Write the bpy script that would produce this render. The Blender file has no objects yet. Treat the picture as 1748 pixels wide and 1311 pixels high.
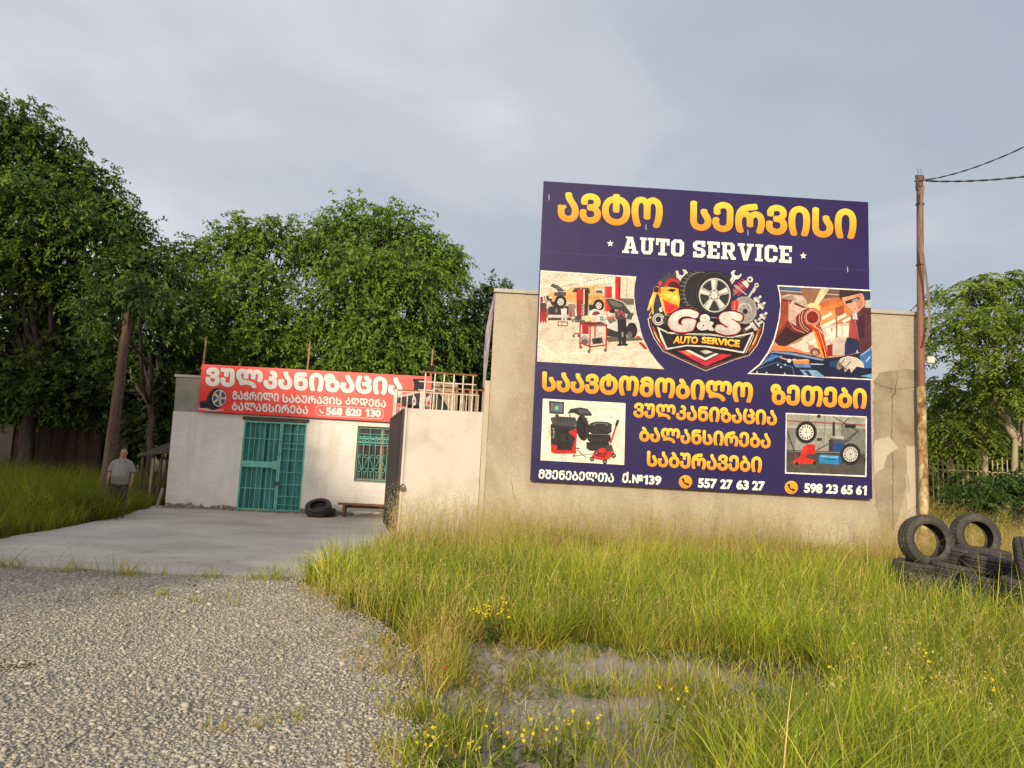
import bpy, bmesh, math, random
import numpy as np
from mathutils import Vector, Matrix, Quaternion
R = math.radians
random.seed(7)
rng = np.random.default_rng(11)
SC = bpy.context.scene
COL = SC.collection

# ------------------------------------------------------------------ camera
W, H, F = 1748.0, 1311.0, 1211.0           # photograph size and focal length in its pixels
EYE = np.array([0.0, 0.0, 1.65])
PITCH, ROLL = R(6.8), R(2.8)
c_f = np.array([0, math.cos(PITCH), math.sin(PITCH)])
c_r0 = np.array([1.0, 0, 0]); c_u0 = np.cross(c_r0, c_f)
c_r = math.cos(ROLL) * c_r0 + math.sin(ROLL) * c_u0
c_u = -math.sin(ROLL) * c_r0 + math.cos(ROLL) * c_u0
cam = bpy.data.cameras.new('camera')
cam.sensor_fit = 'HORIZONTAL'; cam.sensor_width = 36.0; cam.lens = 36.0 * F / W
cam.clip_start = 0.05; cam.clip_end = 2000
cam_o = bpy.data.objects.new('camera', cam); COL.objects.link(cam_o)
cam_o.matrix_world = Matrix((
    (c_r[0], c_u[0], -c_f[0], EYE[0]), (c_r[1], c_u[1], -c_f[1], EYE[1]),
    (c_r[2], c_u[2], -c_f[2], EYE[2]), (0, 0, 0, 1)))
SC.camera = cam_o

def ray(x, y):
    return (x - W / 2) / F * c_r - (y - H / 2) / F * c_u + c_f
def dep(x, y, Y):                           # the point seen at pixel x, y at distance Y
    d = ray(x, y); return EYE + d * (Y / d[1])
def gnd(x, y, z=0.0):
    d = ray(x, y); return EYE + d * ((z - EYE[2]) / d[2])

# ------------------------------------------------------------------ world, sun, exposure
SUN_EL, SUN_AZ = R(17), R(12)               # low evening sun behind the viewer, a little to the left
S = Vector((-math.sin(SUN_AZ) * math.cos(SUN_EL), -math.cos(SUN_AZ) * math.cos(SUN_EL), math.sin(SUN_EL)))
world = bpy.data.worlds.new('World'); SC.world = world; world.use_nodes = True
nt = world.node_tree; nt.nodes.clear()
def N(tree, t, **kw):
    n = tree.nodes.new(t)
    for k, v in kw.items(): setattr(n, k, v)
    return n
def MATH(tree, op, a, b=None, c=None, clamp=False):
    n = N(tree, 'ShaderNodeMath', operation=op); n.use_clamp = clamp
    for i, v in enumerate((a, b, c)):
        if v is None: continue
        if isinstance(v, (int, float)): n.inputs[i].default_value = v
        else: tree.links.new(v, n.inputs[i])
    return n.outputs[0]
def RAMP(tree, fac, stops, interp='LINEAR'):
    n = N(tree, 'ShaderNodeValToRGB'); cr = n.color_ramp; cr.interpolation = interp
    while len(cr.elements) < len(stops): cr.elements.new(0.5)
    for e, (p, c) in zip(cr.elements, stops):
        e.position = p; e.color = (*c, 1) if len(c) == 3 else c
    tree.links.new(fac, n.inputs[0]); return n.outputs[0]
def MIXC(tree, fac, a, b, blend='MIX'):
    n = N(tree, 'ShaderNodeMix', data_type='RGBA', blend_type=blend)
    if isinstance(fac, (int, float)): n.inputs[0].default_value = fac
    else: tree.links.new(fac, n.inputs[0])
    for i, v in ((6, a), (7, b)):
        if isinstance(v, tuple): n.inputs[i].default_value = (*v[:3], 1)
        else: tree.links.new(v, n.inputs[i])
    return n.outputs[2]
def lin(c):
    return tuple(((v / 255) / 12.92 if v / 255 <= 0.04045 else ((v / 255 + 0.055) / 1.055) ** 2.4) for v in c[:3])

out = N(nt, 'ShaderNodeOutputWorld'); bg = N(nt, 'ShaderNodeBackground')
sky = N(nt, 'ShaderNodeTexSky', sky_type='NISHITA'); sky.sun_disc = False
sky.sun_elevation = SUN_EL; sky.sun_rotation = math.pi + SUN_AZ
sky.air_density = 1.0; sky.dust_density = 1.5; sky.ozone_density = 1.0
tc = N(nt, 'ShaderNodeTexCoord')
sep = N(nt, 'ShaderNodeSeparateXYZ'); nt.links.new(tc.outputs['Generated'], sep.inputs[0])
zz = MATH(nt, 'ADD', MATH(nt, 'MAXIMUM', sep.outputs[2], 0.0), 0.22)
cmb = N(nt, 'ShaderNodeCombineXYZ')
nt.links.new(MATH(nt, 'DIVIDE', sep.outputs[0], zz), cmb.inputs[0])
nt.links.new(MATH(nt, 'DIVIDE', sep.outputs[1], zz), cmb.inputs[1])
def wnoise(scale, detail, rough, off, dist=0.0):
    mp = N(nt, 'ShaderNodeMapping'); mp.inputs['Location'].default_value = off
    nt.links.new(cmb.outputs[0], mp.inputs[0])
    n = N(nt, 'ShaderNodeTexNoise'); n.inputs['Scale'].default_value = scale; n.inputs['Detail'].default_value = detail
    n.inputs['Roughness'].default_value = rough; n.inputs['Distortion'].default_value = dist
    nt.links.new(mp.outputs[0], n.inputs['Vector']); return n.outputs[0]
n1 = wnoise(0.75, 5, 0.52, (3.1, 1.4, 0), 0.25)
n2 = wnoise(2.4, 6, 0.55, (0.3, 7.7, 0), 0.3)
sx = sep.outputs[0]
tilt = MATH(nt, 'MULTIPLY', sx, -0.15)      # the cloud deck thins out towards the left
cl = MATH(nt, 'ADD', MATH(nt, 'ADD', MATH(nt, 'MULTIPLY', n1, 0.75), MATH(nt, 'MULTIPLY', n2, 0.25)), tilt)
deck = RAMP(nt, cl, [(0.30, lin((164, 173, 188))), (0.44, lin((176, 183, 195))), (0.54, lin((192, 195, 205))), (0.68, lin((214, 216, 222)))], 'EASE')
deck10 = MIXC(nt, 1.0, deck, (9.9, 9.9, 9.9), 'MULTIPLY')
sunv = N(nt, 'ShaderNodeVectorMath', operation='DOT_PRODUCT'); sunv.inputs[1].default_value = S
nt.links.new(tc.outputs['Generated'], sunv.inputs[0])
glow = MATH(nt, 'POWER', MATH(nt, 'MAXIMUM', sunv.outputs['Value'], 0.0), 2.0)
glowc = MIXC(nt, glow, (1, 1, 1), (2.6, 2.2, 1.75))
deck_g = MIXC(nt, 1.0, deck10, glowc, 'MULTIPLY')
mixed = MIXC(nt, 0.92, sky.outputs[0], deck_g)
nt.links.new(mixed, bg.inputs[0]); bg.inputs[1].default_value = 0.1
nt.links.new(bg.outputs[0], out.inputs[0])

sun = bpy.data.lights.new('sun', 'SUN'); sun.energy = 3.8; sun.angle = R(1.6); sun.color = (1.0, 0.83, 0.60)
sun_o = bpy.data.objects.new('sun', sun); COL.objects.link(sun_o)
sun_o.rotation_euler = S.to_track_quat('Z', 'Y').to_euler(); sun_o.location = (-10, -30, 20)
vs = SC.view_settings; vs.view_transform = 'Standard'; vs.look = 'None'; vs.gamma = 1; vs.use_curve_mapping = False
vs.exposure = 0.22
SC.cycles.max_bounces = 6; SC.cycles.diffuse_bounces = 3; SC.cycles.transmission_bounces = 4
SC.cycles.sample_clamp_indirect = 6.0

# ------------------------------------------------------------------ materials
def new_mat(name):
    m = bpy.data.materials.new(name); m.use_nodes = True
    t = m.node_tree; b = t.nodes['Principled BSDF']; return m, t, b
def obj_coord(t, scale=(1, 1, 1)):
    c = N(t, 'ShaderNodeTexCoord'); mp = N(t, 'ShaderNodeMapping'); mp.inputs['Scale'].default_value = scale
    t.links.new(c.outputs['Object'], mp.inputs[0]); return mp.outputs[0]
def noise(t, vec, scale, detail=4, rough=0.55, dist=0.0):
    n = N(t, 'ShaderNodeTexNoise'); n.inputs['Scale'].default_value = scale; n.inputs['Detail'].default_value = detail
    n.inputs['Roughness'].default_value = rough; n.inputs['Distortion'].default_value = dist
    t.links.new(vec, n.inputs['Vector']); return n.outputs[0]
def bump(t, b, height, strength, dist=0.01):
    n = N(t, 'ShaderNodeBump'); n.inputs['Strength'].default_value = strength; n.inputs['Distance'].default_value = dist
    t.links.new(height, n.inputs['Height']); t.links.new(n.outputs[0], b.inputs['Normal'])
def mottled(name, cols, scale=3.0, rough=0.8, bscale=60, bstr=0.3, bdist=0.01, stretch=(1, 1, 1), metallic=0.0, spec=0.3, detail=6):
    """base colour = noise ramp through cols; fine bump"""
    m, t, b = new_mat(name); v = obj_coord(t, stretch)
    n = noise(t, v, scale, detail, 0.6, 0.2)
    k = len(cols)
    stops = [(0.3 + 0.4 * i / max(1, k - 1), c) for i, c in enumerate(cols)]
    t.links.new(RAMP(t, n, stops), b.inputs['Base Color'])
    b.inputs['Roughness'].default_value = rough; b.inputs['Metallic'].default_value = metallic
    b.inputs['Specular IOR Level'].default_value = spec
    if bstr: bump(t, b, noise(t, v, bscale, 4), bstr, bdist)
    return m
def attr_mat(name, rough=0.5, spec=0.4, var=0.0, bscale=0, bstr=0.0, attr='Col'):
    m, t, b = new_mat(name); a = N(t, 'ShaderNodeAttribute', attribute_name=attr)
    col = a.outputs['Color']
    if var:
        nn = noise(t, obj_coord(t), 1.6, 4)
        col = MIXC(t, 1.0, col, RAMP(t, nn, [(0.3, (1 - var,) * 3), (0.7, (1 + var * 0.4,) * 3)]), 'MULTIPLY')
    t.links.new(col, b.inputs['Base Color']); b.inputs['Roughness'].default_value = rough
    b.inputs['Specular IOR Level'].default_value = spec
    if bstr: bump(t, b, noise(t, obj_coord(t), bscale, 3), bstr)
    return m
def leaf_mat(name, trans=0.35, gloss=0.06, tmul=(1.5, 1.35, 0.7)):
    m, t, b = new_mat(name); o = t.nodes['Material Output']
    a = N(t, 'ShaderNodeAttribute', attribute_name='Col')
    t.links.new(a.outputs['Color'], b.inputs['Base Color']); b.inputs['Roughness'].default_value = 0.6
    b.inputs['Specular IOR Level'].default_value = gloss * 4
    tr = N(t, 'ShaderNodeBsdfTranslucent')
    t.links.new(MIXC(t, 1.0, a.outputs['Color'], tmul, 'MULTIPLY'), tr.inputs[0])
    mx = N(t, 'ShaderNodeMixShader'); mx.inputs[0].default_value = trans
    t.links.new(b.outputs[0], mx.inputs[1]); t.links.new(tr.outputs[0], mx.inputs[2]); t.links.new(mx.outputs[0], o.inputs[0])
    return m
MT = {}

# ------------------------------------------------------------------ mesh helpers
ORG = {}                                    # world origin of every object made here
def tag(o, label=None, cat=None, group=None, kind=None):
    if label: o['label'] = label
    if cat: o['category'] = cat
    if group: o['group'] = group
    if kind: o['kind'] = kind
    return o
def empty(name, loc, label, cat, group=None):
    o = bpy.data.objects.new(name, None); COL.objects.link(o); o.location = loc; o.empty_display_size = 0.2
    ORG[o.name] = np.array(loc, float); return tag(o, label, cat, group)
def link_mesh(name, me, mats, parent=None, origin=None):
    for m in (mats if isinstance(mats, (list, tuple)) else [mats]): me.materials.append(m)
    o = bpy.data.objects.new(name, me); COL.objects.link(o)
    if parent is not None:
        o.parent = parent; ORG[o.name] = ORG[parent.name]
    else:
        ORG[o.name] = np.zeros(3) if origin is None else np.array(origin, float); o.location = ORG[o.name]
    return o
class MB:
    """collects shapes in world coordinates; build() links them as one mesh object"""
    def __init__(s): s.v = []; s.f = []; s.c = []; s.mi = []; s.sm = []
    def add(s, verts, faces, col=None, mi=0, smooth=False):
        o = len(s.v); s.v.extend([tuple(map(float, p)) for p in verts])
        for f in faces: s.f.append([i + o for i in f]); s.mi.append(mi); s.sm.append(smooth)
        if col is None: s.c.extend([(1, 1, 1)] * len(verts))
        elif isinstance(col, list): s.c.extend(col)
        else: s.c.extend([col] * len(verts))
    def hexa(s, p, mi=0, col=None):         # 8 corners: bottom ring then top ring
        s.add(p, [(3, 2, 1, 0), (4, 5, 6, 7), (0, 1, 5, 4), (1, 2, 6, 5), (2, 3, 7, 6), (3, 0, 4, 7)], col, mi)
    def box(s, a, b, mi=0, col=None):
        x0, y0, z0 = a; x1, y1, z1 = b
        s.hexa([(x0, y0, z0), (x1, y0, z0), (x1, y1, z0), (x0, y1, z0), (x0, y0, z1), (x1, y0, z1), (x1, y1, z1), (x0, y1, z1)], mi, col)
    def fbox(s, fc, u0, u1, v0, v1, w0, w1, mi=0, col=None):   # box in a facade's own axes
        s.hexa([fc.pt(u0, v0, w1), fc.pt(u1, v0, w1), fc.pt(u1, v0, w0), fc.pt(u0, v0, w0),
                fc.pt(u0, v1, w1), fc.pt(u1, v1, w1), fc.pt(u1, v1, w0), fc.pt(u0, v1, w0)], mi, col)
    def tube(s, pts, rad, seg=8, mi=0, caps=True, col=None, smooth=True):
        pts = [Vector(p) for p in pts]; n = len(pts)
        if not hasattr(rad, '__len__'): rad = [rad] * n
        rings = []; prev = None
        for i, p in enumerate(pts):
            d = (pts[min(i + 1, n - 1)] - pts[max(i - 1, 0)]).normalized()
            if prev is None:
                a = d.orthogonal().normalized()
            else:
                a = (prev - d * prev.dot(d)).normalized()
            prev = a; b = d.cross(a)
            rings.append([p + (a * math.cos(2 * math.pi * k / seg) + b * math.sin(2 * math.pi * k / seg)) * rad[i] for k in range(seg)])
        vs = [q for r in rings for q in r]; fs = []
        for i in range(n - 1):
            for k in range(seg):
                k2 = (k + 1) % seg; fs.append((i * seg + k, i * seg + k2, (i + 1) * seg + k2, (i + 1) * seg + k))
        s.add(vs, fs, col, mi, smooth)
        if caps:
            s.add(rings[0], [tuple(range(seg))[::-1]], col, mi); s.add(rings[-1], [tuple(range(seg))], col, mi)
    def bar(s, a, b, w, d=None, up=None, mi=0, col=None):   # rectangular bar from a to b
        a = Vector(a); b = Vector(b); d = d or w; t = (b - a).normalized()
        up = Vector(up) if up is not None else Vector((0, -1, 0))
        if abs(t.dot(up)) > 0.95: up = Vector((1, 0, 0))
        x = t.cross(up).normalized(); y = x.cross(t).normalized(); x *= w / 2; y *= d / 2
        s.hexa([a - x - y, a + x - y, a + x + y, a - x + y, b - x - y, b + x - y, b + x + y, b - x + y], mi, col)
    def lathe(s, prof, axis_o, ax, seg=24, mi=0, col=None, smooth=True):
        ax = Vector(ax).normalized(); a = ax.orthogonal().normalized(); b = ax.cross(a); o = Vector(axis_o); vs = []
        for r, h in prof:
            for k in range(seg):
                t = 2 * math.pi * k / seg; vs.append(o + ax * h + (a * math.cos(t) + b * math.sin(t)) * r)
        fs = []
        for i in range(len(prof) - 1):
            for k in range(seg):
                k2 = (k + 1) % seg; fs.append((i * seg + k, i * seg + k2, (i + 1) * seg + k2, (i + 1) * seg + k))
        s.add(vs, fs, col, mi, smooth)
    def build(s, name, mats, parent=None, origin=None, color=False, bevel=0.0):
        me = bpy.data.meshes.new(name)
        org = ORG[parent.name] if parent is not None else (np.zeros(3) if origin is None else np.array(origin, float))
        V = np.array(s.v) - org
        me.from_pydata(V.tolist(), [], s.f); me.polygons.foreach_set('material_index', s.mi); me.polygons.foreach_set('use_smooth', s.sm)
        if color:
            ca = me.color_attributes.new('Col', 'FLOAT_COLOR', 'POINT')
            cc = np.ones((len(V), 4)); cc[:, :3] = np.array(s.c); ca.data.foreach_set('color', cc.ravel())
        me.update(); o = link_mesh(name, me, mats, parent, origin)
        if bevel:
            bv = o.modifiers.new('bevel', 'BEVEL'); bv.width = bevel; bv.segments = 2; bv.limit_method = 'ANGLE'
        return o
def fast_mesh(name, V, loops, sizes, col=None, smooth=False):
    """big meshes from numpy arrays: V (n,3), flat loop indices, face sizes"""
    me = bpy.data.meshes.new(name); me.vertices.add(len(V)); me.vertices.foreach_set('co', V.astype(np.float32).ravel())
    me.loops.add(len(loops)); me.loops.foreach_set('vertex_index', loops.astype(np.int32))
    st = np.concatenate([[0], np.cumsum(sizes)[:-1]]).astype(np.int32)
    me.polygons.add(len(sizes)); me.polygons.foreach_set('loop_start', st)
    if smooth: me.polygons.foreach_set('use_smooth', np.ones(len(sizes), bool))
    me.update(calc_edges=True)
    if col is not None:
        ca = me.color_attributes.new('Col', 'FLOAT_COLOR', 'POINT'); cc = np.ones((len(V), 4), np.float32); cc[:, :3] = col
        ca.data.foreach_set('color', cc.ravel())
    return me
class Face:
    """a vertical facade: u along it, v up, w out towards the viewer"""
    def __init__(s, P0, yaw):
        s.P0 = np.array(P0, float); s.u = np.array([math.cos(R(yaw)), math.sin(R(yaw)), 0]); s.n = np.array([math.sin(R(yaw)), -math.cos(R(yaw)), 0])
    def pt(s, u, v, w=0.0): return s.P0 + s.u * u + np.array([0, 0, v]) + s.n * w
    def uv(s, x, y, w=0.0):
        d = ray(x, y); p0 = s.P0 + s.n * w; t = ((p0 - EYE) @ s.n) / (d @ s.n); p = EYE + d * t - s.P0
        return float(p @ s.u), float(p[2])
def vnoise(x, y, seed=0):
    """smooth 2-D value noise 0..1 for numpy arrays"""
    xi = np.floor(x).astype(int); yi = np.floor(y).astype(int); fx = x - xi; fy = y - yi
    fx = fx * fx * (3 - 2 * fx); fy = fy * fy * (3 - 2 * fy)
    def h(a, b):
        n = (a * 374761393 + b * 668265263 + seed * 974711) & 0x7fffffff
        n = ((n ^ (n >> 13)) * 1274126177) & 0x7fffffff; return ((n ^ (n >> 16)) & 0xffff) / 65535.0
    return (h(xi, yi) * (1 - fx) + h(xi + 1, yi) * fx) * (1 - fy) + (h(xi, yi + 1) * (1 - fx) + h(xi + 1, yi + 1) * fx) * fy
def inpoly(x, y, poly):
    c = np.zeros(len(x), bool); n = len(poly)
    for i in range(n):
        x0, y0 = poly[i]; x1, y1 = poly[(i + 1) % n]
        if y0 == y1: continue
        k = ((y0 > y) != (y1 > y)) & (x < (x1 - x0) * (y - y0) / (y1 - y0) + x0); c ^= k
    return c
def gz(Y):                                  # the site rises slightly towards the back
    return 0.02 * np.maximum(0, np.minimum(np.asarray(Y, float), 60) - 15)
# ------------------------------------------------------------------ the setting: ground, gravel, yard slab
FW = Face((0, 15, 0), 1.5)                  # plastered block with the billboard
FL = Face((-7.5, 20, 0), 2.0)               # low whitewashed workshop

def ground_material():
    m, t, b = new_mat('ground'); v = obj_coord(t)
    soil = RAMP(t, noise(t, v, 1.7, 8, 0.65, 0.4), [(0.3, (0.36, 0.315, 0.255)), (0.5, (0.47, 0.42, 0.35)), (0.7, (0.56, 0.505, 0.43))])
    moss = RAMP(t, noise(t, v, 9, 5), [(0.35, (0.055, 0.06, 0.022)), (0.65, (0.16, 0.14, 0.06))])
    dirt = N(t, 'ShaderNodeVectorMath', operation='DISTANCE'); dirt.inputs[1].default_value = (0.55, 5.6, 0)
    mp = obj_coord(t, (1, 0.9, 0)); t.links.new(mp, dirt.inputs[0])
    dirt.inputs[1].default_value = (0.6, 5.0, 0)
    f = MATH(t, 'ADD', MATH(t, 'MULTIPLY', dirt.outputs['Value'], 0.5), MATH(t, 'MULTIPLY', MATH(t, 'SUBTRACT', noise(t, v, 2.2, 5), 0.5), 0.9))
    fac = RAMP(t, f, [(0.72, (0, 0, 0)), (1.0, (1, 1, 1))])
    t.links.new(MIXC(t, fac, soil, moss), b.inputs['Base Color']); b.inputs['Roughness'].default_value = 0.95; b.inputs['Specular IOR Level'].default_value = 0.15
    h = MATH(t, 'ADD', MATH(t, 'MULTIPLY', noise(t, v, 70, 6, 0.75), 0.9), noise(t, v, 9, 5))
    bump(t, b, h, 1.0, 0.035); return m
def grid_sheet(name, xs, ys, zf, mat):
    X, Y = np.meshgrid(xs, ys); V = np.stack([X, Y, zf(X, Y)], -1).reshape(-1, 3); nx, ny = len(xs), len(ys)
    i = np.arange(nx * ny).reshape(ny, nx); q = np.stack([i[:-1, :-1], i[:-1, 1:], i[1:, 1:], i[1:, :-1]], -1).reshape(-1, 4)
    me = fast_mesh(name, V, q.ravel(), np.full(len(q), 4), smooth=True)
    return tag(link_mesh(name, me, mat), kind='structure')
xs = np.concatenate([[-700, -300, -120, -60], np.arange(-34, 34.1, 0.4), [60, 120, 300, 700]])
ys = np.concatenate([[-300, -100, -45], np.arange(-24, 40.1, 0.4), [60, 90, 160, 320, 700, 1200]])
def zg(X, Y):
    near = np.clip(1 - np.abs(X) / 40, 0, 1)
    return gz(Y) + (vnoise(X * 0.9, Y * 0.9, 3) - 0.5) * 0.05 * near - 0.03
ground = grid_sheet('ground', xs, ys, zg, ground_material())

# gravel bed with its own irregular outline
GRAV_EDGE = [(-0.15, -2), (-0.30, 2.0), (-0.40, 3.2), (-0.42, 4.1), (-0.52, 5.0), (-0.74, 5.9), (-0.95, 6.6), (-1.30, 7.4), (-1.75, 8.2), (-2.30, 9.1), (-2.85, 9.75), (-3.0, 9.95)]
def edge_x(Y):
    e = np.array(GRAV_EDGE); return np.interp(Y, e[:, 1], e[:, 0])
def gravel_bed():
    ys_ = np.arange(-2, 9.96, 0.12); us = np.linspace(0, 1, 60)
    Y, U = np.meshgrid(ys_, us, indexing='ij'); E = edge_x(Y) + (vnoise(Y * 3, Y * 0, 5) - 0.5) * 0.3 + 0.12
    X = E + (-14 - E) * U ** 1.3
    Z = 0.012 + (vnoise(X * 1.3, Y * 1.3, 8) - 0.5) * 0.05 + (vnoise(X * 0.5 + Y * 0.15, Y * 0.5, 9) - 0.5) * 0.06
    Z = np.where(U < 0.02, -0.03, Z)
    ny, nx = Y.shape; i = np.arange(nx * ny).reshape(ny, nx)
    q = np.stack([i[:-1, :-1], i[1:, :-1], i[1:, 1:], i[:-1, 1:]], -1).reshape(-1, 4)[:, ::-1]
    q = q[:, ::-1]
    V = np.stack([X, Y, Z], -1).reshape(-1, 3)
    m, t, b = new_mat('gravel_bed'); v = obj_coord(t)
    vo = N(t, 'ShaderNodeTexVoronoi'); vo.inputs['Scale'].default_value = 46; t.links.new(v, vo.inputs['Vector'])
    vo.inputs['Randomness'].default_value = 1.0
    base = RAMP(t, noise(t, v, 0.9, 6, 0.6), [(0.3, (0.27, 0.25, 0.215)), (0.7, (0.38, 0.35, 0.30))])
    per = RAMP(t, vo.outputs['Color'], [(0.0, (0.62, 0.62, 0.64)), (0.6, (1.0, 1.0, 1.0)), (1.0, (1.25, 1.2, 1.1))])
    t.links.new(MIXC(t, 1.0, base, per, 'MULTIPLY'), b.inputs['Base Color']); b.inputs['Roughness'].default_value = 0.9; b.inputs['Specular IOR Level'].default_value = 0.2
    bump(t, b, MATH(t, 'SUBTRACT', 1.0, vo.outputs['Distance']), 1.0, 0.02)
    me = fast_mesh('gravel_bed', V, q.ravel(), np.full(len(q), 4), smooth=True)
    o = tag(link_mesh('gravel_bed', me, m), kind='structure')
    if me.polygons[len(me.polygons) // 2].normal.z < 0: me.flip_normals()
    return o
gravel_bed()
def gravel_z(X, Y):
    return 0.012 + (vnoise(X * 1.3, Y * 1.3, 8) - 0.5) * 0.05 + (vnoise(X * 0.5 + Y * 0.15, Y * 0.5, 9) - 0.5) * 0.06
def stones():
    ico = bmesh.new(); bmesh.ops.create_icosphere(ico, subdivisions=1, radius=1.0)
    iv = np.array([v.co[:] for v in ico.verts]); ico.verts.ensure_lookup_table(); fi = np.array([[v.index for v in f.verts] for f in ico.faces]); ico.free()
    n = 105000
    Y = 3.4 + (9.95 - 3.4) * rng.random(n) ** 1.25; X = -8.0 + rng.random(n) * 8.0
    halo = edge_x(Y) + 0.10 + (vnoise(X * 2, Y * 2, 4) - 0.5) * 0.35
    xl = -(Y * 0.76 + 1.0)
    ok = (X < halo) & (X > xl); X = X[ok]; Y = Y[ok]
    # a loose fan of the same stones on the bare soil beside the gravel
    m2 = 9000; X2 = rng.uniform(-0.42, 3.0, m2); Y2 = rng.uniform(3.7, 7.1, m2); fan = rng.random(m2) < 0.14; X2[fan] = rng.normal(0.12, 0.34, fan.sum()); Y2[fan] = rng.normal(5.0, 0.35, fan.sum()); ok = (X2 > -0.4) & (Y2 > 3.6); X = np.concatenate([X, X2[ok]]); Y = np.concatenate([Y, Y2[ok]])
    n = len(X); s = 0.0090 * np.exp(rng.normal(0, 0.38, n)); big = rng.random(n) < 0.006; s[big] *= 2.1
    s = np.minimum(s, 0.034); k2 = int(ok.sum()); s[-k2:] *= np.where(fan[ok], 0.8, 0.42)
    V = iv[None] * (1 + rng.normal(0, 0.16, (n, len(iv), 1))) * s[:, None, None] * np.stack([rng.uniform(0.8, 1.5, n), rng.uniform(0.7, 1.1, n), rng.uniform(0.34, 0.62, n)], -1)[:, None]
    a = rng.uniform(0, 6.28, n); tl = rng.normal(0, 0.4, n); ca, sa, ct, st_ = np.cos(a), np.sin(a), np.cos(tl), np.sin(tl)
    x, y, z = V[..., 0], V[..., 1], V[..., 2]
    y2 = y * ct[:, None] - z * st_[:, None]; z2 = y * st_[:, None] + z * ct[:, None]
    x3 = x * ca[:, None] - y2 * sa[:, None]; y3 = x * sa[:, None] + y2 * ca[:, None]
    gzv = np.where(X < halo[:1].mean() + 9, gravel_z(X, Y), 0.0); gzv = np.where(X > edge_x(Y) + 0.15, zg(X, Y), gzv)
    P = np.stack([x3 + X[:, None], y3 + Y[:, None], z2 + (gzv + s * 0.22)[:, None]], -1)
    k = rng.random(n)[:, None]; base = np.where(k < 0.5, (0.395, 0.36, 0.30), np.where(k < 0.78, (0.34, 0.315, 0.275), np.where(k < 0.90, (0.44, 0.40, 0.33), (0.27, 0.25, 0.225))))
    base = base * rng.uniform(0.70, 1.14, (n, 1)) * (0.88 + 0.24 * vnoise(X * 0.7, Y * 0.7, 71))[:, None]; base[-k2:] *= 0.85
    cols = np.repeat(base, len(iv), 0)
    fa = (fi[None] + (np.arange(n) * len(iv))[:, None, None]).reshape(-1)
    me = fast_mesh('gravel_stones', P.reshape(-1, 3), fa, np.full(n * len(fi), 3), cols)
    tag(link_mesh('gravel_stones', me, attr_mat('gravel_stone', 0.92, 0.2)), kind='stuff')
stones()

def slab():                                 # the concrete yard slab
    poly = [(-8.35, 9.80), (-6.77, 9.83), (-4.8, 9.86), (-2.9, 10.02), (-1.95, 10.1), (-1.95, 20.9), (-9.9, 20.3), (-9.15, 17.0), (-8.95, 15.0), (-8.75, 12.9)]
    m, t, b = new_mat('yard_concrete'); v = obj_coord(t)
    c = RAMP(t, noise(t, v, 0.55, 7, 0.6, 0.5), [(0.3, (0.38, 0.36, 0.325)), (0.5, (0.46, 0.435, 0.39)), (0.72, (0.53, 0.50, 0.445))])
    streak = RAMP(t, noise(t, obj_coord(t, (0.5, 1.6, 1)), 1.1, 6, 0.62), [(0.3, (0.86,) * 3), (0.7, (1.05,) * 3)])
    spots = RAMP(t, noise(t, v, 11, 3, 0.5), [(0.30, (0.72, 0.70, 0.67)), (0.40, (1, 1, 1))])
    oil = RAMP(t, noise(t, v, 0.85, 8, 0.72, 0.9), [(0.33, (0.80, 0.785, 0.765)), (0.42, (0.95, 0.945, 0.935)), (0.50, (1, 1, 1))]); spots = MIXC(t, 1.0, spots, oil, 'MULTIPLY')
    t.links.new(MIXC(t, 1.0, MIXC(t, 1.0, c, streak, 'MULTIPLY'), spots, 'MULTIPLY'), b.inputs['Base Color'])
    b.inputs['Roughness'].default_value = 0.85; b.inputs['Specular IOR Level'].default_value = 0.25
    bump(t, b, noise(t, v, 30, 5, 0.7), 0.25, 0.01)
    bm = bmesh.new(); P = []
    n = len(poly)
    for i in range(n):                      # slightly broken edges
        a, c2 = np.array(poly[i]), np.array(poly[(i + 1) % n]); L = np.linalg.norm(c2 - a); k = max(1, int(L / 0.35))
        for j in range(k):
            q = a + (c2 - a) * j / k
            if j: q = q + rng.normal(0, 0.018, 2)
            P.append(q)
    top = [bm.verts.new((p[0], p[1], gz(p[1]) + 0.028)) for p in P]; bot = [bm.verts.new((p[0], p[1], gz(p[1]) - 0.12)) for p in P]
    bm.faces.new(top)
    for i in range(len(P)): j = (i + 1) % len(P); bm.faces.new((top[i], bot[i], bot[j], top[j]))
    bmesh.ops.recalc_face_normals(bm, faces=bm.faces[:]); me = bpy.data.meshes.new('yard_pavement'); bm.to_mesh(me); bm.free()
    tag(link_mesh('yard_pavement', me, m), kind='structure')
slab()
SLAB_Z = 0.045

# ------------------------------------------------------------------ materials of the buildings
def stucco():
    m, t, b = new_mat('roughcast_plaster'); v = obj_coord(t)
    c = RAMP(t, noise(t, v, 0.7, 7, 0.6, 0.4), [(0.3, (0.41, 0.355, 0.275)), (0.5, (0.485, 0.425, 0.335)), (0.7, (0.545, 0.485, 0.39))])
    grain = RAMP(t, noise(t, v, 55, 4, 0.7), [(0.35, (0.72, 0.70, 0.68)), (0.55, (1, 1, 1)), (0.7, (1.1, 1.08, 1.05))])
    streak = RAMP(t, noise(t, obj_coord(t, (1.0, 1.0, 0.25)), 1.2, 7, 0.65, 0.8), [(0.27, (0.74, 0.73, 0.72)), (0.55, (1, 1, 1))])
    t.links.new(MIXC(t, 1.0, MIXC(t, 1.0, c, grain, 'MULTIPLY'), streak, 'MULTIPLY'), b.inputs['Base Color'])
    b.inputs['Roughness'].default_value = 0.95; b.inputs['Specular IOR Level'].default_value = 0.15
    bump(t, b, noise(t, v, 42, 5, 0.75), 0.9, 0.025); return m
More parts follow.
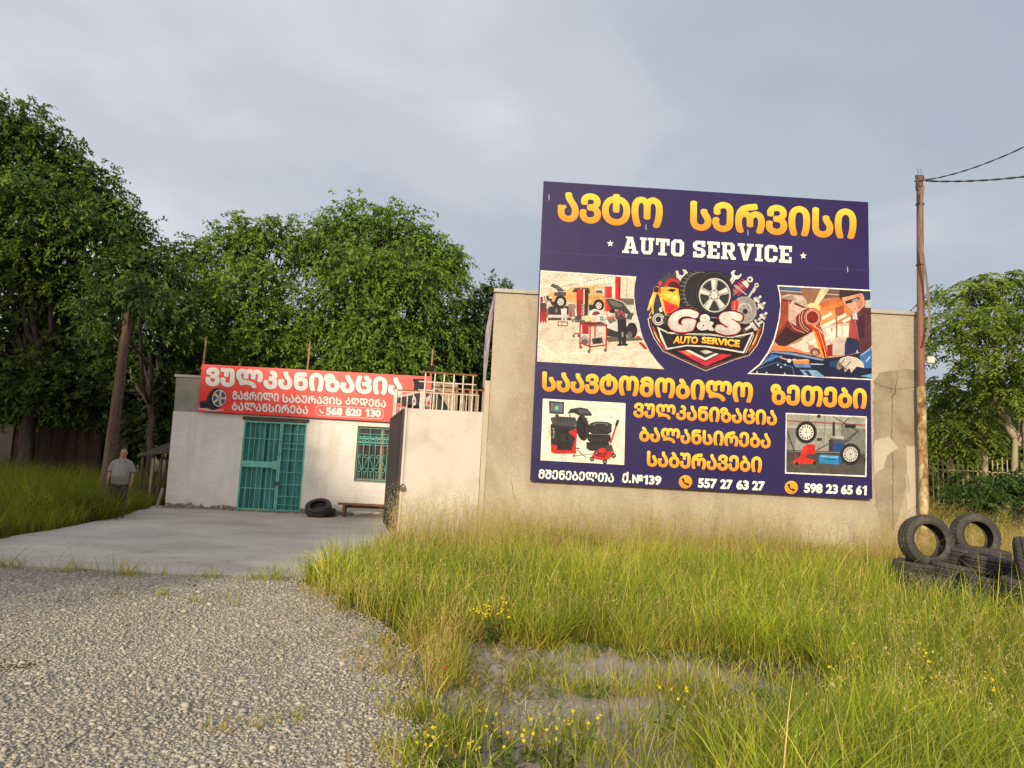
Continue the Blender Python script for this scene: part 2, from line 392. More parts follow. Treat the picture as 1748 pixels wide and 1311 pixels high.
def whitewash():
    m, t, b = new_mat('whitewash'); v = obj_coord(t); sp = N(t, 'ShaderNodeSeparateXYZ'); t.links.new(v, sp.inputs[0])
    c = RAMP(t, noise(t, v, 1.3, 6, 0.6, 0.3), [(0.3, (0.60, 0.575, 0.54)), (0.6, (0.70, 0.675, 0.635))])
    streak = RAMP(t, noise(t, obj_coord(t, (2.3, 2.3, 0.35)), 1.3, 6, 0.6, 0.6), [(0.26, (0.88, 0.83, 0.76)), (0.48, (1, 1, 1))])
    c = MIXC(t, 1.0, c, streak, 'MULTIPLY')
    low = MATH(t, 'ADD', sp.outputs[2], MATH(t, 'MULTIPLY', MATH(t, 'SUBTRACT', noise(t, v, 3.5, 6, 0.7), 0.5), 0.55))
    peel = RAMP(t, low, [(0.10, (1, 1, 1)), (0.14, (0, 0, 0))])
    t.links.new(MIXC(t, peel, c, (0.20, 0.17, 0.14)), b.inputs['Base Color'])
    b.inputs['Roughness'].default_value = 0.9; b.inputs['Specular IOR Level'].default_value = 0.2
    h = MATH(t, 'ADD', noise(t, obj_coord(t, (1, 1, 2.2)), 6, 5, 0.6), MATH(t, 'MULTIPLY', peel, -0.6))
    bump(t, b, h, 0.55, 0.035); return m
MT['stucco'] = stucco(); MT['white'] = whitewash()
MT['patch'] = mottled('bare_render', [(0.21, 0.175, 0.125), (0.275, 0.235, 0.17), (0.33, 0.285, 0.21)], 2.2, 0.95, 14, 0.7, 0.03)
MT['smooth_plaster'] = mottled('smooth_plaster', [(0.40, 0.35, 0.27), (0.465, 0.41, 0.32)], 1.6, 0.9, 26, 0.4, 0.012)
MT['crack'] = mottled('crack', [(0.10, 0.085, 0.065), (0.17, 0.145, 0.11)], 8, 1.0, 0, 0)
MT['grey'] = mottled('grey_render', [(0.20, 0.18, 0.15), (0.28, 0.255, 0.215), (0.33, 0.30, 0.26)], 1.4, 0.95, 30, 0.5, 0.02)
MT['coping'] = mottled('weathered_metal_coping', [(0.30, 0.28, 0.25), (0.42, 0.40, 0.36)], 2.5, 0.6, 20, 0.15)
MT['rust'] = mottled('rusty_steel', [(0.10, 0.045, 0.025), (0.20, 0.085, 0.045), (0.30, 0.14, 0.075)], 5, 0.8, 40, 0.3, 0.006)
MT['pole_brown'] = mottled('brown_painted_steel', [(0.13, 0.062, 0.042), (0.20, 0.095, 0.065), (0.26, 0.135, 0.095)], 2.2, 0.65, 40, 0.25, 0.006, (1, 1, 0.35))
MT['pole_yellow'] = mottled('flaking_yellow_paint', [(0.085, 0.045, 0.03), (0.22, 0.12, 0.06), (0.44, 0.345, 0.18), (0.55, 0.50, 0.39)], 5.5, 0.8, 30, 0.4, 0.008, (1, 1, 0.7))
MT['gate_white'] = mottled('white_gate_paint', [(0.38, 0.345, 0.30), (0.48, 0.445, 0.395), (0.50, 0.465, 0.415)], 1.3, 0.55, 3, 0.08, 0.02, spec=0.35)
MT['gate_dark'] = mottled('dark_gate_primer', [(0.014, 0.015, 0.018), (0.022, 0.023, 0.027), (0.04, 0.034, 0.03)], 1.2, 0.62, 12, 0.1, 0.01, (1, 1, 0.5), spec=0.22)
MT['pipe'] = mottled('orange_rusted_pipe', [(0.22, 0.10, 0.05), (0.34, 0.18, 0.10), (0.42, 0.27, 0.17)], 5, 0.8, 40, 0.3, 0.006)
MT['gate_edge'] = mottled('rust_worn_primer', [(0.03, 0.026, 0.025), (0.06, 0.04, 0.033), (0.11, 0.062, 0.045)], 3, 0.6, 20, 0.2)
MT['rail_white'] = mottled('worn_white_paint', [(0.36, 0.27, 0.19), (0.58, 0.52, 0.44), (0.66, 0.61, 0.54)], 6, 0.65, 40, 0.2, 0.005)
MT['teal'] = mottled('teal_paint', [(0.03, 0.19, 0.16), (0.05, 0.27, 0.23), (0.08, 0.34, 0.29)], 4, 0.5, 24, 0.2, 0.008, spec=0.4)
MT['teal_light'] = mottled('light_teal_paint', [(0.07, 0.27, 0.225), (0.13, 0.43, 0.355), (0.17, 0.48, 0.41)], 4, 0.5, 24, 0.15, 0.006, spec=0.4)
MT['teal_boards'] = mottled('teal_painted_boards', [(0.022, 0.13, 0.12), (0.038, 0.215, 0.20), (0.065, 0.285, 0.275)], 2.4, 0.6, 18, 0.35, 0.012, (5, 5, 0.5), spec=0.35)
MT['wood_dark'] = mottled('weathered_dark_timber', [(0.055, 0.038, 0.028), (0.10, 0.07, 0.052), (0.15, 0.11, 0.085)], 3, 0.9, 30, 0.5, 0.01, (1, 6, 6))
MT['wood_pale'] = mottled('sun_bleached_timber', [(0.22, 0.17, 0.12), (0.34, 0.27, 0.20)], 3, 0.9, 30, 0.4, 0.01, (6, 6, 0.8))
MT['bench'] = mottled('brown_bench_paint', [(0.13, 0.062, 0.038), (0.21, 0.11, 0.07)], 4, 0.7, 30, 0.3, 0.008)
MT['dark'] = mottled('dark_interior', [(0.012, 0.012, 0.012), (0.025, 0.022, 0.02)], 2, 0.9, 0, 0)
MT['iron'] = mottled('old_iron', [(0.05, 0.045, 0.04), (0.12, 0.095, 0.075)], 20, 0.5, 60, 0.2, 0.004, metallic=0.6)
MT['cable'] = mottled('black_cable', [(0.035, 0.033, 0.033), (0.07, 0.065, 0.06)], 6, 0.6, 0, 0)
m_, t_, b_ = new_mat('window_glass'); b_.inputs['Base Color'].default_value = (0.015, 0.017, 0.017, 1); b_.inputs['Roughness'].default_value = 0.12
bump(t_, b_, noise(t_, obj_coord(t_), 3, 2), 0.04, 0.02); MT['glass'] = m_

# ------------------------------------------------------------------ the plastered block (billboard wall)
uL = 0.5 * (FW.uv(846, 495)[0] + FW.uv(826, 860)[0]); uR = FW.uv(1569, 600)[0]; WTOP = FW.uv(1200, 514)[1]
bl = empty('plastered_building', FW.pt(4, 0, 0), 'windowless flat-roofed building with rough beige plaster carrying the navy billboard', 'building')
m = MB(); m.fbox(FW, uL, uR, -0.2, WTOP - 0.06, -7.5, 0); m.build('wall', MT['stucco'], bl)
m = MB(); m.fbox(FW, uL - 0.03, uR + 0.04, WTOP - 0.06, WTOP + 0.02, -7.55, 0.05); m.build('coping', MT['coping'], bl)
def px_patch(name, fc, pts, mat, parent, w0, w1, jag=0.012, step=0.07, cull=False):
    """irregular thin plate on a facade, traced along pixel points"""
    P = [np.array(fc.uv(*p)) for p in pts]; Q = []
    for i in range(len(P)):
        a, b2 = P[i], P[(i + 1) % len(P)]; k = max(1, int(np.linalg.norm(b2 - a) / step))
        for j in range(k): Q.append(a + (b2 - a) * j / k + rng.normal(0, jag, 2))
    n = len(Q); mb = MB()
    mb.add([fc.pt(q[0], q[1], w1) for q in Q] + [fc.pt(q[0], q[1], w0) for q in Q],
           [tuple(range(n))[::-1]] + [(i, (i + 1) % n, n + (i + 1) % n, n + i) for i in range(n)])
    o = mb.build(name, mat, parent); me = o.data
    bmm = bmesh.new(); bmm.from_mesh(me); bmesh.ops.recalc_face_normals(bmm, faces=bmm.faces[:]); bmm.to_mesh(me); bmm.free()
    return o
# spalled plaster right of the billboard (two layers show), seam, cracks, lower smooth coat
px_patch('bare_render_patch', FW, [(1491, 652), (1502, 636), (1530, 632), (1548, 629), (1565, 634), (1566, 700), (1561, 762), (1551, 770), (1545, 840), (1536, 880), (1523, 906), (1512, 918), (1502, 905), (1500, 880), (1494, 862), (1492, 780)], MT['patch'], bl, -0.01, 0.006)
px_patch('plaster_flake', FW, [(1491, 752), (1516, 745), (1533, 765), (1513, 778), (1508, 800), (1491, 808)], MT['smooth_plaster'], bl, 0.004, 0.016, 0.008)
px_patch('plaster_flake', FW, [(1546, 763), (1565, 762), (1566, 860), (1548, 872), (1546, 845), (1553, 838), (1547, 800)], MT['smooth_plaster'], bl, 0.004, 0.016, 0.008)
def crack(pts, wd, parent, fc=FW, w=0.013):
    mb = MB(); P = [np.array(fc.uv(*p)) for p in pts]; L = []
    for a, b2 in zip(P[:-1], P[1:]):
        k = max(2, int(np.linalg.norm(b2 - a) / 0.05))
        for j in range(k): L.append(a + (b2 - a) * j / k + rng.normal(0, 0.007, 2))
    L.append(P[-1])
    for i in range(len(L) - 1):
        d = L[i + 1] - L[i]; nn = np.array([-d[1], d[0]]) / (np.linalg.norm(d) + 1e-6); a0 = wd * (0.6 + 0.6 * rng.random()); a1 = a0
        mb.add([fc.pt(*(L[i] - nn * a0), w), fc.pt(*(L[i + 1] - nn * a1), w), fc.pt(*(L[i + 1] + nn * a1), w), fc.pt(*(L[i] + nn * a0), w)], [(0, 1, 2, 3)])
    mb.build('crack', MT['crack'], parent)
crack([(1521, 662), (1523, 690), (1522, 745), (1524, 800), (1523, 860), (1524, 910)], 0.008, bl)
crack([(1491, 652), (1510, 660), (1530, 664), (1565, 660)], 0.006, bl)
crack([(1521, 680), (1527, 672), (1529, 664)], 0.012, bl)
crack([(873, 820), (876, 842), (883, 860), (895, 880), (905, 900)], 0.005, bl, w=0.006)
crack([(1532, 632), (1531, 650), (1526, 672)], 0.006, bl)

# ------------------------------------------------------------------ gate: white leaf, post, railing on top
gt = empty('metal_gate', FW.pt(-1.4, 0, 0), 'white painted sheet metal gate leaf closed beside the plastered corner', 'gate')
g0, gtop = FW.uv(690, 760)[0] - 0.03, FW.uv(760, 700)[1]; g1 = FW.uv(823, 760)[0] - 0.02
m = MB(); m.fbox(FW, g0 + 0.05, g1, 0.06, gtop, -0.045, -0.03); m.build('sheet', MT['gate_white'], gt)
m = MB(); m.fbox(FW, g0, g0 + 0.05, 0.03, gtop + 0.01, -0.06, 0.0); m.fbox(FW, g0 + 0.07, g0 + 0.085, 0.06, gtop - 0.01, -0.03, -0.022)
m.build('frame', MT['gate_white'], gt, bevel=0.006)
m = MB(); m.fbox(FW, g1 + 0.01, uL - 0.005, 0, FW.uv(838, 650)[1], -0.08, 0.02); m.build('hinge_post', MT['smooth_plaster'], gt, bevel=0.008)
m = MB()
def pxbar(mb, fc, a, b2, wd, w=0.0): mb.bar(fc.pt(*fc.uv(*a, w), w), fc.pt(*fc.uv(*b2, w), w), wd)
for x0, x1 in ((727, 722), (743.3, 738.5), (759, 754.5), (775.5, 771), (791.4, 787.5), (808, 804.5)):
    pxbar(m, FW, (x0, 636 + (x0 - 727) * 0.06), (x1, 699 + (x1 - 722) * 0.05), 0.026, -0.045)
pxbar(m, FW, (715, 651), (813, 657), 0.024, -0.075); pxbar(m, FW, (714, 665.3), (742, 667.5), 0.022, -0.075)
m.build('railing', MT['rail_white'], gt)
m = MB(); pxbar(m, FW, (716, 634.5), (815, 641.3), 0.035, -0.045); m.build('top_rail', MT['rust'], gt)
# padlock with its chain
pk = empty('padlock', FW.pt(*FW.uv(686, 832, 0.03), 0.03), 'small rusty padlock with chain hanging on the white gate edge', 'padlock')
c = np.array(FW.uv(687, 833, 0.04)); m = MB()
m.fbox(FW, c[0] - 0.05, c[0] + 0.06, c[1] - 0.06, c[1] + 0.02, 0.02, 0.06); m.build('lock_body', MT['iron'], pk, bevel=0.008)
m = MB(); arc = [FW.pt(c[0] + 0.04 * math.cos(a), c[1] + 0.02 + 0.06 * math.sin(a), 0.04) for a in np.linspace(0, math.pi, 9)]
m.tube(arc, 0.008, 6)
for k in range(5):
    q = FW.pt(c[0] - 0.06 - 0.035 * k, c[1] + 0.03 - 0.02 * math.sin(k), 0.03 - 0.02 * k)
    ring = [q + FW.u * 0.026 * math.cos(a) + np.array([0, 0, 0.014 * math.sin(a)]) + FW.n * (0.012 * math.sin(a) * (k % 2)) for a in np.linspace(0, 2 * math.pi, 10)]
    m.tube(ring, 0.006, 5, caps=False)
m.build('chain', MT['iron'], pk)
# dark leaf swung open into the yard
p0 = FW.pt(g0 - 0.03, 0, -0.05); p1 = dep(661.5, 800, 18.5); p1[2] = 0.0
dl = empty('metal_gate', p0, 'dark primed gate leaf swung open into the yard, seen edge-on', 'gate')
d_ = (p1 - p0); d_[2] = 0; L_ = np.linalg.norm(d_); d_ /= L_; FD = Face(p0, 0); FD.u = d_; FD.n = np.array([d_[1], -d_[0], 0]) * -1
ztop = 2.80
m = MB(); m.fbox(FD, 0.03, L_ - 0.03, 0.10, ztop - 0.03, -0.008, 0.008); m.build('sheet', MT['gate_dark'], dl)
m = MB()
for a, b2 in ((0, 0.05), (L_ - 0.05, L_)): m.fbox(FD, a, b2, 0.06, ztop, -0.025, 0.025)
m.fbox(FD, 0.05, L_ - 0.05, ztop - 0.05, ztop, -0.025, 0.025); m.fbox(FD, 0.05, L_ - 0.05, 0.06, 0.11, -0.025, 0.025); m.build('frame', MT['gate_edge'], dl)
# inner railing behind the white leaf
fr = Face((0, 19.05, 0.0), 1.5)
ir = empty('yard_railing', fr.pt(-1.5, 0), 'low worn white railing standing in the yard behind the gate', 'railing')
m = MB(); a = fr.uv(676, 666); b2 = fr.uv(817, 671)
m.fbox(fr, a[0] - 0.04, a[0] + 0.05, 0, a[1] + 0.02, -0.05, 0.05); q = fr.uv(721, 668); m.fbox(fr, q[0] - 0.05, q[0] + 0.05, 0, q[1], -0.05, 0.05); m.build('post', MT['rail_white'], ir)
m = MB()
for k in range(1, 15):
    u = a[0] + (b2[0] - a[0]) * k / 14
    if abs(u - q[0]) > 0.08: m.fbox(fr, u - 0.012, u + 0.012, 0.3, a[1] - 0.01, -0.012, 0.012)
for v in (0.30, 1.7, 2.55, 2.9, a[1] - 0.03): m.fbox(fr, a[0] + 0.05, b2[0], v - 0.012, v + 0.012, 0.013, 0.03)
m.build('baluster_panel', MT['rail_white'], ir)
m = MB(); m.fbox(fr, a[0] + 0.05, b2[0], a[1] - 0.015, a[1] + 0.025, -0.02, 0.012); m.build('top_rail', MT['rust'], ir)
# brick outbuilding and timber rack far behind the gate
fb = Face((0, 27, gz(27)), 2)
ob = empty('brick_outbuilding', fb.pt(-2.6, 0), 'small brown brick outbuilding far behind the gate railing', 'shed')
def bricks():
    mm, t, b = new_mat('brown_brick'); br = N(t, 'ShaderNodeTexBrick'); t.links.new(obj_coord(t), br.inputs['Vector'])
    mp = N(t, 'ShaderNodeMapping'); mp.inputs['Rotation'].default_value = (R(90), 0, 0); c_ = N(t, 'ShaderNodeTexCoord'); t.links.new(c_.outputs['Object'], mp.inputs[0]); t.links.new(mp.outputs[0], br.inputs['Vector'])
    br.inputs['Color1'].default_value = (0.26, 0.19, 0.13, 1); br.inputs['Color2'].default_value = (0.34, 0.25, 0.17, 1); br.inputs['Mortar'].default_value = (0.40, 0.36, 0.30, 1)
    br.inputs['Scale'].default_value = 3.2; t.links.new(br.outputs[0], b.inputs['Base Color']); b.inputs['Roughness'].default_value = 0.9; return mm
MT['brick'] = bricks()
a = fb.uv(741, 690); c2 = fb.uv(776, 690); tp = fb.uv(758, 661)[1]
m = MB(); m.fbox(fb, a[0], c2[0], -0.3, tp, -2, 0); m.build('wall', MT['brick'], ob)
m = MB(); m.fbox(fb, a[0] - 0.08, c2[0] + 0.08, tp, tp + 0.16, -2.1, 0.1); m.build('roof', MT['wood_pale'], ob)
rk = empty('timber_rack', fb.pt(-1.0, 0), 'red topped timber rack standing beside the brick outbuilding', 'rack')
a = fb.uv(779, 690); c2 = fb.uv(824, 690); tp = fb.uv(800, 667)[1]
m = MB()
for k in range(5):
    u = a[0] + (c2[0] - a[0]) * k / 4; m.fbox(fb, u - 0.04, u + 0.04, -0.3, tp, -0.9, -0.8); m.fbox(fb, u - 0.04, u + 0.04, -0.3, tp, 0.0, 0.08)
m.build('post', MT['wood_pale'], rk)
for v in (0.35, 0.55, 0.78): m = MB(); m.fbox(fb, a[0] - 0.1, c2[0] + 0.1, tp * v, tp * v + 0.06, -0.78, -0.02); m.build('shelf', MT['wood_dark'], rk)
m = MB(); m.fbox(fb, a[0] - 0.12, c2[0] + 0.12, tp, tp + 0.06, -0.95, 0.12); m.build('roof', MT['rust'], rk)

# ------------------------------------------------------------------ whitewashed workshop
wb = empty('whitewashed_workshop', FL.pt(0, 0.1), 'low whitewashed workshop with teal door and red sign across its top', 'building')
B0 = 0.08
lt = FL.uv(300, 640); lb = FL.uv(281, 868); mid = FL.uv(296, 700); TOP = lt[1]; WV = FL.uv(320, 703)[1]
dTL = FL.uv(417, 716); dTR = FL.uv(525, 724); dBL = FL.uv(403, 872); dBR = FL.uv(512, 874)
du0 = (dTL[0] + dBL[0]) / 2; du1 = (dTR[0] + dBR[0]) / 2; dv1 = dTR[1] + 0.02; dv0 = B0 + 0.02
wTL = FL.uv(611, 727); wBL = FL.uv(604, 820); wu0 = (wTL[0] + wBL[0]) / 2; wu1 = FL.uv(692, 780)[0]; wv0 = wBL[1]; wv1 = wTL[1]
uE = FL.uv(741, 720)[0]; Lv = FL.uv(470, 711)[1]   # underside of the sign
TH = 0.28
m = MB()
def quadbox(mb, pts, w0, w1):
    mb.hexa([FL.pt(*pts[0], w1), FL.pt(*pts[1], w1), FL.pt(*pts[1], w0), FL.pt(*pts[0], w0), FL.pt(*pts[3], w1), FL.pt(*pts[2], w1), FL.pt(*pts[2], w0), FL.pt(*pts[3], w0)])
quadbox(m, [(lb[0], -0.1), (du0, -0.1), (du0, WV), (mid[0], WV)], -TH, 0)
m.fbox(FL, du0, du1, dv1 + 0.11, WV, -TH, 0)
m.fbox(FL, du1, wu0, -0.1, WV, -TH, 0); m.fbox(FL, wu0, wu1, -0.1, wv0, -TH, 0); m.fbox(FL, wu0, wu1, wv1, WV, -TH, 0); m.fbox(FL, wu1, uE, -0.1, WV, -TH, 0)
m.hexa([FL.pt(lb[0], -0.1, -TH), FL.pt(lb[0] + TH, -0.1, -TH), FL.pt(lb[0] + TH, -0.1, -7), FL.pt(lb[0], -0.1, -7), FL.pt(mid[0], WV, -TH), FL.pt(mid[0] + TH, WV, -TH), FL.pt(mid[0] + TH, WV, -7), FL.pt(mid[0], WV, -7)])
m.fbox(FL, uE - TH, uE, -0.1, WV, -7, -TH); m.fbox(FL, lb[0] + TH, uE - TH, -0.1, WV, -7, -6.7)
m.build('wall', MT['white'], wb)
m = MB(); quadbox(m, [(mid[0] + 0.01, WV), (uE - 0.01, WV), (uE - 0.01, TOP - 0.05), (lt[0] + 0.01, TOP - 0.05)], -7.0, -0.02); m.build('parapet', MT['grey'], wb)
m = MB(); m.fbox(FL, lt[0] - 0.02, uE + 0.02, TOP - 0.05, TOP + 0.02, -7.05, 0.03); m.build('coping', MT['coping'], wb)
m = MB(); m.fbox(FL, du0 - 0.05, du1 + 0.05, dv1 + 0.012, dv1 + 0.108, -TH + 0.01, 0.012); m.build('lintel', MT['wood_dark'], wb)
m = MB(); m.fbox(FL, du0 - 0.02, du1 + 0.02, B0 - 0.1, dv0 + 0.06, -TH + 0.01, 0.05); m.build('threshold', MT['grey'], wb)
# double door: boards behind, teal bar grille in front
dr = MB(); dr.fbox(FL, du0, du1, dv0 + 0.06, dv1 + 0.01, -0.16, -0.12)
seam = du0 + (du1 - du0) * 0.60
for k in range(15):                          # narrow battens read as the ribbed boards
    u = du0 + 0.06 + (du1 - du0 - 0.12) * k / 14; dr.fbox(FL, u - 0.05, u + 0.03, dv0 + 0.12, dv1 - 0.08, -0.12, -0.105 - 0.008 * (k % 3))
door = dr.build('door', MT['teal_boards'], wb)
m = MB(); dv = dv0 + 0.07; vm = FL.uv(455, 798)
for a, b2 in ((du0, du0 + 0.05), (seam - 0.045, seam - 0.005), (seam + 0.005, seam + 0.045), (du1 - 0.05, du1)): m.fbox(FL, a, b2, dv, dv1, -0.06, 0.0)
for a, b2 in ((du0 + 0.05, seam - 0.045), (seam + 0.045, du1 - 0.05)): m.fbox(FL, a, b2, dv1 - 0.05, dv1, -0.055, -0.005); m.fbox(FL, a, b2, dv, dv + 0.04, -0.055, -0.005)
m.build('door_frame', MT['teal_light'], door)
m = MB(); H_ = dv1 - dv
for k in range(1, 7):
    u = du0 + 0.05 + (seam - 0.095 - du0) * k / 7; m.fbox(FL, u - 0.009, u + 0.009, dv + 0.04, dv1 - 0.05, -0.04, -0.024)
for k in (1, 2):
    u = seam + 0.045 + (du1 - 0.095 - seam) * k / 3; m.fbox(FL, u - 0.009, u + 0.009, dv + 0.04, dv1 - 0.05, -0.04, -0.024)
for f_ in (0.24, 0.80): m.fbox(FL, du0 + 0.05, seam - 0.045, dv + H_ * f_ - 0.01, dv + H_ * f_ + 0.01, -0.024, -0.012)
for f_ in (0.07, 0.165, 0.30, 0.435, 0.57, 0.70, 0.76, 0.87): m.fbox(FL, seam + 0.045, du1 - 0.05, dv + H_ * f_ - 0.009, dv + H_ * f_ + 0.009, -0.024, -0.012)
m.build('grille', MT['teal_light'], door)
m = MB(); m.fbox(FL, du0 + 0.02, seam - 0.17, dv + H_ * 0.475, dv + H_ * 0.545, -0.024, 0.004); m.fbox(FL, seam - 0.168, seam - 0.03, dv + H_ * 0.46, dv + H_ * 0.555, -0.03, 0.008); m.build('lock_plate', MT['teal_light'], door, bevel=0.006)
m = MB(); m.fbox(FL, seam - 0.06, seam + 0.06, dv + H_ * 0.285, dv + H_ * 0.325, 0.001, 0.05); m.build('padlock', MT['iron'], door, bevel=0.01)
# window with ornate teal grille
m = MB(); m.fbox(FL, wu0 + 0.01, wu1 - 0.01, wv0, wv0 + 0.06, -0.24, -0.16); m.fbox(FL, wu0 + 0.01, wu1 - 0.01, wv1 - 0.06, wv1, -0.24, -0.16)
wm = (wu0 + wu1) / 2
for a, b2 in ((wu0 + 0.01, wu0 + 0.07), (wm - 0.05, wm + 0.05), (wu1 - 0.07, wu1 - 0.01)): m.fbox(FL, a, b2, wv0 + 0.06, wv1 - 0.06, -0.24, -0.165)
win = m.build('window', MT['wood_pale'], wb)
m = MB(); m.fbox(FL, wu0 + 0.07, wm - 0.05, wv0 + 0.06, wv1 - 0.06, -0.22, -0.2); m.fbox(FL, wm + 0.05, wu1 - 0.07, wv0 + 0.06, wv1 - 0.06, -0.22, -0.2); m.build('pane', MT['glass'], win)
m = MB(); m.fbox(FL, wu0, wu1, wv0 - 0.03, wv0, -0.27, 0.015); m.build('sill', MT['grey'], win)
m = MB(); hw = wv1 - wv0; ww = wu1 - wu0
def ft(u0, v0, u1, v1, r=0.009): m.tube([FL.pt(wu0 + ww * u0, wv0 + hw * v0, -0.06), FL.pt(wu0 + ww * u1, wv0 + hw * v1, -0.06)], r, 6)
for k in range(9): ft(0.02 + 0.12 * k, 0.02, 0.02 + 0.12 * k, 0.97 if k % 2 == 0 else 0.83)
for v in (0.02, 0.66, 0.70, 0.78, 0.81, 0.86, 0.97): ft(0.0, v, 1.0, v, 0.014 if v in (0.70, 0.78) else 0.009)
def circ(cu, cv, r, a0=0.0, a1=2 * math.pi, tr=0.008, sq=1.0):
    m.tube([FL.pt(wu0 + ww * cu + r * math.cos(a), wv0 + hw * cv + r * math.sin(a) * sq, -0.06) for a in np.linspace(a0, a1, 14)], tr, 5, caps=False)
for k in range(8): circ(0.08 + 0.12 * k, 0.74, 0.045, tr=0.012)
for k in range(8):
    s_ = 1 if k % 2 else -1; u = 0.08 + 0.12 * k
    circ(u, 0.45, 0.04, 0.5, 5.5); circ(u, 0.2, 0.05, 3.6, 8.6); ft(u - 0.05 * s_, 0.21, u + 0.05 * s_, 0.44, 0.007)
    for j in range(3): circ(u, 0.045 + 0.05 * j, 0.03, 0, 3.5 + j, 0.006)
m.build('grille', MT['teal_light'], win)
for x, y0, y1 in ((351.5, 574, 640), (528.5, 583, 645), (738, 597, 660)):   # rusty pipe stubs on the roof
    q0 = FL.uv(x - 1, y1, -0.25); q1 = FL.uv(x, y0, -0.25); m = MB(); b0 = FL.pt(q1[0], TOP - 0.02, -0.25)
    m.tube([b0, FL.pt(q1[0] + 0.02, q1[1], -0.25)], 0.028, 10); m.tube([b0 + np.array([0, 0, 0.25]), b0 + np.array([0, 0, 0.29])], 0.06, 10)
    pp = m.build('roof_pipe', MT['pipe'], wb)
    if x > 700:
        m = MB(); c = FL.pt(q1[0], FL.uv(x, 629, -0.25)[1], -0.16); m.box(c - np.array([0.10, 0.05, 0.07]), c + np.array([0.10, 0.05, 0.07])); m.build('junction_box', MT['dark'], pp, bevel=0.01)
# debris of fallen plaster along the foot of the workshop wall
m = MB()
for k in range(150):
    u = rng.uniform(lb[0], wu1); s_ = rng.uniform(0.015, 0.055); c = FL.pt(u, 0.14, 0.03 + rng.random() ** 2 * 0.22)
    m.hexa([tuple(np.array(c) + np.array([sx_ * s_ * rng.uniform(.6, 1.2), sy_ * s_ * rng.uniform(.6, 1.2), sz_ * s_ * 0.5])) for sz_ in (0, 1) for sx_, sy_ in ((-1, -1), (1, -1), (1, 1), (-1, 1))])
tag(m.build('plaster_debris', MT['patch']), kind='stuff')

# bench under the window
bn = empty('bench', FL.pt(FL.uv(620, 880)[0], 0.12, 0.35), 'narrow brown wooden bench under the barred window', 'bench')
s0 = FL.uv(578, 856, 0.45); s1 = FL.uv(672, 862, 0.45); sv = FL.uv(620, 860, 0.45)[1]
m = MB(); m.fbox(FL, s0[0], s1[0], sv - 0.05, sv, 0.27, 0.57); m.build('seat', MT['bench'], bn, bevel=0.008)
for u in (s0[0] + 0.14, s1[0] - 0.2):
    for w in (0.30, 0.50):
        m = MB(); m.fbox(FL, u, u + 0.07, 0.13, sv - 0.05, w, w + 0.06); m.build('leg', MT['bench'], bn)
m = MB(); m.fbox(FL, s0[0] + 0.2, s1[0] - 0.21, sv - 0.13, sv - 0.06, 0.30, 0.33); m.build('apron', MT['bench'], bn)

# lean-to beside the workshop, plank, perimeter wall
fs = Face((-10, 21, gz(21)), 2)
ln = empty('lean_to_shed', fs.pt(-0.6, 0), 'dark wooden lean-to with corrugated roof against the white workshop', 'shed')
a = fs.uv(246, 778); b2 = fs.uv(290, 768)
m = MB(); n_ = 40; vs_ = []; fs_ = []
for k in range(n_ + 1):
    u = a[0] - 0.05 + (b2[0] - a[0] + 0.2) * k / n_; dz = 0.03 * math.cos(k * 1.57)
    for w, v in ((0.35, a[1] - 0.02), (-2.0, a[1] + 0.45)): vs_ += [fs.pt(u, v + dz + 0.16 * k / n_, w), fs.pt(u, v + dz + 0.16 * k / n_ + 0.02, w)]
for k in range(n_):
    o_ = k * 4; fs_ += [(o_, o_ + 4, o_ + 6, o_ + 2), (o_ + 1, o_ + 3, o_ + 7, o_ + 5), (o_, o_ + 1, o_ + 5, o_ + 4), (o_ + 2, o_ + 6, o_ + 7, o_ + 3)]
m.add(vs_, fs_); m.build('roof', mottled('dirty_corrugated_sheet', [(0.10, 0.085, 0.07), (0.17, 0.15, 0.13)], 4, 0.7, 30, 0.2), ln)
for k, u in enumerate((a[0] + 0.05, a[0] + 0.35, b2[0] - 0.15)):
    m = MB(); m.fbox(fs, u, u + 0.07, 0, a[1] - 0.06, 0.2, 0.27); m.build('post', MT['wood_pale'] if k == 1 else MT['wood_dark'], ln)
m = MB()
for k in range(9):
    u = a[0] + (b2[0] - a[0]) * k / 9; m.fbox(fs, u, u + 0.07, 0.0, a[1] - 0.1, -1.5, -1.46)
m.build('plank_wall', MT['wood_dark'], ln)
m = MB(); m.fbox(fs, a[0] - 0.2, b2[0], 0.0, 0.55, 0.0, 0.12); m.build('lower_board', MT['wood_dark'], ln)
m = MB(); m.bar(FL.pt(FL.uv(271, 862)[0], 0.05, 0.15), FL.pt(FL.uv(284, 830)[0] - 0.08, FL.uv(279, 833)[1], 0.03), 0.07, 0.03)
tag(m.build('plank', MT['wood_pale'], origin=FL.pt(lb[0] - 0.2, 0.05, 0.1)), 'pale loose plank leaning on the left corner of the workshop', 'plank')
fp = Face((-18, 27, gz(27)), -3)
pw = empty('perimeter_wall', fp.pt(0, 0), 'long dark red-brown sheet wall in the shade under the left trees', 'wall')
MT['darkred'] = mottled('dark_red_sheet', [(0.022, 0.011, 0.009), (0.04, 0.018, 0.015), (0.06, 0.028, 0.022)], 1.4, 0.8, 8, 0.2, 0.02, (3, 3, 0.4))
a = fp.uv(28, 727); b2 = fp.uv(176, 737)
m = MB(); k = 0; u = a[0]
while u < b2[0]:
    m.fbox(fp, u, min(u + 0.24, b2[0]), -0.3, a[1] + (b2[1] - a[1]) * (u - a[0]) / (b2[0] - a[0]), -0.06, 0.02 * (k % 2)); u += 0.24; k += 1
m.build('sheet_panel', MT['darkred'], pw)
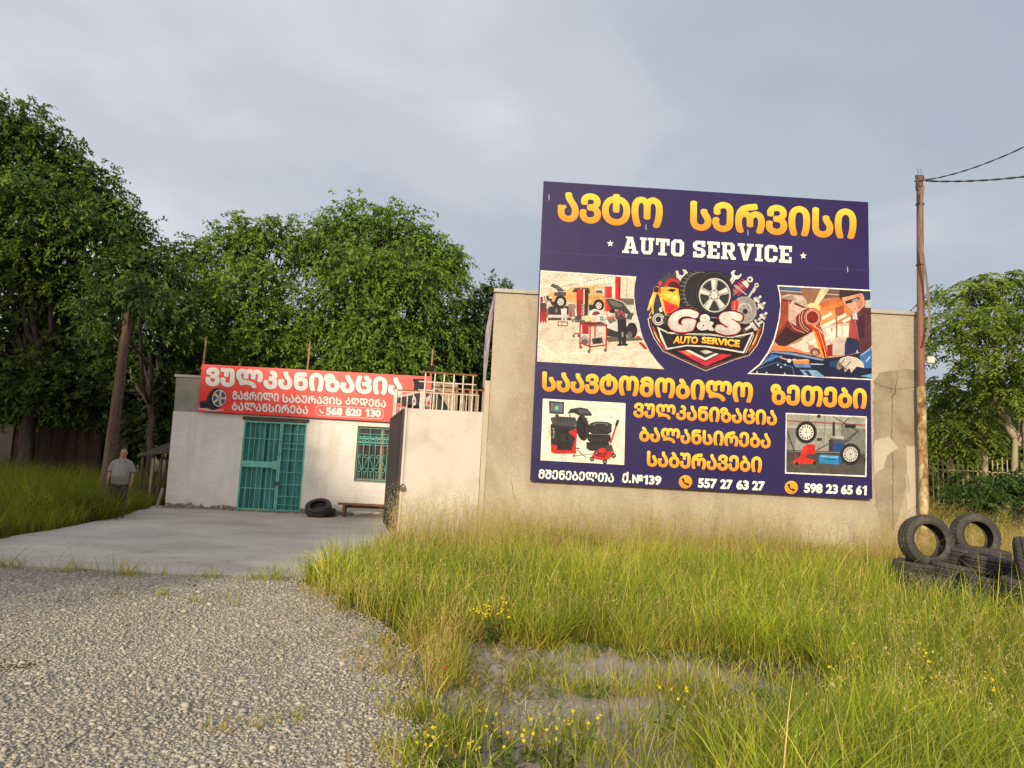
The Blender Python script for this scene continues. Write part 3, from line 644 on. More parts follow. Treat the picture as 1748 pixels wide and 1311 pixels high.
m = MB(); q = fp.uv(-140, 722); m.fbox(fp, q[0], a[0] - 0.01, -0.3, a[1] + 0.05, -0.1, 0.1); m.build('concrete_panel', mottled('shaded_concrete', [(0.07, 0.065, 0.055), (0.12, 0.11, 0.095)], 1.2, 0.95, 20, 0.4), pw)  # concrete darkened in colour for the shade under the trees
fq = Face((-13, 31, gz(31)), 0)
m = MB(); a = fq.uv(188, 735); b2 = fq.uv(214, 760); m.fbox(fq, a[0], b2[0], -0.3, fq.uv(200, 746)[1], -0.2, 0)
tag(m.build('garden_wall', mottled('ochre_plaster', [(0.36, 0.25, 0.12), (0.45, 0.33, 0.17)], 2, 0.9, 20, 0.3), origin=fq.pt(a[0], 0)), 'bit of ochre wall glimpsed between the trees behind the leaning pole', 'wall')

# leaning wooden pole and its strut, left
def log_pole(name, pts, r0, r1, mat, label, cat):
    mb = MB(); P = [Vector(p) for p in pts]; n = 14; Q = [P[0].lerp(P[-1], k / (n - 1)) + Vector((rng.normal(0, .008), 0, 0)) for k in range(n)]
    mb.tube(Q, [r0 + (r1 - r0) * k / (n - 1) for k in range(n)], 12); return tag(mb.build(name, mat, origin=tuple(P[0])), label, cat)
MT['pole_wood'] = mottled('weathered_pole_wood', [(0.085, 0.05, 0.032), (0.155, 0.10, 0.068), (0.21, 0.16, 0.115)], 2, 0.9, 22, 0.5, 0.01, (4, 4, 0.35))
b0 = dep(176, 822, 18.2); b0[2] = 0.0; t0 = dep(219, 512, 18.0)
log_pole('wooden_pole', [b0, t0], 0.088, 0.062, MT['pole_wood'], 'thick weathered wooden pole leaning right beside the standing man', 'pole')
b1 = dep(188, 822, 18.9); b1[2] = 0.0; t1 = dep(221, 545, 18.25)
log_pole('support_pole', [b1, t1], 0.085, 0.07, MT['wood_dark'], 'darker thinner strut pole propped behind the leaning wooden pole', 'pole')

# ------------------------------------------------------------------ steel pole at the right corner, floodlight, cables
PW = 0.22
pb = FW.pt(*FW.uv(1577, 900, PW), PW); ptop = FW.pt(*FW.uv(1570, 303, PW), PW); pm = FW.pt(*FW.uv(1572.5, 660, PW), PW)
sp_ = empty('steel_pole', (pb[0], pb[1], 0), 'tall rusty steel pole at the right corner of the plastered building', 'pole')
base = np.array([pb[0] + 0.01, pb[1], -0.1])
m = MB(); m.tube([pm - np.array([0, 0, 0.02]), ptop], [0.078, 0.066], 16); m.build('upper_tube', MT['pole_brown'], sp_)
m = MB(); m.tube([base, pm], [0.092, 0.09], 16); m.build('lower_tube', MT['pole_yellow'], sp_)
m = MB()
for z in (ptop[2] - 0.22, ptop[2] - 0.62, ptop[2] - 2.0):
    f_ = (ptop[2] - z) / (ptop[2] - pm[2]); c = ptop + (pm - ptop) * f_; m = MB(); m.lathe([(0.085, -0.015), (0.092, 0), (0.085, 0.015)], c, (0.1, 0, 1), 14); m.build('clamp', MT['iron'], sp_)
m = MB()
c = ptop + np.array([0, 0, -0.12]); m.bar(c + np.array([-0.16, -0.08, 0]), c + np.array([0.18, -0.08, 0.05]), 0.03)
m.box(c + np.array([-0.13, -0.12, -0.22]), c + np.array([-0.09, -0.06, 0.0]))
m.box(ptop + np.array([-0.09, -0.02, -0.03]), ptop + np.array([0.09, 0.02, 0.05]))
for dx in (-0.04, 0.03): m.tube([ptop + np.array([dx, 0, 0.0]), ptop + np.array([dx + 0.01, 0, 0.16]), ptop + np.array([dx - 0.02, 0, 0.2])], 0.006, 5)
m.build('cross_arm', MT['iron'], sp_)
m = MB(); c = FW.pt(*FW.uv(1587, 615, 0.2), 0.2)
m.box(c + np.array([-0.075, -0.05, -0.07]), c + np.array([0.085, 0.03, 0.075]))
fl = tag(m.build('floodlight', mottled('pale_lamp_casing', [(0.50, 0.46, 0.39), (0.60, 0.55, 0.47)], 4, 0.5, 0, 0), origin=c, bevel=0.012), 'small pale floodlight box fixed beside the rusty steel pole', 'floodlight')
m = MB(); m.bar(c + np.array([-0.16, 0.0, 0.02]), c + np.array([-0.07, 0.0, 0.02]), 0.03); m.build('bracket', MT['iron'], fl)
m = MB(); m.box(c + np.array([-0.06, -0.056, -0.055]), c + np.array([0.07, -0.051, 0.06])); m.build('lens', mottled('frosted_lens', [(0.55, 0.52, 0.46), (0.62, 0.59, 0.52)], 3, 0.25, 0, 0), fl)
def cable(name, a, b2, sag, r, label, tw=0.0):
    mb = MB(); a = Vector(a); b2 = Vector(b2); n = 40; P = [a.lerp(b2, k / n) - Vector((0, 0, sag * 4 * (k / n) * (1 - k / n))) for k in range(n + 1)]
    if tw:
        for s_ in (0, math.pi): mb.tube([p + Vector((0, math.cos(k * 0.9 + s_) * tw, math.sin(k * 0.9 + s_) * tw)) for k, p in enumerate(P)], r, 6)
    else: mb.tube(P, r, 6)
    return tag(mb.build(name, MT['cable'], origin=tuple(a)), label, 'cable')
k0 = ptop + np.array([0.1, -0.06, -0.1])
cable('overhead_cable', k0, dep(1850, 285, 12.5), 0.10, 0.011, 'thick twisted overhead cable running level right from the steel pole top', 0.011)
cable('overhead_cable', k0 + np.array([0, 0, 0.02]), dep(1850, 196, 10.5), 0.16, 0.008, 'thinner overhead cable rising steeply right from the steel pole top', 0.008)
q = [dep(x, y, 14.72) for x, y in ((1574, 318), (1570, 360), (1569, 400), (1575, 445), (1581, 490), (1585, 530), (1583, 560), (1578, 585))]
m = MB()
for o_ in (0, 0.03): m.tube([p + np.array([o_, -0.02, 0]) for p in q], 0.013, 6)
tag(m.build('drop_cable', mottled('grey_cable', [(0.16, 0.145, 0.125), (0.25, 0.225, 0.19)], 6, 0.7, 0, 0), origin=q[0]), 'grey cable hanging loose down the upper half of the steel pole', 'cable')
cable('overhead_cable', dep(1725, 484, 21), dep(1800, 440, 20), 0.02, 0.012, 'short stretch of wire crossing above the right-hand tree')

# torn poster hanging along the left corner of the plastered block
pts = [(846, 498), (843, 530), (838, 570), (834, 620), (829, 662), (826, 664), (827, 640), (831, 600), (836, 560), (841, 520)]
fh = Face(FW.pt(uL, 0, -0.0), 1.5)
m = MB(); L1 = [(846, 497), (842, 530), (838, 565), (834, 605), (830, 640), (828, 664)]; L0 = [(844, 497), (836, 530), (829, 565), (826, 605), (825, 640), (824, 662)]
A_ = [FW.pt(*FW.uv(x, y, 0.012), 0.012) for x, y in L1]; B_ = [FW.pt(*FW.uv(x, y, -0.25), -0.25) for x, y in L0]
n = len(A_); vs_ = [p for p in A_] + [p for p in B_] + [p + FW.n * 0.004 for p in A_] + [p + FW.n * 0.004 for p in B_]
fs_ = []
for i in range(n - 1): fs_ += [(i, i + 1, n + i + 1, n + i), (2 * n + i, 3 * n + i, 3 * n + i + 1, 2 * n + i + 1)]
m.add(vs_, fs_)
tag(m.build('torn_poster', mottled('faded_purple_poster', [(0.10, 0.07, 0.16), (0.30, 0.26, 0.32), (0.50, 0.45, 0.46), (0.16, 0.12, 0.22)], 6, 0.6, 20, 0.3, 0.01, (1, 1, 0.35)), origin=A_[0]), 'faded purple strip of poster peeling off the left corner of the plastered building', 'poster')

# picket fence at the far right
fk = Face((12, 23, gz(23)), 4)
pf = empty('picket_fence', fk.pt(2, 0), 'old thin metal picket fence under the right-hand trees', 'fence')
a = fk.uv(1566, 782); b2 = fk.uv(1800, 800); tp = fk.uv(1640, 786)[1]
m = MB(); u = a[0]
while u < b2[0]:
    m.fbox(fk, u, u + 0.03, 0, tp + rng.normal(0.05, 0.06), -0.01, 0.01); u += 0.17
MT['picket'] = mottled('weathered_pickets', [(0.30, 0.24, 0.12), (0.48, 0.41, 0.24)], 3, 0.85, 0, 0)
m.build('picket_row', MT['picket'], pf)
m = MB()
for v in (tp * 0.25, tp * 0.86): m.fbox(fk, a[0], b2[0], v, v + 0.04, -0.05, -0.011)
m.build('rail', MT['picket'], pf)
# ------------------------------------------------------------------ printed signs
MT['print'] = attr_mat('vinyl_print', 0.55, 0.18, 0.06)
def photo_print():
    m, t, b = new_mat('photographic_print'); a = N(t, 'ShaderNodeAttribute', attribute_name='Col'); v = obj_coord(t)
    g1 = RAMP(t, noise(t, v, 5.5, 8, 0.7, 0.8), [(0.32, (0.70, 0.69, 0.68)), (0.5, (1, 1, 1)), (0.68, (1.22, 1.2, 1.17))]); g2 = RAMP(t, noise(t, v, 26, 6, 0.75, 0.4), [(0.35, (0.80, 0.80, 0.80)), (0.62, (1.12, 1.12, 1.12))])
    t.links.new(MIXC(t, 1.0, MIXC(t, 1.0, a.outputs['Color'], g1, 'MULTIPLY'), g2, 'MULTIPLY'), b.inputs['Base Color']); b.inputs['Roughness'].default_value = 0.55; b.inputs['Specular IOR Level'].default_value = 0.18; return m
MT['photo'] = photo_print()
STEP = 0.00009
def ink(c): return tuple(v * 0.80 for v in lin(c))
class Art(MB):
    """flat print on a facade; coordinates are those of an enlarged view of the photograph: x0 + x/k, y0 + y/k"""
    def __init__(s, fc, w, x0=0, y0=0, k=1.0):
        super().__init__(); s.fc = fc; s.w = w; s.n = 0; s.x0, s.y0, s.k = x0, y0, k
    def P(s, p, w): return s.fc.pt(*s.fc.uv(s.x0 + p[0] / s.k, s.y0 + p[1] / s.k, s.w), w)
    def poly(s, pts, col, cols=None):
        s.n += 1; w = s.w + s.n * STEP
        c = [ink(q) for q in cols] if cols else ink(col)
        n = len(pts); ar = sum(pts[i][0] * pts[(i + 1) % n][1] - pts[(i + 1) % n][0] * pts[i][1] for i in range(n))
        idx = tuple(range(n)) if ar < 0 else tuple(range(n))[::-1]
        s.add([s.P(p, w) for p in pts], [idx], c)
    def vgrad(s, pts, top, bot):            # printed gradient from top colour to bottom colour
        ys = [p[1] for p in pts]; a, b = min(ys), max(ys)
        s.poly(pts, None, [tuple(top[i] + (bot[i] - top[i]) * (p[1] - a) / (b - a + 1e-6) for i in range(3)) for p in pts])
    def ell(s, cx, cy, rx, ry, col, rot=0.0, a0=0, a1=360, n=40, col2=None):
        pts = []; m = n if a1 - a0 < 360 else n - 1
        for i in range(n if a1 - a0 >= 360 else n):
            a = R(a0 + (a1 - a0) * i / (n if a1 - a0 >= 360 else n - 1)); x, y = rx * math.cos(a), ry * math.sin(a)
            pts.append((cx + x * math.cos(rot) - y * math.sin(rot), cy + x * math.sin(rot) + y * math.cos(rot)))
        if col2: s.vgrad(pts, col, col2)
        else: s.poly(pts, col)
    def line(s, pts, wd, col, closed=False):
        pts = [np.array(p, float) for p in pts]
        if closed: pts = pts + [pts[0]]
        s.n += 1; w = s.w + s.n * STEP
        for a, b in zip(pts[:-1], pts[1:]):
            d = b - a; L = np.linalg.norm(d)
            if L < 1e-6: continue
            d = d / L; q = np.array([-d[1], d[0]]) * wd / 2; e = d * wd * 0.3
            s.add([s.P(p, w) for p in (a - q - e, b - q + e, b + q + e, a + q - e)][::-1], [(0, 1, 2, 3)], ink(col))
            w += STEP * 0.02
    def rect(s, x0, y0, x1, y1, col, sl=0.0): s.poly([(x0, y0), (x1, y0 + sl * (x1 - x0)), (x1, y1 + sl * (x1 - x0)), (x0, y1)], col)
    def mesh2d(s, V, Fc, quad, top, bot=None, bold=0.0, rows=120):
        """lettering mapped to a pixel quad TL TR BR BL; filled row by row so strokes can be thickened cleanly"""
        s.n += 1; w = s.w + s.n * STEP; V = np.array(V); bot = bot or top
        q = [np.array(p, float) for p in quad]; lo, hi = V.min(0) - bold, V.max(0) + bold
        tri = []
        for f in Fc:
            for i in range(1, len(f) - 1): tri.append((f[0], f[i], f[i + 1]))
        T = V[np.array(tri)]                # triangles of the letter shapes
        def spans(y):
            m = (T[:, :, 1].min(1) < y) & (T[:, :, 1].max(1) > y); t = T[m]
            if not len(t): return np.zeros((0, 2))
            xs = np.full((len(t), 3), np.nan)
            for k in range(3):
                p, r = t[:, k], t[:, (k + 1) % 3]; dy = r[:, 1] - p[:, 1]; ok = (p[:, 1] - y) * (r[:, 1] - y) <= 0
                ok &= np.abs(dy) > 1e-9; xs[ok, k] = p[ok, 0] + (r[ok, 0] - p[ok, 0]) * (y - p[ok, 1]) / dy[ok]
            return np.stack([np.nanmin(xs, 1), np.nanmax(xs, 1)], -1)
        h = (hi[1] - lo[1]) / rows; P = []; C = []; Fs = []
        offs = np.linspace(-1, 1, 9) * bold if bold else [0.0]
        for r in range(rows):
            y = lo[1] + (r + 0.5) * h; I = []
            for o in offs:
                sp = spans(y + o + 1e-5)
                if len(sp): e = math.sqrt(max(0, bold * bold - o * o)); I.append(sp + np.array([-e, e]))
            if not I: continue
            I = np.concatenate(I); I = I[np.argsort(I[:, 0])]; out = [list(I[0])]
            for a, b in I[1:]:
                if a <= out[-1][1] + 1e-4: out[-1][1] = max(out[-1][1], b)
                else: out.append([a, b])
            b0, b1 = r / rows, (r + 1) / rows; c = ink(tuple(bot[i] + (top[i] - bot[i]) * (b0 + b1) / 2 for i in range(3)))
            for a, b in out:
                o = len(P)
                for xx, tt in ((a, b0), (b, b0), (b, b1), (a, b1)):
                    u = (xx - lo[0]) / (hi[0] - lo[0]); p = (q[0] * (1 - u) + q[1] * u) * tt + (q[3] * (1 - u) + q[2] * u) * (1 - tt); P.append(s.P(p, w)); C.append(c)
                Fs.append((o, o + 1, o + 2, o + 3))
        s.add(P, Fs, C)
    def text(s, body, quad, top, bot=None, bold=0.03, shear=0.0, font=None, space=1.0, rows=110):
        V, Fc = glyphs(body, 0.0, shear, font, space); s.mesh2d(V, Fc, quad, top, bot, bold, rows)
def glyphs(body, bold, shear=0.0, font=None, space=1.0):
    cu = bpy.data.curves.new('lettering', 'FONT'); cu.body = body; cu.shear = shear; cu.space_character = space; cu.resolution_u = 4
    o = bpy.data.objects.new('lettering', cu); COL.objects.link(o); bpy.context.view_layer.update()
    me = bpy.data.meshes.new_from_object(o.evaluated_get(bpy.context.evaluated_depsgraph_get()))
    V = [(v.co.x, v.co.y) for v in me.vertices]; Fc = [list(p.vertices) for p in me.polygons]
    bpy.data.objects.remove(o); bpy.data.meshes.remove(me); bpy.data.curves.remove(cu); return V, Fc
def slab_glyphs(body):
    """block slab-serif capitals with cut corners, built from boxes"""
    T = 0.24; SF = 0.15; G = {}
    def bx(x0, y0, x1, y1): return [(x0, y0), (x1, y0), (x1, y1), (x0, y1)]
    def ring(w):
        c = 0.17; o = [(c, 0), (w - c, 0), (w, c), (w, 1 - c), (w - c, 1), (c, 1), (0, 1 - c), (0, c)]; d = 0.1
        i = [(T + d * .3, T * .8), (w - T - d * .3, T * .8), (w - T, T * .8 + d), (w - T, 1 - T * .8 - d), (w - T - d * .3, 1 - T * .8), (T + d * .3, 1 - T * .8), (T, 1 - T * .8 - d), (T, T * .8 + d)]
        return [[o[k], o[(k + 1) % 8], i[(k + 1) % 8], i[k]] for k in range(8)]
    G['O'] = (0.74, ring(0.74))
    G['C'] = (0.74, [p for k, p in enumerate(ring(0.74)) if k != 2] + [bx(0.5, 0.62, 0.74, 0.83), bx(0.5, 0.17, 0.74, 0.36)])
    G['T'] = (0.78, [bx(0.27, SF, 0.51, 0.80), bx(0, 0.80, 0.78, 1), bx(0, 0.60, 0.15, 0.80), bx(0.63, 0.60, 0.78, 0.80), bx(0.15, 0, 0.63, SF)])
    G['I'] = (0.44, [bx(0.1, SF, 0.34, 1 - SF), bx(0, 0, 0.44, SF), bx(0, 1 - SF, 0.44, 1)])
    G['E'] = (0.72, [bx(0.08, SF, 0.32, 1 - SF), bx(0, 0, 0.72, SF + .03), bx(0, 1 - SF - .03, 0.72, 1), bx(0.32, 0.42, 0.56, 0.58), bx(0.57, SF + .03, 0.72, 0.36), bx(0.57, 0.66, 0.72, 1 - SF - .03)])
    G['U'] = (0.82, [bx(0.08, 0.2, 0.30, 1 - SF), bx(0.52, 0.2, 0.74, 1 - SF), bx(0, 1 - SF, 0.38, 1), bx(0.44, 1 - SF, 0.82, 1), [(0.22, 0), (0.60, 0), (0.74, 0.2), (0.08, 0.2)]])
    G['A'] = (0.92, [[(0.10, SF), (0.32, SF), (0.52, 1), (0.34, 1)], [(0.60, SF), (0.82, SF), (0.60, 1), (0.40, 1)], bx(0.30, 0.28, 0.62, 0.42), bx(0, 0, 0.40, SF), bx(0.52, 0, 0.92, SF), bx(0.2, 1 - SF + .03, 0.56, 1)])
    G['V'] = (0.92, [[(0.10, 1 - SF), (0.34, 0), (0.54, 0), (0.32, 1 - SF)], [(0.60, 1 - SF), (0.38, 0), (0.58, 0), (0.82, 1 - SF)], bx(0, 1 - SF, 0.40, 1), bx(0.52, 1 - SF, 0.92, 1)])
    G['R'] = (0.84, [bx(0.08, SF, 0.31, 1 - SF), bx(0, 0, 0.39, SF), bx(0, 1 - SF, 0.62, 1), bx(0.31, 0.42, 0.62, 0.57), [(0.62, 0.42), (0.76, 0.55), (0.76, 0.87), (0.62, 1), (0.53, 0.85), (0.53, 0.57)], [(0.38, 0.42), (0.60, 0.42), (0.76, SF), (0.84, SF), (0.84, 0), (0.58, 0)]])
    G['S'] = (0.72, [[(0.17, 0), (0.55, 0), (0.72, 0.17), (0.50, 0.22), (0.17, 0.20)], [(0.72, 0.17), (0.72, 0.42), (0.55, 0.57), (0.48, 0.40), (0.48, 0.2)], [(0.17, 0.43), (0.50, 0.38), (0.55, 0.57), (0.20, 0.62)], [(0, 0.60), (0.17, 0.43), (0.24, 0.62), (0.24, 0.80), (0, 0.83)], [(0, 0.83), (0.24, 0.79), (0.55, 0.80), (0.55, 1), (0.17, 1)], bx(0.5, 0.66, 0.70, 1), bx(0.02, 0, 0.22, 0.34)])
    V = []; Fc = []; x = 0
    for ch in body:
        if ch == ' ': x += 0.42; continue
        w, ps = G[ch]
        for p in ps:
            ar = sum(p[i][0] * p[(i + 1) % len(p)][1] - p[(i + 1) % len(p)][0] * p[i][1] for i in range(len(p)))
            p = p if ar > 0 else p[::-1]; o = len(V); V += [(x + a, b) for a, b in p]; Fc.append(list(range(o, o + len(p))))
        x += w + 0.10
    return V, Fc
def sub_q(q, a, b):
    q = [np.array(p, float) for p in q]; return [q[0] + (q[1] - q[0]) * a, q[0] + (q[1] - q[0]) * b, q[3] + (q[2] - q[3]) * b, q[3] + (q[2] - q[3]) * a]
def one(a, quad, col):                      # the figure 1 with its flag
    a.mesh2d([(0.42, 0), (0.92, 0), (0.92, 1), (0.42, 1), (0, 0.66), (0, 0.82), (0.30, 0.90), (0.42, 1), (0.42, 0.76)], [[0, 1, 2, 3], [4, 8, 7, 6, 5]], quad, col)
def handset(a, cx, cy, r, col):
    pts = []
    for t in np.linspace(150, 300, 12): pts.append((cx + r * 0.25 + r * 0.75 * math.cos(R(t)) * 1.0, cy - r * 0.25 - r * 0.75 * math.sin(R(t)) * 1.0))
    a.line([(cx - .42 * r, cy - .42 * r), (cx - .34 * r, cy - .02 * r), (cx - .05 * r, cy + .30 * r), (cx + .40 * r, cy + .44 * r)], r * 0.24, col)
    a.line([(cx - .50 * r, cy - .48 * r), (cx - .30 * r, cy - .22 * r)], r * 0.36, col); a.line([(cx + .20 * r, cy + .34 * r), (cx + .48 * r, cy + .50 * r)], r * 0.36, col)
def star(a, cx, cy, r, col): a.poly([(cx + (r if k % 2 == 0 else r * .42) * math.sin(k * math.pi / 5), cy - (r if k % 2 == 0 else r * .42) * math.cos(k * math.pi / 5)) for k in range(10)], col)

WB = 0.16                                   # the billboard stands proud of the wall
bb = empty('billboard', FW.pt(3.9, 1.4, WB), 'large navy billboard with gold lettering mounted on the plastered building', 'billboard')
cTL, cTR, cBR, cBL = [FW.uv(x, y, WB) for x, y in ((928, 309), (1482, 345), (1489, 852), (905, 820))]
NAVY_T, NAVY_B = (64, 52, 108), (44, 36, 90)
m = MB(); gr = 8; th = 0.06
m.hexa([FW.pt(*cBL, WB), FW.pt(*cBR, WB), FW.pt(*cBR, WB - th), FW.pt(*cBL, WB - th), FW.pt(*cTL, WB), FW.pt(*cTR, WB), FW.pt(*cTR, WB - th), FW.pt(*cTL, WB - th)])
def navy():
    mm, t, b = new_mat('navy_vinyl'); v = obj_coord(t)
    t.links.new(RAMP(t, noise(t, v, 0.5, 3), [(0.3, lin((34, 26, 74))), (0.7, lin((42, 33, 84)))]), b.inputs['Base Color'])
    b.inputs['Roughness'].default_value = 0.5; b.inputs['Specular IOR Level'].default_value = 0.2
    wv = N(t, 'ShaderNodeTexWave', wave_type='BANDS', bands_direction='Z'); wv.inputs['Scale'].default_value = 0.22; wv.inputs['Distortion'].default_value = 0.6; t.links.new(v, wv.inputs['Vector'])
    bump(t, b, MATH(t, 'ADD', wv.outputs['Fac'], MATH(t, 'MULTIPLY', noise(t, v, 2.2, 4), 0.6)), 0.22, 0.05); return mm
m.build('panel', navy(), bb)
m = MB()
for f_ in (0.06, 0.35, 0.65, 0.94):         # steel uprights that carry the panel above the parapet
    u = cBL[0] + (cBR[0] - cBL[0]) * f_; m.fbox(FW, u - 0.03, u + 0.03, 1.8, cTL[1] - 0.1, 0.055, WB - th - 0.002)
for v in (5.75, cTL[1] - 0.25): m.fbox(FW, cTL[0] + 0.05, cTR[0] - 0.05, v, v + 0.05, 0.03, 0.053)
m.build('frame', MT['rust'], bb)
GT, GB = (255, 217, 78), (246, 147, 38); OUT = (120, 62, 20); WH = (247, 243, 236)
K = 2.9133
def gold(a, body, quad, bold=0.045, out=0.0):
    a.text(body, quad, GT, GB, bold)
a = Art(FW, WB, 900, 300, K)
gold(a, 'ᲐᲕᲢᲝ', [(152, 72), (675, 106), (672, 263), (148, 226)]); gold(a, 'ᲡᲔᲠᲕᲘᲡᲘ', [(812, 122), (1638, 166), (1636, 317), (810, 270)])
a.build('headline_lettering', MT['print'], bb, color=True)
a = Art(FW, WB, 900, 300, K); V_, F_ = slab_glyphs('AUTO SERVICE'); a.mesh2d(V_, F_, [(474, 301), (1316, 351), (1314, 435), (472, 383)], WH)
star(a, 413, 337, 18, WH); star(a, 1373, 398, 18, WH); a.build('service_lettering', MT['print'], bb, color=True)
a = Art(FW, WB, 900, 300, K); a.line([(76, 379), (400, 398), (900, 428), (1400, 458), (1703, 472)], 1.6, (84, 72, 128)); a.line([(76, 382), (900, 431), (1703, 475)], 1.2, (36, 28, 72))
for x, y in ((108, 108), (590, 256), (1097, 283), (1593, 466)): a.line([(x, y - 13), (x + 1, y + 13)], 3.0, (205, 200, 205))
a.build('vinyl_seam', MT['print'], bb, color=True)
a = Art(FW, WB, 900, 600, K)
gold(a, 'ᲡᲐᲐᲕᲢᲝᲛᲝᲑᲘᲚᲝ', [(76, 94), (1124, 150), (1121, 257), (73, 197)], 0.05); gold(a, 'ᲖᲔᲗᲔᲑᲘ', [(1211, 160), (1690, 184), (1688, 287), (1208, 264)], 0.05)
gold(a, 'ᲕᲣᲚᲙᲐᲜᲘᲖᲐᲪᲘᲐ', [(530, 253), (1243, 292), (1241, 369), (527, 328)], 0.045); gold(a, 'ᲑᲐᲚᲐᲜᲡᲘᲠᲔᲑᲐ', [(559, 373), (1212, 407), (1210, 483), (556, 447)], 0.045)
gold(a, 'ᲡᲐᲑᲣᲠᲐᲕᲔᲑᲘ', [(597, 493), (1168, 523), (1166, 603), (594, 572)], 0.045)
a.build('services_lettering', MT['print'], bb, color=True)
a = Art(FW, WB, 900, 600, K)
a.text('ᲛᲨᲔᲜᲔᲑᲔᲚᲗᲐ', [(58, 585), (433, 606), (430, 652), (55, 632)], WH, bold=0.035); a.text('Ქ.', [(474, 597), (518, 600), (515, 655), (471, 653)], WH, bold=0.035)
INTER = None
a.text('№', [(523, 611), (577, 614), (575, 657), (521, 654)], WH, bold=0.04); q139 = [(580, 614), (668, 619), (665, 665), (578, 660)]; one(a, sub_q(q139, 0.0, 0.24), WH); a.text('39', sub_q(q139, 0.30, 1.0), WH, bold=0.045)
for cx, cy in ((787, 648), (1313, 676)): a.ell(cx, cy, 33, 33, (250, 178, 52), col2=(244, 146, 40)); handset(a, cx, cy, 30, (52, 30, 40))
for body, q in (('557', [(850, 629), (944, 634), (942, 682), (848, 677)]), ('27', [(961, 635), (1022, 638), (1020, 686), (959, 683)]), ('63', [(1041, 639), (1103, 642), (1101, 689), (1039, 686)]), ('27', [(1119, 643), (1182, 646), (1180, 693), (1117, 690)]),
                ('598', [(1378, 654), (1470, 658), (1468, 706), (1376, 702)]), ('23', [(1486, 659), (1546, 662), (1544, 709), (1484, 706)]), ('65', [(1561, 663), (1620, 665), (1618, 712), (1559, 710)])): a.text(body, q, WH, bold=0.05)
q61 = [(1636, 666), (1690, 668), (1688, 715), (1634, 713)]; a.text('6', sub_q(q61, 0, 0.54), WH, bold=0.05); one(a, sub_q(q61, 0.60, 0.98), WH)
a.build('address_lettering', MT['print'], bb, color=True)

# --- picture: workshop hall with a pick-up on a lift
a = Art(FW, WB, 910, 460, 7.286)
out_ = [(95, 10), (1283, 88), (1262, 200), (1256, 330), (1275, 480), (1310, 660), (1370, 860), (1450, 1020), (1540, 1140), (1632, 1240), (50, 1143)]
a.poly(out_, WH)
def ins(p, c=(700, 560), d=9):
    q = np.array(p, float); v = np.array(c) - q; return tuple(q + v / np.linalg.norm(v) * d)
a.vgrad([ins(p) for p in out_], (224, 216, 200), (226, 211, 192))
a.poly([(102, 22), (1272, 98), (1250, 330), (1262, 440), (700, 470), (98, 420)], (221, 213, 197))
for k in range(9): a.line([(105 + k * 60, 25 + k * 4), (120 + k * 95, 120 + k * 3), (330 + k * 70, 190)], 4, (176, 168, 154))
for k in range(7): a.line([(110, 40 + 22 * k), (460 - 12 * k, 60 + 20 * k)], 3, (188, 180, 168))
for k in range(9): a.rect(595 + k * 42, 150 - k * 9, 630 + k * 42, 205 - k * 8, (239, 233, 222)); a.line([(593 + k * 42, 148 - k * 9), (593 + k * 42, 210 - k * 8)], 4, (150, 140, 128))
a.line([(350, 215), (990, 82)], 5, (120, 112, 102)); a.line([(350, 265), (990, 170)], 5, (130, 120, 110))
for k in range(11): a.line([(110 + k * 24, 240 - k * 2), (110 + k * 24, 400)], 5, (178, 172, 160))
a.poly([(565, 80), (620, 84), (620, 240), (565, 240)], (232, 226, 214)); a.poly([(960, 90), (1000, 92), (1000, 330), (960, 330)], (228, 220, 206))
for k in range(8): a.line([(1095, 110 + 34 * k), (1255, 118 + 32 * k)], 3, (200, 192, 178))
a.line([(1170, 95), (1162, 350)], 6, (140, 132, 120))
a.rect(1080, 358, 1256, 440, (104, 96, 84), 0.03)
a.poly([(100, 600), (560, 640), (1330, 700), (1290, 560), (1262, 440), (100, 430)], (196, 186, 172)); a.poly([(100, 480), (560, 500), (560, 590), (100, 600)], (120, 112, 104))
a.poly([(92, 640), (1310, 680), (1370, 860), (1450, 1020), (1540, 1142), (1600, 1222), (62, 1130)], (216, 203, 186)); a.vgrad([(90, 660), (500, 700), (1400, 960), (1600, 1225), (62, 1132)], (208, 196, 180), (229, 215, 198))
a.poly([(70, 905), (130, 940), (400, 1150), (330, 1145)], (238, 226, 208)); a.poly([(300, 1050), (1390, 985), (1400, 1002), (300, 1070)], (236, 224, 207)); a.line([(160, 885), (480, 875)], 4, (190, 176, 160))
a.rect(85, 415, 165, 530, (70, 60, 58)); a.rect(88, 340, 122, 410, (150, 36, 40)); a.rect(82, 525, 168, 645, (164, 40, 44)); a.rect(95, 465, 160, 515, (120, 30, 34))   # red cabinets left
for x in (95, 130, 158): a.ell(x, 655, 9, 10, (40, 36, 36))
# second vehicle in shade behind
a.poly([(190, 470), (330, 440), (500, 470), (500, 560), (190, 570)], (52, 48, 50)); a.rect(185, 565, 520, 600, (206, 198, 186)); a.rect(185, 600, 520, 632, (74, 68, 66))
for x in (290,): a.ell(x, 510, 24, 50, (30, 28, 30)); a.ell(x, 510, 14, 34, (120, 116, 112))
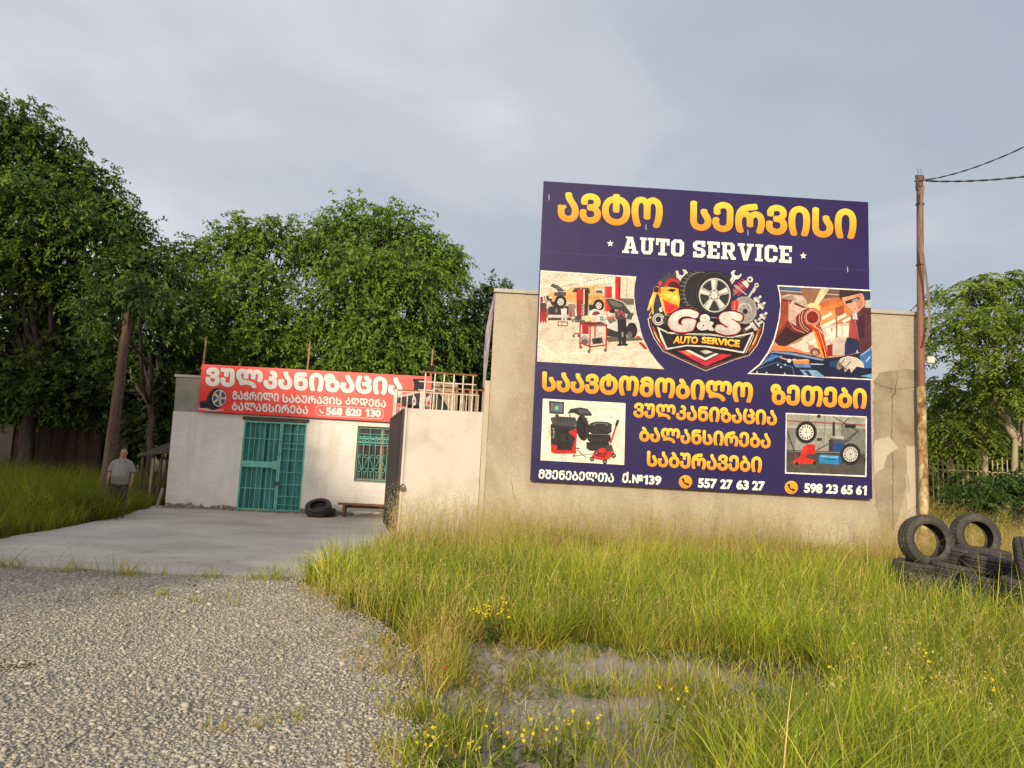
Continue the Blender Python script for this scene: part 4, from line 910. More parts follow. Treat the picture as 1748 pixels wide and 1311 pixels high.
# pick-up body
a.poly([(215, 205), (240, 178), (300, 195), (355, 235), (400, 275), (405, 300), (320, 280), (285, 240)], (58, 56, 58)); a.poly([(230, 190), (300, 208), (370, 262), (330, 268), (280, 225)], (90, 88, 90))
a.poly([(165, 330), (215, 290), (260, 280), (405, 270), (470, 225), (560, 215), (740, 205), (890, 215), (890, 430), (860, 440), (640, 440), (420, 400), (250, 410), (200, 400)], (222, 174, 112))
a.poly([(420, 300), (890, 330), (890, 380), (420, 350)], (206, 156, 96)); a.poly([(480, 285), (515, 235), (590, 228), (588, 290)], (66, 62, 62)); a.poly([(600, 228), (700, 232), (708, 300), (600, 292)], (70, 66, 66)); a.poly([(770, 230), (890, 232), (888, 318), (770, 296)], (206, 200, 188)); a.poly([(778, 265), (850, 260), (870, 300), (780, 292)], (84, 80, 78))
a.line([(745, 210), (750, 400), (720, 430)], 4, (150, 110, 66)); a.line([(420, 360), (560, 375)], 4, (180, 132, 80))
a.poly([(258, 290), (330, 278), (412, 285), (410, 330), (262, 330)], (74, 74, 76)); a.poly([(160, 330), (230, 335), (235, 400), (170, 385)], (60, 56, 56)); a.line([(140, 330), (150, 390), (180, 410)], 9, (52, 50, 52)); a.poly([(195, 340), (235, 335), (238, 362), (200, 360)], (236, 232, 222))
a.poly([(205, 400), (300, 400), (300, 460), (240, 450)], (46, 44, 48))
for cx, cy, r in ((342, 405, 72), (815, 450, 66)): a.ell(cx, cy - 6, r * 1.02, r * 1.08, (44, 38, 38)); a.ell(cx, cy, r * .94, r, (28, 26, 28)); a.ell(cx, cy, r * .56, r * .62, (214, 210, 204)); [a.ell(cx + r * .36 * math.cos(t), cy + r * .40 * math.sin(t), r * .1, r * .12, (90, 86, 84)) for t in np.linspace(0, 5.03, 5)]; a.ell(cx, cy, r * .12, r * .12, (110, 106, 102))
a.poly([(690, 440), (760, 440), (770, 500), (700, 520)], (40, 38, 40))
# lift columns
a.poly([(540, 260), (620, 250), (625, 580), (540, 585)], (150, 30, 36)); a.poly([(556, 250), (622, 245), (622, 375), (552, 378)], (186, 42, 44)); a.poly([(640, 250), (690, 250), (680, 575), (635, 580)], (58, 40, 42)); a.poly([(625, 245), (642, 245), (640, 430), (625, 430)], (226, 202, 174))
for k in range(8): a.line([(600, 440 + 18 * k), (634, 438 + 18 * k)], 6, (200, 190, 178))
a.poly([(890, 212), (980, 210), (975, 520), (888, 520)], (196, 44, 42)); a.poly([(1020, 92), (1085, 94), (1080, 400), (1020, 390)], (204, 40, 42)); a.poly([(1065, 94), (1088, 95), (1084, 400), (1062, 395)], (150, 28, 34)); a.poly([(888, 212), (915, 212), (912, 520), (888, 520)], (226, 78, 64))
# people in the background
for x in (380, 505): a.ell(x + 10, 470, 16, 17, (120, 96, 84)); a.poly([(x - 30, 490), (x + 30, 485), (x + 40, 580), (x + 45, 650), (x + 15, 650), (x + 5, 590), (x - 10, 650), (x - 30, 650), (x - 25, 560)], (206, 202, 196)); a.poly([(x - 26, 495), (x - 4, 490), (x - 8, 560), (x - 26, 560)], (170, 166, 162))
a.rect(440, 430, 520, 590, (150, 120, 112)); a.rect(455, 520, 480, 590, (176, 44, 46)); a.poly([(345, 490), (420, 488), (415, 560), (352, 562)], (224, 220, 214)); a.line([(312, 650), (430, 655), (425, 700), (310, 698), (312, 650)], 9, (156, 50, 48)); a.line([(360, 652), (358, 700)], 7, (156, 50, 48))
# white car with its bonnet open, two mechanics
a.poly([(700, 520), (760, 490), (880, 520), (880, 600), (700, 600)], (214, 210, 204)); a.ell(785, 570, 55, 50, (120, 60, 58), a0=180, a1=360)
a.poly([(900, 365), (1000, 372), (1110, 420), (1210, 520), (1250, 570), (1180, 560), (1040, 500), (960, 490)], (62, 58, 58)); a.poly([(930, 385), (1010, 392), (1120, 450), (1060, 470), (985, 450)], (104, 100, 98)); a.line([(890, 362), (990, 362), (1120, 410), (1250, 545)], 10, (190, 186, 180))
a.poly([(1150, 460), (1255, 450), (1272, 540), (1230, 560)], (196, 196, 190)); a.poly([(880, 640), (1000, 610), (1200, 590), (1290, 570), (1345, 790), (1340, 830), (1100, 830), (930, 790)], (212, 210, 208)); a.poly([(900, 720), (1060, 780), (1060, 850), (920, 830)], (48, 46, 50)); a.ell(1225, 760, 70, 98, (40, 38, 42)); a.ell(1200, 820, 30, 46, (96, 92, 92)); a.poly([(920, 620), (1000, 600), (1040, 640), (950, 680)], (120, 114, 112)); a.poly([(1180, 555), (1250, 535), (1225, 625), (1150, 620)], (80, 76, 78)); a.poly([(900, 840), (1345, 850), (1360, 880), (930, 900)], (98, 90, 84))
a.ell(985, 520, 34, 30, (40, 34, 36)); a.poly([(720, 600), (880, 535), (990, 545), (1010, 590), (930, 610), (820, 650), (760, 660)], (222, 218, 210)); a.poly([(905, 600), (1000, 570), (1012, 600), (920, 616)], (230, 110, 74)); a.line([(910, 540), (935, 600)], 9, (210, 60, 52)); a.ell(850, 610, 22, 24, (90, 88, 90)); a.ell(850, 610, 12, 13, (200, 198, 196)); a.poly([(700, 610), (780, 600), (770, 660), (715, 655)], (226, 178, 164)); a.poly([(790, 690), (890, 690), (860, 800), (800, 810)], (214, 208, 200))
a.poly([(1020, 520), (1130, 515), (1150, 600), (1160, 640), (1050, 640), (1020, 600)], (70, 60, 62)); a.line([(1035, 505), (1060, 560), (1100, 525), (1140, 600)], 9, (220, 84, 70)); a.line([(1100, 510), (1050, 590)], 8, (214, 70, 60)); a.poly([(1045, 625), (1155, 620), (1165, 780), (1150, 930), (1105, 935), (1100, 760), (1100, 935), (1065, 930), (1055, 790)], (38, 34, 38)); a.ell(1080, 938, 38, 13, (26, 24, 26)); a.ell(1145, 936, 36, 13, (26, 24, 26)); a.rect(1098, 780, 1122, 840, (150, 144, 142))
a.poly([(1310, 910), (1350, 905), (1420, 985), (1390, 995)], (186, 56, 50)); a.rect(1280, 822, 1335, 840, (196, 60, 56), 0.3)
# trolleys
a.rect(480, 620, 720, 650, (96, 92, 88), 0.1); a.rect(520, 580, 600, 625, (70, 66, 66)); a.rect(600, 590, 640, 630, (190, 184, 172)); a.rect(650, 575, 700, 650, (236, 206, 120)); a.line([(510, 640), (505, 820)], 12, (206, 200, 190)); a.line([(510, 800), (580, 800)], 12, (170, 40, 42)); a.rect(520, 680, 580, 780, (210, 196, 174)); a.ell(505, 828, 11, 15, (40, 38, 38)); a.ell(565, 826, 11, 15, (40, 38, 38))
a.rect(610, 680, 690, 800, (160, 34, 40)); a.poly([(575, 665), (690, 690), (925, 690), (840, 655)], (110, 36, 40)); a.poly([(580, 668), (690, 694), (925, 694), (925, 708), (690, 708), (580, 682)], (176, 40, 46))
a.poly([(590, 850), (640, 810), (720, 880), (700, 945), (600, 930)], (160, 152, 148)); a.ell(640, 900, 40, 36, (92, 84, 80)); a.poly([(730, 860), (850, 845), (860, 915), (740, 930)], (52, 60, 54)); a.ell(800, 885, 30, 28, (36, 40, 38)); a.poly([(860, 830), (905, 820), (905, 860), (870, 870)], (220, 200, 190))
for p in ([(585, 670), (580, 960)], [(708, 700), (704, 1000)], [(912, 695), (905, 990)], [(770, 690), (768, 840)]): a.line(p, 17, (182, 38, 44))
a.line([(582, 910), (708, 962), (905, 940)], 15, (176, 36, 42)); a.line([(850, 840), (870, 920)], 10, (176, 36, 42))
for x, y in ((592, 965), (694, 1018), (898, 1006)): a.ell(x, y, 17, 20, (48, 44, 44)); a.ell(x, y, 7, 9, (150, 146, 142))
a.build('garage_picture', MT['photo'], bb, color=True)

# --- picture: oil poured from a canister
a = Art(FW, WB, 1270, 480, 7.283)
out_ = [(415, 48), (1574, 108), (1592, 1230), (42, 1152), (190, 1030), (290, 890), (370, 720), (430, 480), (452, 300), (438, 150)]
a.poly(out_, WH)
in_ = [(432, 64), (1572, 122), (1588, 1214), (80, 1140), (205, 1040), (305, 900), (385, 725), (444, 482), (466, 300), (452, 150)]
a.vgrad(in_, (176, 118, 92), (190, 150, 130))
a.poly([(432, 64), (1200, 104), (1190, 200), (900, 220), (760, 190), (455, 170)], (112, 84, 80)); a.poly([(434, 66), (720, 80), (700, 130), (450, 128)], (66, 92, 134)); a.line([(450, 118), (1180, 170)], 10, (206, 186, 172))
a.poly([(700, 90), (960, 96), (850, 320), (760, 300)], (146, 104, 82)); a.poly([(955, 96), (1060, 100), (900, 330), (850, 322)], (240, 206, 170))
a.poly([(870, 300), (1230, 230), (1320, 380), (1310, 520), (960, 480)], (218, 124, 70)); a.poly([(880, 380), (1150, 360), (1140, 560), (950, 560)], (232, 152, 96)); a.poly([(860, 300), (1200, 200), (1230, 240), (940, 345)], (196, 108, 66)); a.poly([(1130, 330), (1240, 300), (1250, 420), (1140, 430)], (158, 84, 58))
a.ell(860, 330, 90, 60, (250, 206, 150)); a.poly([(960, 560), (1300, 520), (1280, 920), (1000, 900), (720, 720), (860, 620)], (214, 196, 180))
for x, y, L in ((980, 460, 120), (1160, 470, 120), (1240, 500, 90), (1030, 540, 110), (960, 570, 60), (820, 770, 130), (1010, 720, 110), (880, 740, 100), (1090, 700, 80), (640, 800, 130), (700, 840, 100)): a.line([(x, y), (x + L * .85, y - L * .45)], 36, (252, 238, 214))
a.rect(1020, 580, 1140, 670, (248, 236, 216)); a.rect(1165, 560, 1220, 690, (244, 232, 214)); a.rect(1235, 560, 1300, 700, (246, 234, 216)); a.rect(1080, 580, 1100, 620, (206, 120, 70)); a.rect(1140, 440, 1160, 700, (150, 110, 92))
a.poly([(1060, 770), (1140, 720), (1270, 760), (1270, 920), (1060, 920)], (196, 184, 176)); a.poly([(1030, 800), (1100, 780), (1100, 930), (1040, 930)], (140, 40, 50)); a.ell(885, 880, 62, 50, (126, 74, 72)); a.ell(885, 890, 34, 28, (190, 150, 140)); a.poly([(560, 800), (760, 740), (820, 880), (700, 880)], (222, 206, 192)); a.poly([(365, 790), (560, 810), (800, 900), (640, 890), (360, 860)], (232, 130, 84))
# canister
a.poly([(470, 190), (540, 160), (720, 180), (770, 230), (800, 330), (600, 240), (470, 250)], (196, 176, 162)); a.poly([(480, 200), (600, 170), (640, 235), (470, 260)], (152, 128, 118))
a.poly([(460, 220), (600, 235), (720, 300), (860, 350), (950, 440), (940, 560), (860, 620), (640, 740), (510, 812), (430, 800), (375, 745), (420, 600), (450, 420)], (122, 48, 42)); a.poly([(470, 255), (560, 260), (550, 480), (420, 640), (450, 420)], (150, 72, 52)); a.poly([(375, 745), (520, 570), (640, 640), (850, 625), (640, 740), (510, 812), (430, 800)], (60, 30, 36)); a.poly([(600, 240), (800, 330), (700, 380), (640, 450), (650, 560), (560, 500), (560, 300)], (206, 176, 162)); a.poly([(620, 255), (790, 335), (720, 330), (630, 290)], (106, 50, 44))
a.line([(560, 250), (550, 480), (620, 590), (760, 650)], 7, (216, 168, 148))
for r_, c_ in ((118, (176, 70, 54)), (106, (226, 176, 152)), (98, (150, 52, 42)), (88, (236, 196, 172)), (80, (132, 38, 34))): a.ell(850, 450, r_ * .92, r_, c_)
for r0 in (150, 182): a.line([(850 - r0 * math.cos(t) * .9, 460 + r0 * math.sin(t)) for t in np.linspace(-0.6, 1.25, 14)], 8, (220, 176, 156))
# stream of oil
st = [(800, 530), (880, 560), (945, 545), (985, 640), (1020, 800), (1050, 960), (1068, 1190), (1010, 1190), (985, 1000), (940, 860), (890, 680), (850, 600)]
a.poly(st, (212, 62, 34)); a.poly([(850, 580), (890, 640), (950, 800), (1000, 960), (1015, 1120), (990, 1010), (930, 840), (880, 680)], (250, 150, 60)); a.poly([(900, 560), (960, 620), (1000, 760), (1010, 850), (960, 760), (920, 640)], (176, 32, 28)); a.poly([(960, 800), (1020, 880), (1040, 1010), (1000, 960)], (110, 24, 26)); a.line([(930, 620), (990, 800), (1030, 1000)], 8, (255, 196, 110)); a.line([(870, 560), (930, 600), (985, 660)], 9, (250, 214, 190)); a.poly([(1010, 1040), (1050, 1020), (1062, 1180), (1020, 1180)], (74, 18, 26))
# mechanic: cap, face, overall
a.poly([(1190, 106), (1480, 120), (1470, 160), (1210, 230), (1180, 190)], (60, 44, 44)); a.poly([(1215, 205), (1400, 165), (1460, 150), (1490, 200), (1490, 330), (1400, 395), (1360, 385), (1300, 330), (1240, 270)], (222, 160, 132)); a.poly([(1380, 180), (1450, 160), (1480, 220), (1470, 320), (1410, 380)], (196, 126, 100)); a.poly([(1250, 250), (1330, 225), (1420, 195), (1440, 225), (1350, 265), (1270, 285)], (58, 52, 60)); a.poly([(1340, 235), (1410, 212), (1420, 240), (1350, 265)], (140, 150, 150)); a.poly([(1355, 345), (1395, 335), (1380, 355)], (160, 74, 66)); a.poly([(1462, 130), (1570, 124), (1572, 230), (1500, 240), (1490, 180)], (40, 52, 82)); a.ell(1468, 210, 18, 34, (206, 142, 116))
a.poly([(1410, 390), (1500, 300), (1576, 320), (1586, 800), (1500, 880), (1270, 900), (1250, 780), (1300, 690), (1330, 520), (1350, 420)], (84, 48, 62)); a.poly([(1510, 240), (1574, 230), (1578, 330), (1500, 330)], (170, 182, 186)); a.poly([(1330, 430), (1385, 440), (1400, 720), (1300, 700)], (166, 70, 62)); a.poly([(1350, 400), (1400, 390), (1410, 480), (1350, 470)], (214, 206, 204)); a.poly([(1280, 700), (1420, 740), (1440, 880), (1250, 930), (1250, 800)], (44, 48, 86)); a.poly([(1420, 450), (1500, 420), (1490, 700), (1430, 700)], (66, 38, 54)); a.line([(1380, 450), (1420, 740)], 7, (190, 120, 110)); a.poly([(1385, 900), (1405, 850), (1425, 900), (1410, 950)], (196, 206, 210))
# engine bay
a.poly([(205, 1040), (305, 905), (360, 860), (640, 880), (1000, 960), (1260, 930), (1586, 860), (1588, 1214), (80, 1140)], (28, 34, 62)); a.poly([(310, 900), (380, 865), (640, 895), (990, 970), (980, 990), (600, 920), (380, 890)], (120, 140, 176)); a.poly([(240, 1000), (340, 910), (430, 920), (350, 990)], (56, 104, 172)); a.line([(215, 1040), (330, 960), (470, 930)], 10, (96, 156, 214)); a.line([(170, 1090), (400, 1010), (600, 1070), (620, 1160)], 9, (70, 110, 160)); a.line([(450, 950), (560, 985), (640, 970)], 14, (206, 170, 166)); a.ell(560, 990, 22, 24, (210, 214, 220))
a.poly([(600, 980), (780, 970), (812, 990), (805, 1030), (620, 1030)], (232, 132, 76)); a.poly([(600, 980), (780, 970), (812, 985), (640, 1000)], (250, 176, 120)); a.poly([(610, 1032), (820, 1032), (825, 1075), (640, 1070)], (96, 130, 176)); a.poly([(690, 1100), (900, 1110), (1010, 1195), (760, 1175)], (128, 168, 206)); a.poly([(740, 1110), (800, 1112), (850, 1180), (800, 1178)], (40, 60, 96)); a.line([(830, 1030), (980, 1035)], 12, (180, 196, 214))
for x, y in ((160, 1130), (280, 1140), (460, 1070), (510, 1040), (505, 1150), (420, 1040)): a.ell(x, y, 12, 12, (150, 196, 230))
a.poly([(1060, 1000), (1200, 960), (1160, 1080), (1060, 1060)], (40, 62, 104)); a.poly([(1430, 930), (1580, 820), (1586, 1080), (1480, 1080)], (62, 110, 178)); a.line([(1450, 920), (1560, 850)], 12, (150, 196, 230)); a.line([(1520, 1000), (1560, 940)], 14, (176, 210, 236)); a.poly([(1440, 1180), (1586, 1150), (1587, 1205)], (110, 160, 206))
a.poly([(1150, 1040), (1200, 960), (1290, 930), (1400, 950), (1480, 1010), (1490, 1080), (1400, 1060), (1330, 1140), (1310, 1080), (1250, 1130), (1240, 1060), (1180, 1100)], (204, 192, 182)); a.poly([(1150, 1040), (1180, 1000), (1300, 1120), (1240, 1060), (1185, 1105), (1150, 1090)], (130, 116, 112))
for p in ([(1210, 1030), (1250, 960)], [(1270, 1060), (1320, 1000)]): a.line(p, 10, (62, 54, 56))
a.build('oil_picture', MT['photo'], bb, color=True)

# --- picture: wheel balancer, tyres and trolley jack on white
def tyre_side(a, cx, cy, r, asp=1.0, spokes=5, rim=(196, 194, 190), tyre=(38, 36, 38)):
    a.ell(cx, cy, r * asp, r, tyre); a.ell(cx, cy, r * .94 * asp, r * .94, (58, 56, 58)); a.ell(cx, cy, r * .88 * asp, r * .88, tyre); a.ell(cx, cy, r * .70 * asp, r * .70, rim); a.ell(cx, cy, r * .62 * asp, r * .62, (52, 50, 54))
    for k in range(spokes):
        t = 2 * math.pi * k / spokes - math.pi / 2; w_ = 1.1 / spokes + .05
        a.poly([(cx + r * .12 * math.cos(t - 1) * asp, cy + r * .12 * math.sin(t - 1)), (cx + r * .66 * math.cos(t - w_ * .7) * asp, cy + r * .66 * math.sin(t - w_ * .7)), (cx + r * .66 * math.cos(t + w_ * .7) * asp, cy + r * .66 * math.sin(t + w_ * .7)), (cx + r * .12 * math.cos(t + 1) * asp, cy + r * .12 * math.sin(t + 1))], rim)
    a.ell(cx, cy, r * .17 * asp, r * .17, rim); a.ell(cx, cy, r * .09 * asp, r * .09, (120, 118, 116))
a = Art(FW, WB, 900, 600, K)
a.poly([(78, 234), (489, 257), (482, 564), (66, 541)], (250, 244, 232)); a.vgrad([(82, 239), (484, 261), (478, 559), (71, 537)], (242, 234, 220), (240, 228, 210))
a.poly([(108, 246), (184, 252), (182, 312), (110, 308)], (44, 48, 58)); a.poly([(116, 254), (177, 258), (175, 303), (117, 300)], (88, 104, 130)); a.ell(146, 280, 18, 19, (60, 130, 130)); a.ell(146, 280, 9, 10, (150, 190, 170)); a.rect(118, 257, 126, 298, (170, 80, 84)); a.rect(167, 260, 174, 300, (170, 90, 94)); a.rect(140, 312, 156, 328, (40, 40, 44))
a.poly([(114, 330), (150, 322), (240, 328), (250, 360), (232, 374), (125, 364)], (72, 72, 76))
for k in range(6): a.line([(150 + k * 15, 328), (156 + k * 15, 345)], 4, (30, 30, 34))
a.poly([(116, 360), (135, 364), (232, 374), (252, 362), (246, 430), (240, 500), (118, 500)], (48, 46, 48)); a.poly([(118, 460), (150, 470), (140, 508), (118, 502)], (206, 44, 42)); a.poly([(138, 490), (246, 492), (242, 508), (138, 508)], (204, 40, 40)); a.poly([(205, 400), (246, 380), (242, 500), (220, 495), (238, 430)], (210, 40, 40)); a.poly([(150, 380), (205, 378), (206, 480), (150, 484)], (38, 36, 38)); a.rect(165, 408, 192, 446, (58, 56, 58)); a.line([(122, 384), (132, 384), (132, 428), (122, 428)], 4, (150, 148, 146)); a.line([(120, 400), (136, 400)], 3, (150, 148, 146))
a.poly([(198, 310), (215, 285), (262, 278), (300, 285), (322, 312), (318, 320), (262, 320), (230, 305)], (52, 52, 56)); a.poly([(250, 288), (296, 290), (312, 310), (262, 308)], (84, 84, 88)); a.line([(212, 312), (214, 345)], 5, (60, 60, 64))
a.ell(276, 380, 32, 64, (58, 56, 58), rot=-0.1); a.ell(268, 382, 22, 58, (36, 34, 36), rot=-0.1)
for k in range(9): a.line([(285, 330 + k * 12), (304, 334 + k * 12)], 3, (28, 26, 28))
for k, (x, y) in enumerate(((352, 462), (358, 422), (362, 378))): a.poly([(x - 58, y - 12), (x + 56, y - 8), (x + 58, y + 22), (x + 40, y + 34), (x - 40, y + 32), (x - 58, y + 20)], (40, 38, 40)); [a.line([(x - 50 + j * 13, y + 2), (x - 46 + j * 13, y + 26)], 2.5, (78, 76, 78)) for j in range(8)]
a.ell(364, 366, 57, 18, (54, 52, 54)); a.ell(364, 364, 36, 10, (120, 112, 106)); a.ell(364, 366, 30, 8, (50, 48, 50))
a.line([(448, 352), (414, 455)], 9, (206, 46, 44)); a.line([(451, 344), (443, 366)], 13, (44, 42, 44)); a.poly([(330, 500), (370, 478), (430, 488), (432, 512), (392, 545), (318, 530)], (208, 50, 46)); a.poly([(385, 470), (420, 462), (428, 492), (396, 500)], (74, 66, 66)); a.poly([(345, 505), (400, 498), (385, 530), (345, 522)], (150, 34, 36))
for x, y in ((322, 534), (386, 548), (430, 518), (345, 506)): a.ell(x, y, 11, 12, (40, 38, 40)); a.ell(x, y, 5, 5, (150, 146, 142))
a.line([(228, 520), (330, 508)], 4, (140, 136, 132)); a.line([(250, 490), (296, 530)], 4, (90, 86, 84)); a.ell(232, 518, 7, 6, (130, 126, 122)); a.line([(238, 480), (258, 482)], 6, (60, 58, 60))
a.build('balancer_picture', MT['photo'], bb, color=True)

# --- picture: tyre fitting machine
a = Art(FW, WB, 900, 600, K)
a.poly([(1286, 305), (1689, 323), (1687, 624), (1282, 607)], (240, 236, 230)); a.vgrad([(1291, 311), (1683, 329), (1681, 617), (1288, 600)], (160, 160, 152), (150, 150, 142))
a.poly([(1290, 340), (1683, 362), (1683, 372), (1290, 348)], (150, 100, 94)); a.line([(1290, 372), (1683, 384)], 5, (190, 186, 178)); a.line([(1480, 322), (1474, 480)], 3, (108, 106, 102)); a.line([(1398, 316), (1394, 470)], 3, (120, 118, 112)); a.poly([(1290, 380), (1340, 384), (1330, 500), (1289, 500)], (126, 126, 120)); a.poly([(1560, 376), (1683, 384), (1683, 500), (1560, 490)], (120, 120, 116))
a.poly([(1289, 497), (1683, 508), (1681, 617), (1288, 600)], (72, 68, 66)); a.poly([(1289, 545), (1682, 560), (1681, 617), (1288, 600)], (84, 80, 76)); a.line([(1289, 492), (1683, 503)], 4, (52, 50, 50))
a.line([(1520, 322), (1650, 400)], 4, (40, 40, 42)); a.line([(1600, 330), (1560, 372), (1635, 372)], 4, (44, 44, 46)); a.rect(1580, 362, 1634, 380, (40, 40, 44)); a.line([(1640, 400), (1600, 440), (1560, 470)], 5, (58, 58, 60)); a.rect(1518, 350, 1530, 420, (46, 46, 52)); a.rect(1545, 365, 1560, 430, (150, 150, 150)); a.rect(1530, 420, 1575, 440, (170, 170, 170)); a.poly([(1505, 430), (1590, 440), (1575, 470), (1510, 465)], (84, 84, 90)); a.rect(1520, 455, 1575, 500, (40, 72, 140)); a.rect(1500, 440, 1520, 500, (56, 56, 60)); a.ell(1450, 322, 10, 9, (50, 48, 48))
for k in range(9): a.line([(1580 + k * 6, 445 - k * 5), (1590 + k * 6, 438 - k * 5)], 4, (70, 70, 70))
a.line([(1292, 395), (1330, 500)], 5, (52, 52, 56)); a.line([(1440, 490), (1510, 452)], 5, (60, 60, 62)); a.rect(1440, 430, 1466, 444, (56, 56, 58))
tyre_side(a, 1387, 402, 55, 0.96, 14, (216, 214, 208)); a.poly([(1385, 462), (1432, 462), (1430, 510), (1388, 512)], (196, 50, 40)); a.poly([(1372, 470), (1394, 466), (1386, 540), (1350, 545)], (208, 56, 44)); a.poly([(1320, 548), (1360, 520), (1430, 540), (1436, 556), (1350, 560), (1322, 560)], (206, 54, 44)); a.line([(1330, 510), (1345, 540)], 6, (196, 48, 40))
for x, y in ((1340, 556), (1428, 554)): a.ell(x, y, 8, 9, (40, 38, 40))
a.poly([(1458, 512), (1548, 518), (1556, 526), (1556, 556), (1546, 562), (1456, 556), (1450, 548), (1450, 520)], (46, 134, 190)); a.poly([(1460, 516), (1546, 522), (1548, 530), (1458, 524)], (110, 180, 220)); a.line([(1478, 534), (1530, 538)], 4, (24, 70, 110)); a.ell(1553, 540, 8, 20, (36, 100, 150))
tyre_side(a, 1607, 511, 54, 0.96, 16, (196, 194, 190)); a.line([(1676, 530), (1679, 560)], 5, (44, 44, 46))
a.build('tyre_picture', MT['photo'], bb, color=True)

# --- emblem
a = Art(FW, WB, 1090, 440, 6.554)
BK = (28, 24, 28); SV = (222, 216, 210); SD = (140, 136, 134)
sh = [(102, 680), (115, 760), (170, 900), (270, 1045), (450, 1130), (600, 1200), (750, 1268), (900, 1210), (1080, 1140), (1240, 1095), (1330, 980), (1390, 840), (1410, 730), (1380, 700), (1250, 690), (300, 640)]
a.poly(sh, SV); 
def shrink(p, k, c=(752, 880)): return [(c[0] + (x - c[0]) * k, c[1] + (y - c[1]) * k) for x, y in p]
a.poly(shrink(sh, 0.985), BK); a.poly(shrink(sh, 0.955), (150, 92, 44)); a.poly(shrink(sh, 0.945), BK)
a.line([(160, 780), (210, 900), (290, 1020)], 22, (196, 60, 52)); a.line([(175, 830), (235, 940)], 9, (252, 214, 110)); a.line([(215, 780), (250, 900), (310, 1010)], 8, SV); a.line([(1345, 800), (1300, 940), (1240, 1040)], 22, (214, 92, 44)); a.line([(1330, 860), (1275, 970)], 9, (252, 206, 100)); a.line([(1290, 860), (1250, 960), (1200, 1060)], 8, SV)
a.poly([(430, 1040), (560, 1040), (745, 1165), (920, 1075), (1050, 1085), (750, 1215)], (196, 40, 62)); a.poly([(470, 1045), (520, 1042), (600, 1090), (560, 1095)], (240, 120, 60)); a.poly([(520, 1035), (745, 1150), (900, 1075), (860, 1068), (745, 1120), (570, 1032)], SV); a.poly([(640, 1030), (745, 1100), (870, 1065), (760, 1030)], (60, 56, 58)); a.poly([(690, 1045), (750, 1078), (830, 1055), (755, 1030)], (196, 192, 188)); a.line([(300, 1050), (745, 1230), (1220, 1090)], 6, (150, 60, 66))
# banner plate
a.poly([(205, 770), (330, 830), (560, 845), (800, 850), (1050, 880), (1200, 850), (1290, 830), (1180, 1070), (950, 1030), (745, 1000), (540, 990), (310, 1030)], SV); a.poly([(232, 800), (330, 848), (560, 862), (800, 868), (1050, 898), (1190, 868), (1262, 850), (1168, 1050), (950, 1012), (745, 984), (540, 974), (322, 1010)], (36, 28, 34)); a.line([(300, 810), (350, 852), (800, 858), (1150, 895), (1210, 860)], 7, SD)
# gear, wrench left
for k in range(14):
    t = 2 * math.pi * k / 14; a.poly([(370 + 120 * math.cos(t - .12), 310 + 120 * math.sin(t - .12)), (370 + 145 * math.cos(t - .08), 310 + 145 * math.sin(t - .08)), (370 + 145 * math.cos(t + .08), 310 + 145 * math.sin(t + .08)), (370 + 120 * math.cos(t + .12), 310 + 120 * math.sin(t + .12))], (74, 72, 78))
a.ell(370, 310, 124, 122, (66, 64, 70)); a.ell(378, 318, 92, 88, (186, 40, 54)); a.ell(390, 326, 62, 60, (70, 26, 34)); a.ell(240, 285, 24, 24, (200, 60, 62))
a.poly([(415, 150), (440, 140), (455, 190), (490, 200), (510, 175), (490, 130), (530, 135), (560, 180), (530, 240), (500, 250), (520, 340), (480, 340), (460, 250), (425, 220)], (214, 208, 200)); a.poly([(470, 250), (500, 250), (515, 340), (490, 340)], (160, 156, 152))
# oil can
a.poly([(195, 345), (245, 330), (330, 325), (445, 345), (470, 430), (450, 560), (350, 610), (300, 640), (270, 560), (225, 420)], (248, 186, 58)); a.poly([(225, 420), (300, 480), (450, 540), (440, 580), (330, 630), (290, 620)], (226, 78, 44)); a.poly([(300, 500), (420, 550), (350, 610), (310, 590)], (206, 44, 52)); a.poly([(235, 440), (270, 450), (300, 620), (285, 630)], (250, 200, 90)); a.poly([(310, 365), (370, 345), (430, 360), (380, 385)], BK); a.poly([(270, 400), (430, 420), (445, 500), (330, 450)], (252, 210, 96)); a.ell(205, 360, 42, 42, (238, 180, 110)); a.ell(198, 358, 32, 36, (60, 40, 34)); a.rect(225, 330, 248, 400, (206, 56, 48))
a.poly([(165, 380), (205, 395), (180, 470), (165, 560), (170, 630), (150, 630), (145, 540), (115, 590), (95, 590), (125, 480)], (246, 186, 62)); a.poly([(160, 400), (180, 410), (150, 500), (110, 580), (130, 490)], (255, 222, 130)); a.ell(130, 665, 11, 14, (240, 190, 90)); a.line([(150, 590), (118, 645)], 8, (240, 180, 70))
a.rect(190, 460, 230, 505, (60, 58, 62)); a.poly([(170, 560), (260, 540), (300, 640), (200, 640)], (52, 50, 54)); a.poly([(225, 570), (262, 545), (270, 600), (240, 610)], SV)
a.ell(228, 690, 76, 72, (60, 58, 62)); a.ell(222, 690, 68, 66, (206, 202, 198)); a.ell(222, 690, 56, 54, (90, 88, 90)); a.ell(222, 690, 46, 46, (214, 210, 206)); a.ell(222, 690, 32, 34, (34, 32, 36)); a.poly([(285, 640), (320, 660), (310, 760), (270, 750)], (60, 58, 62))
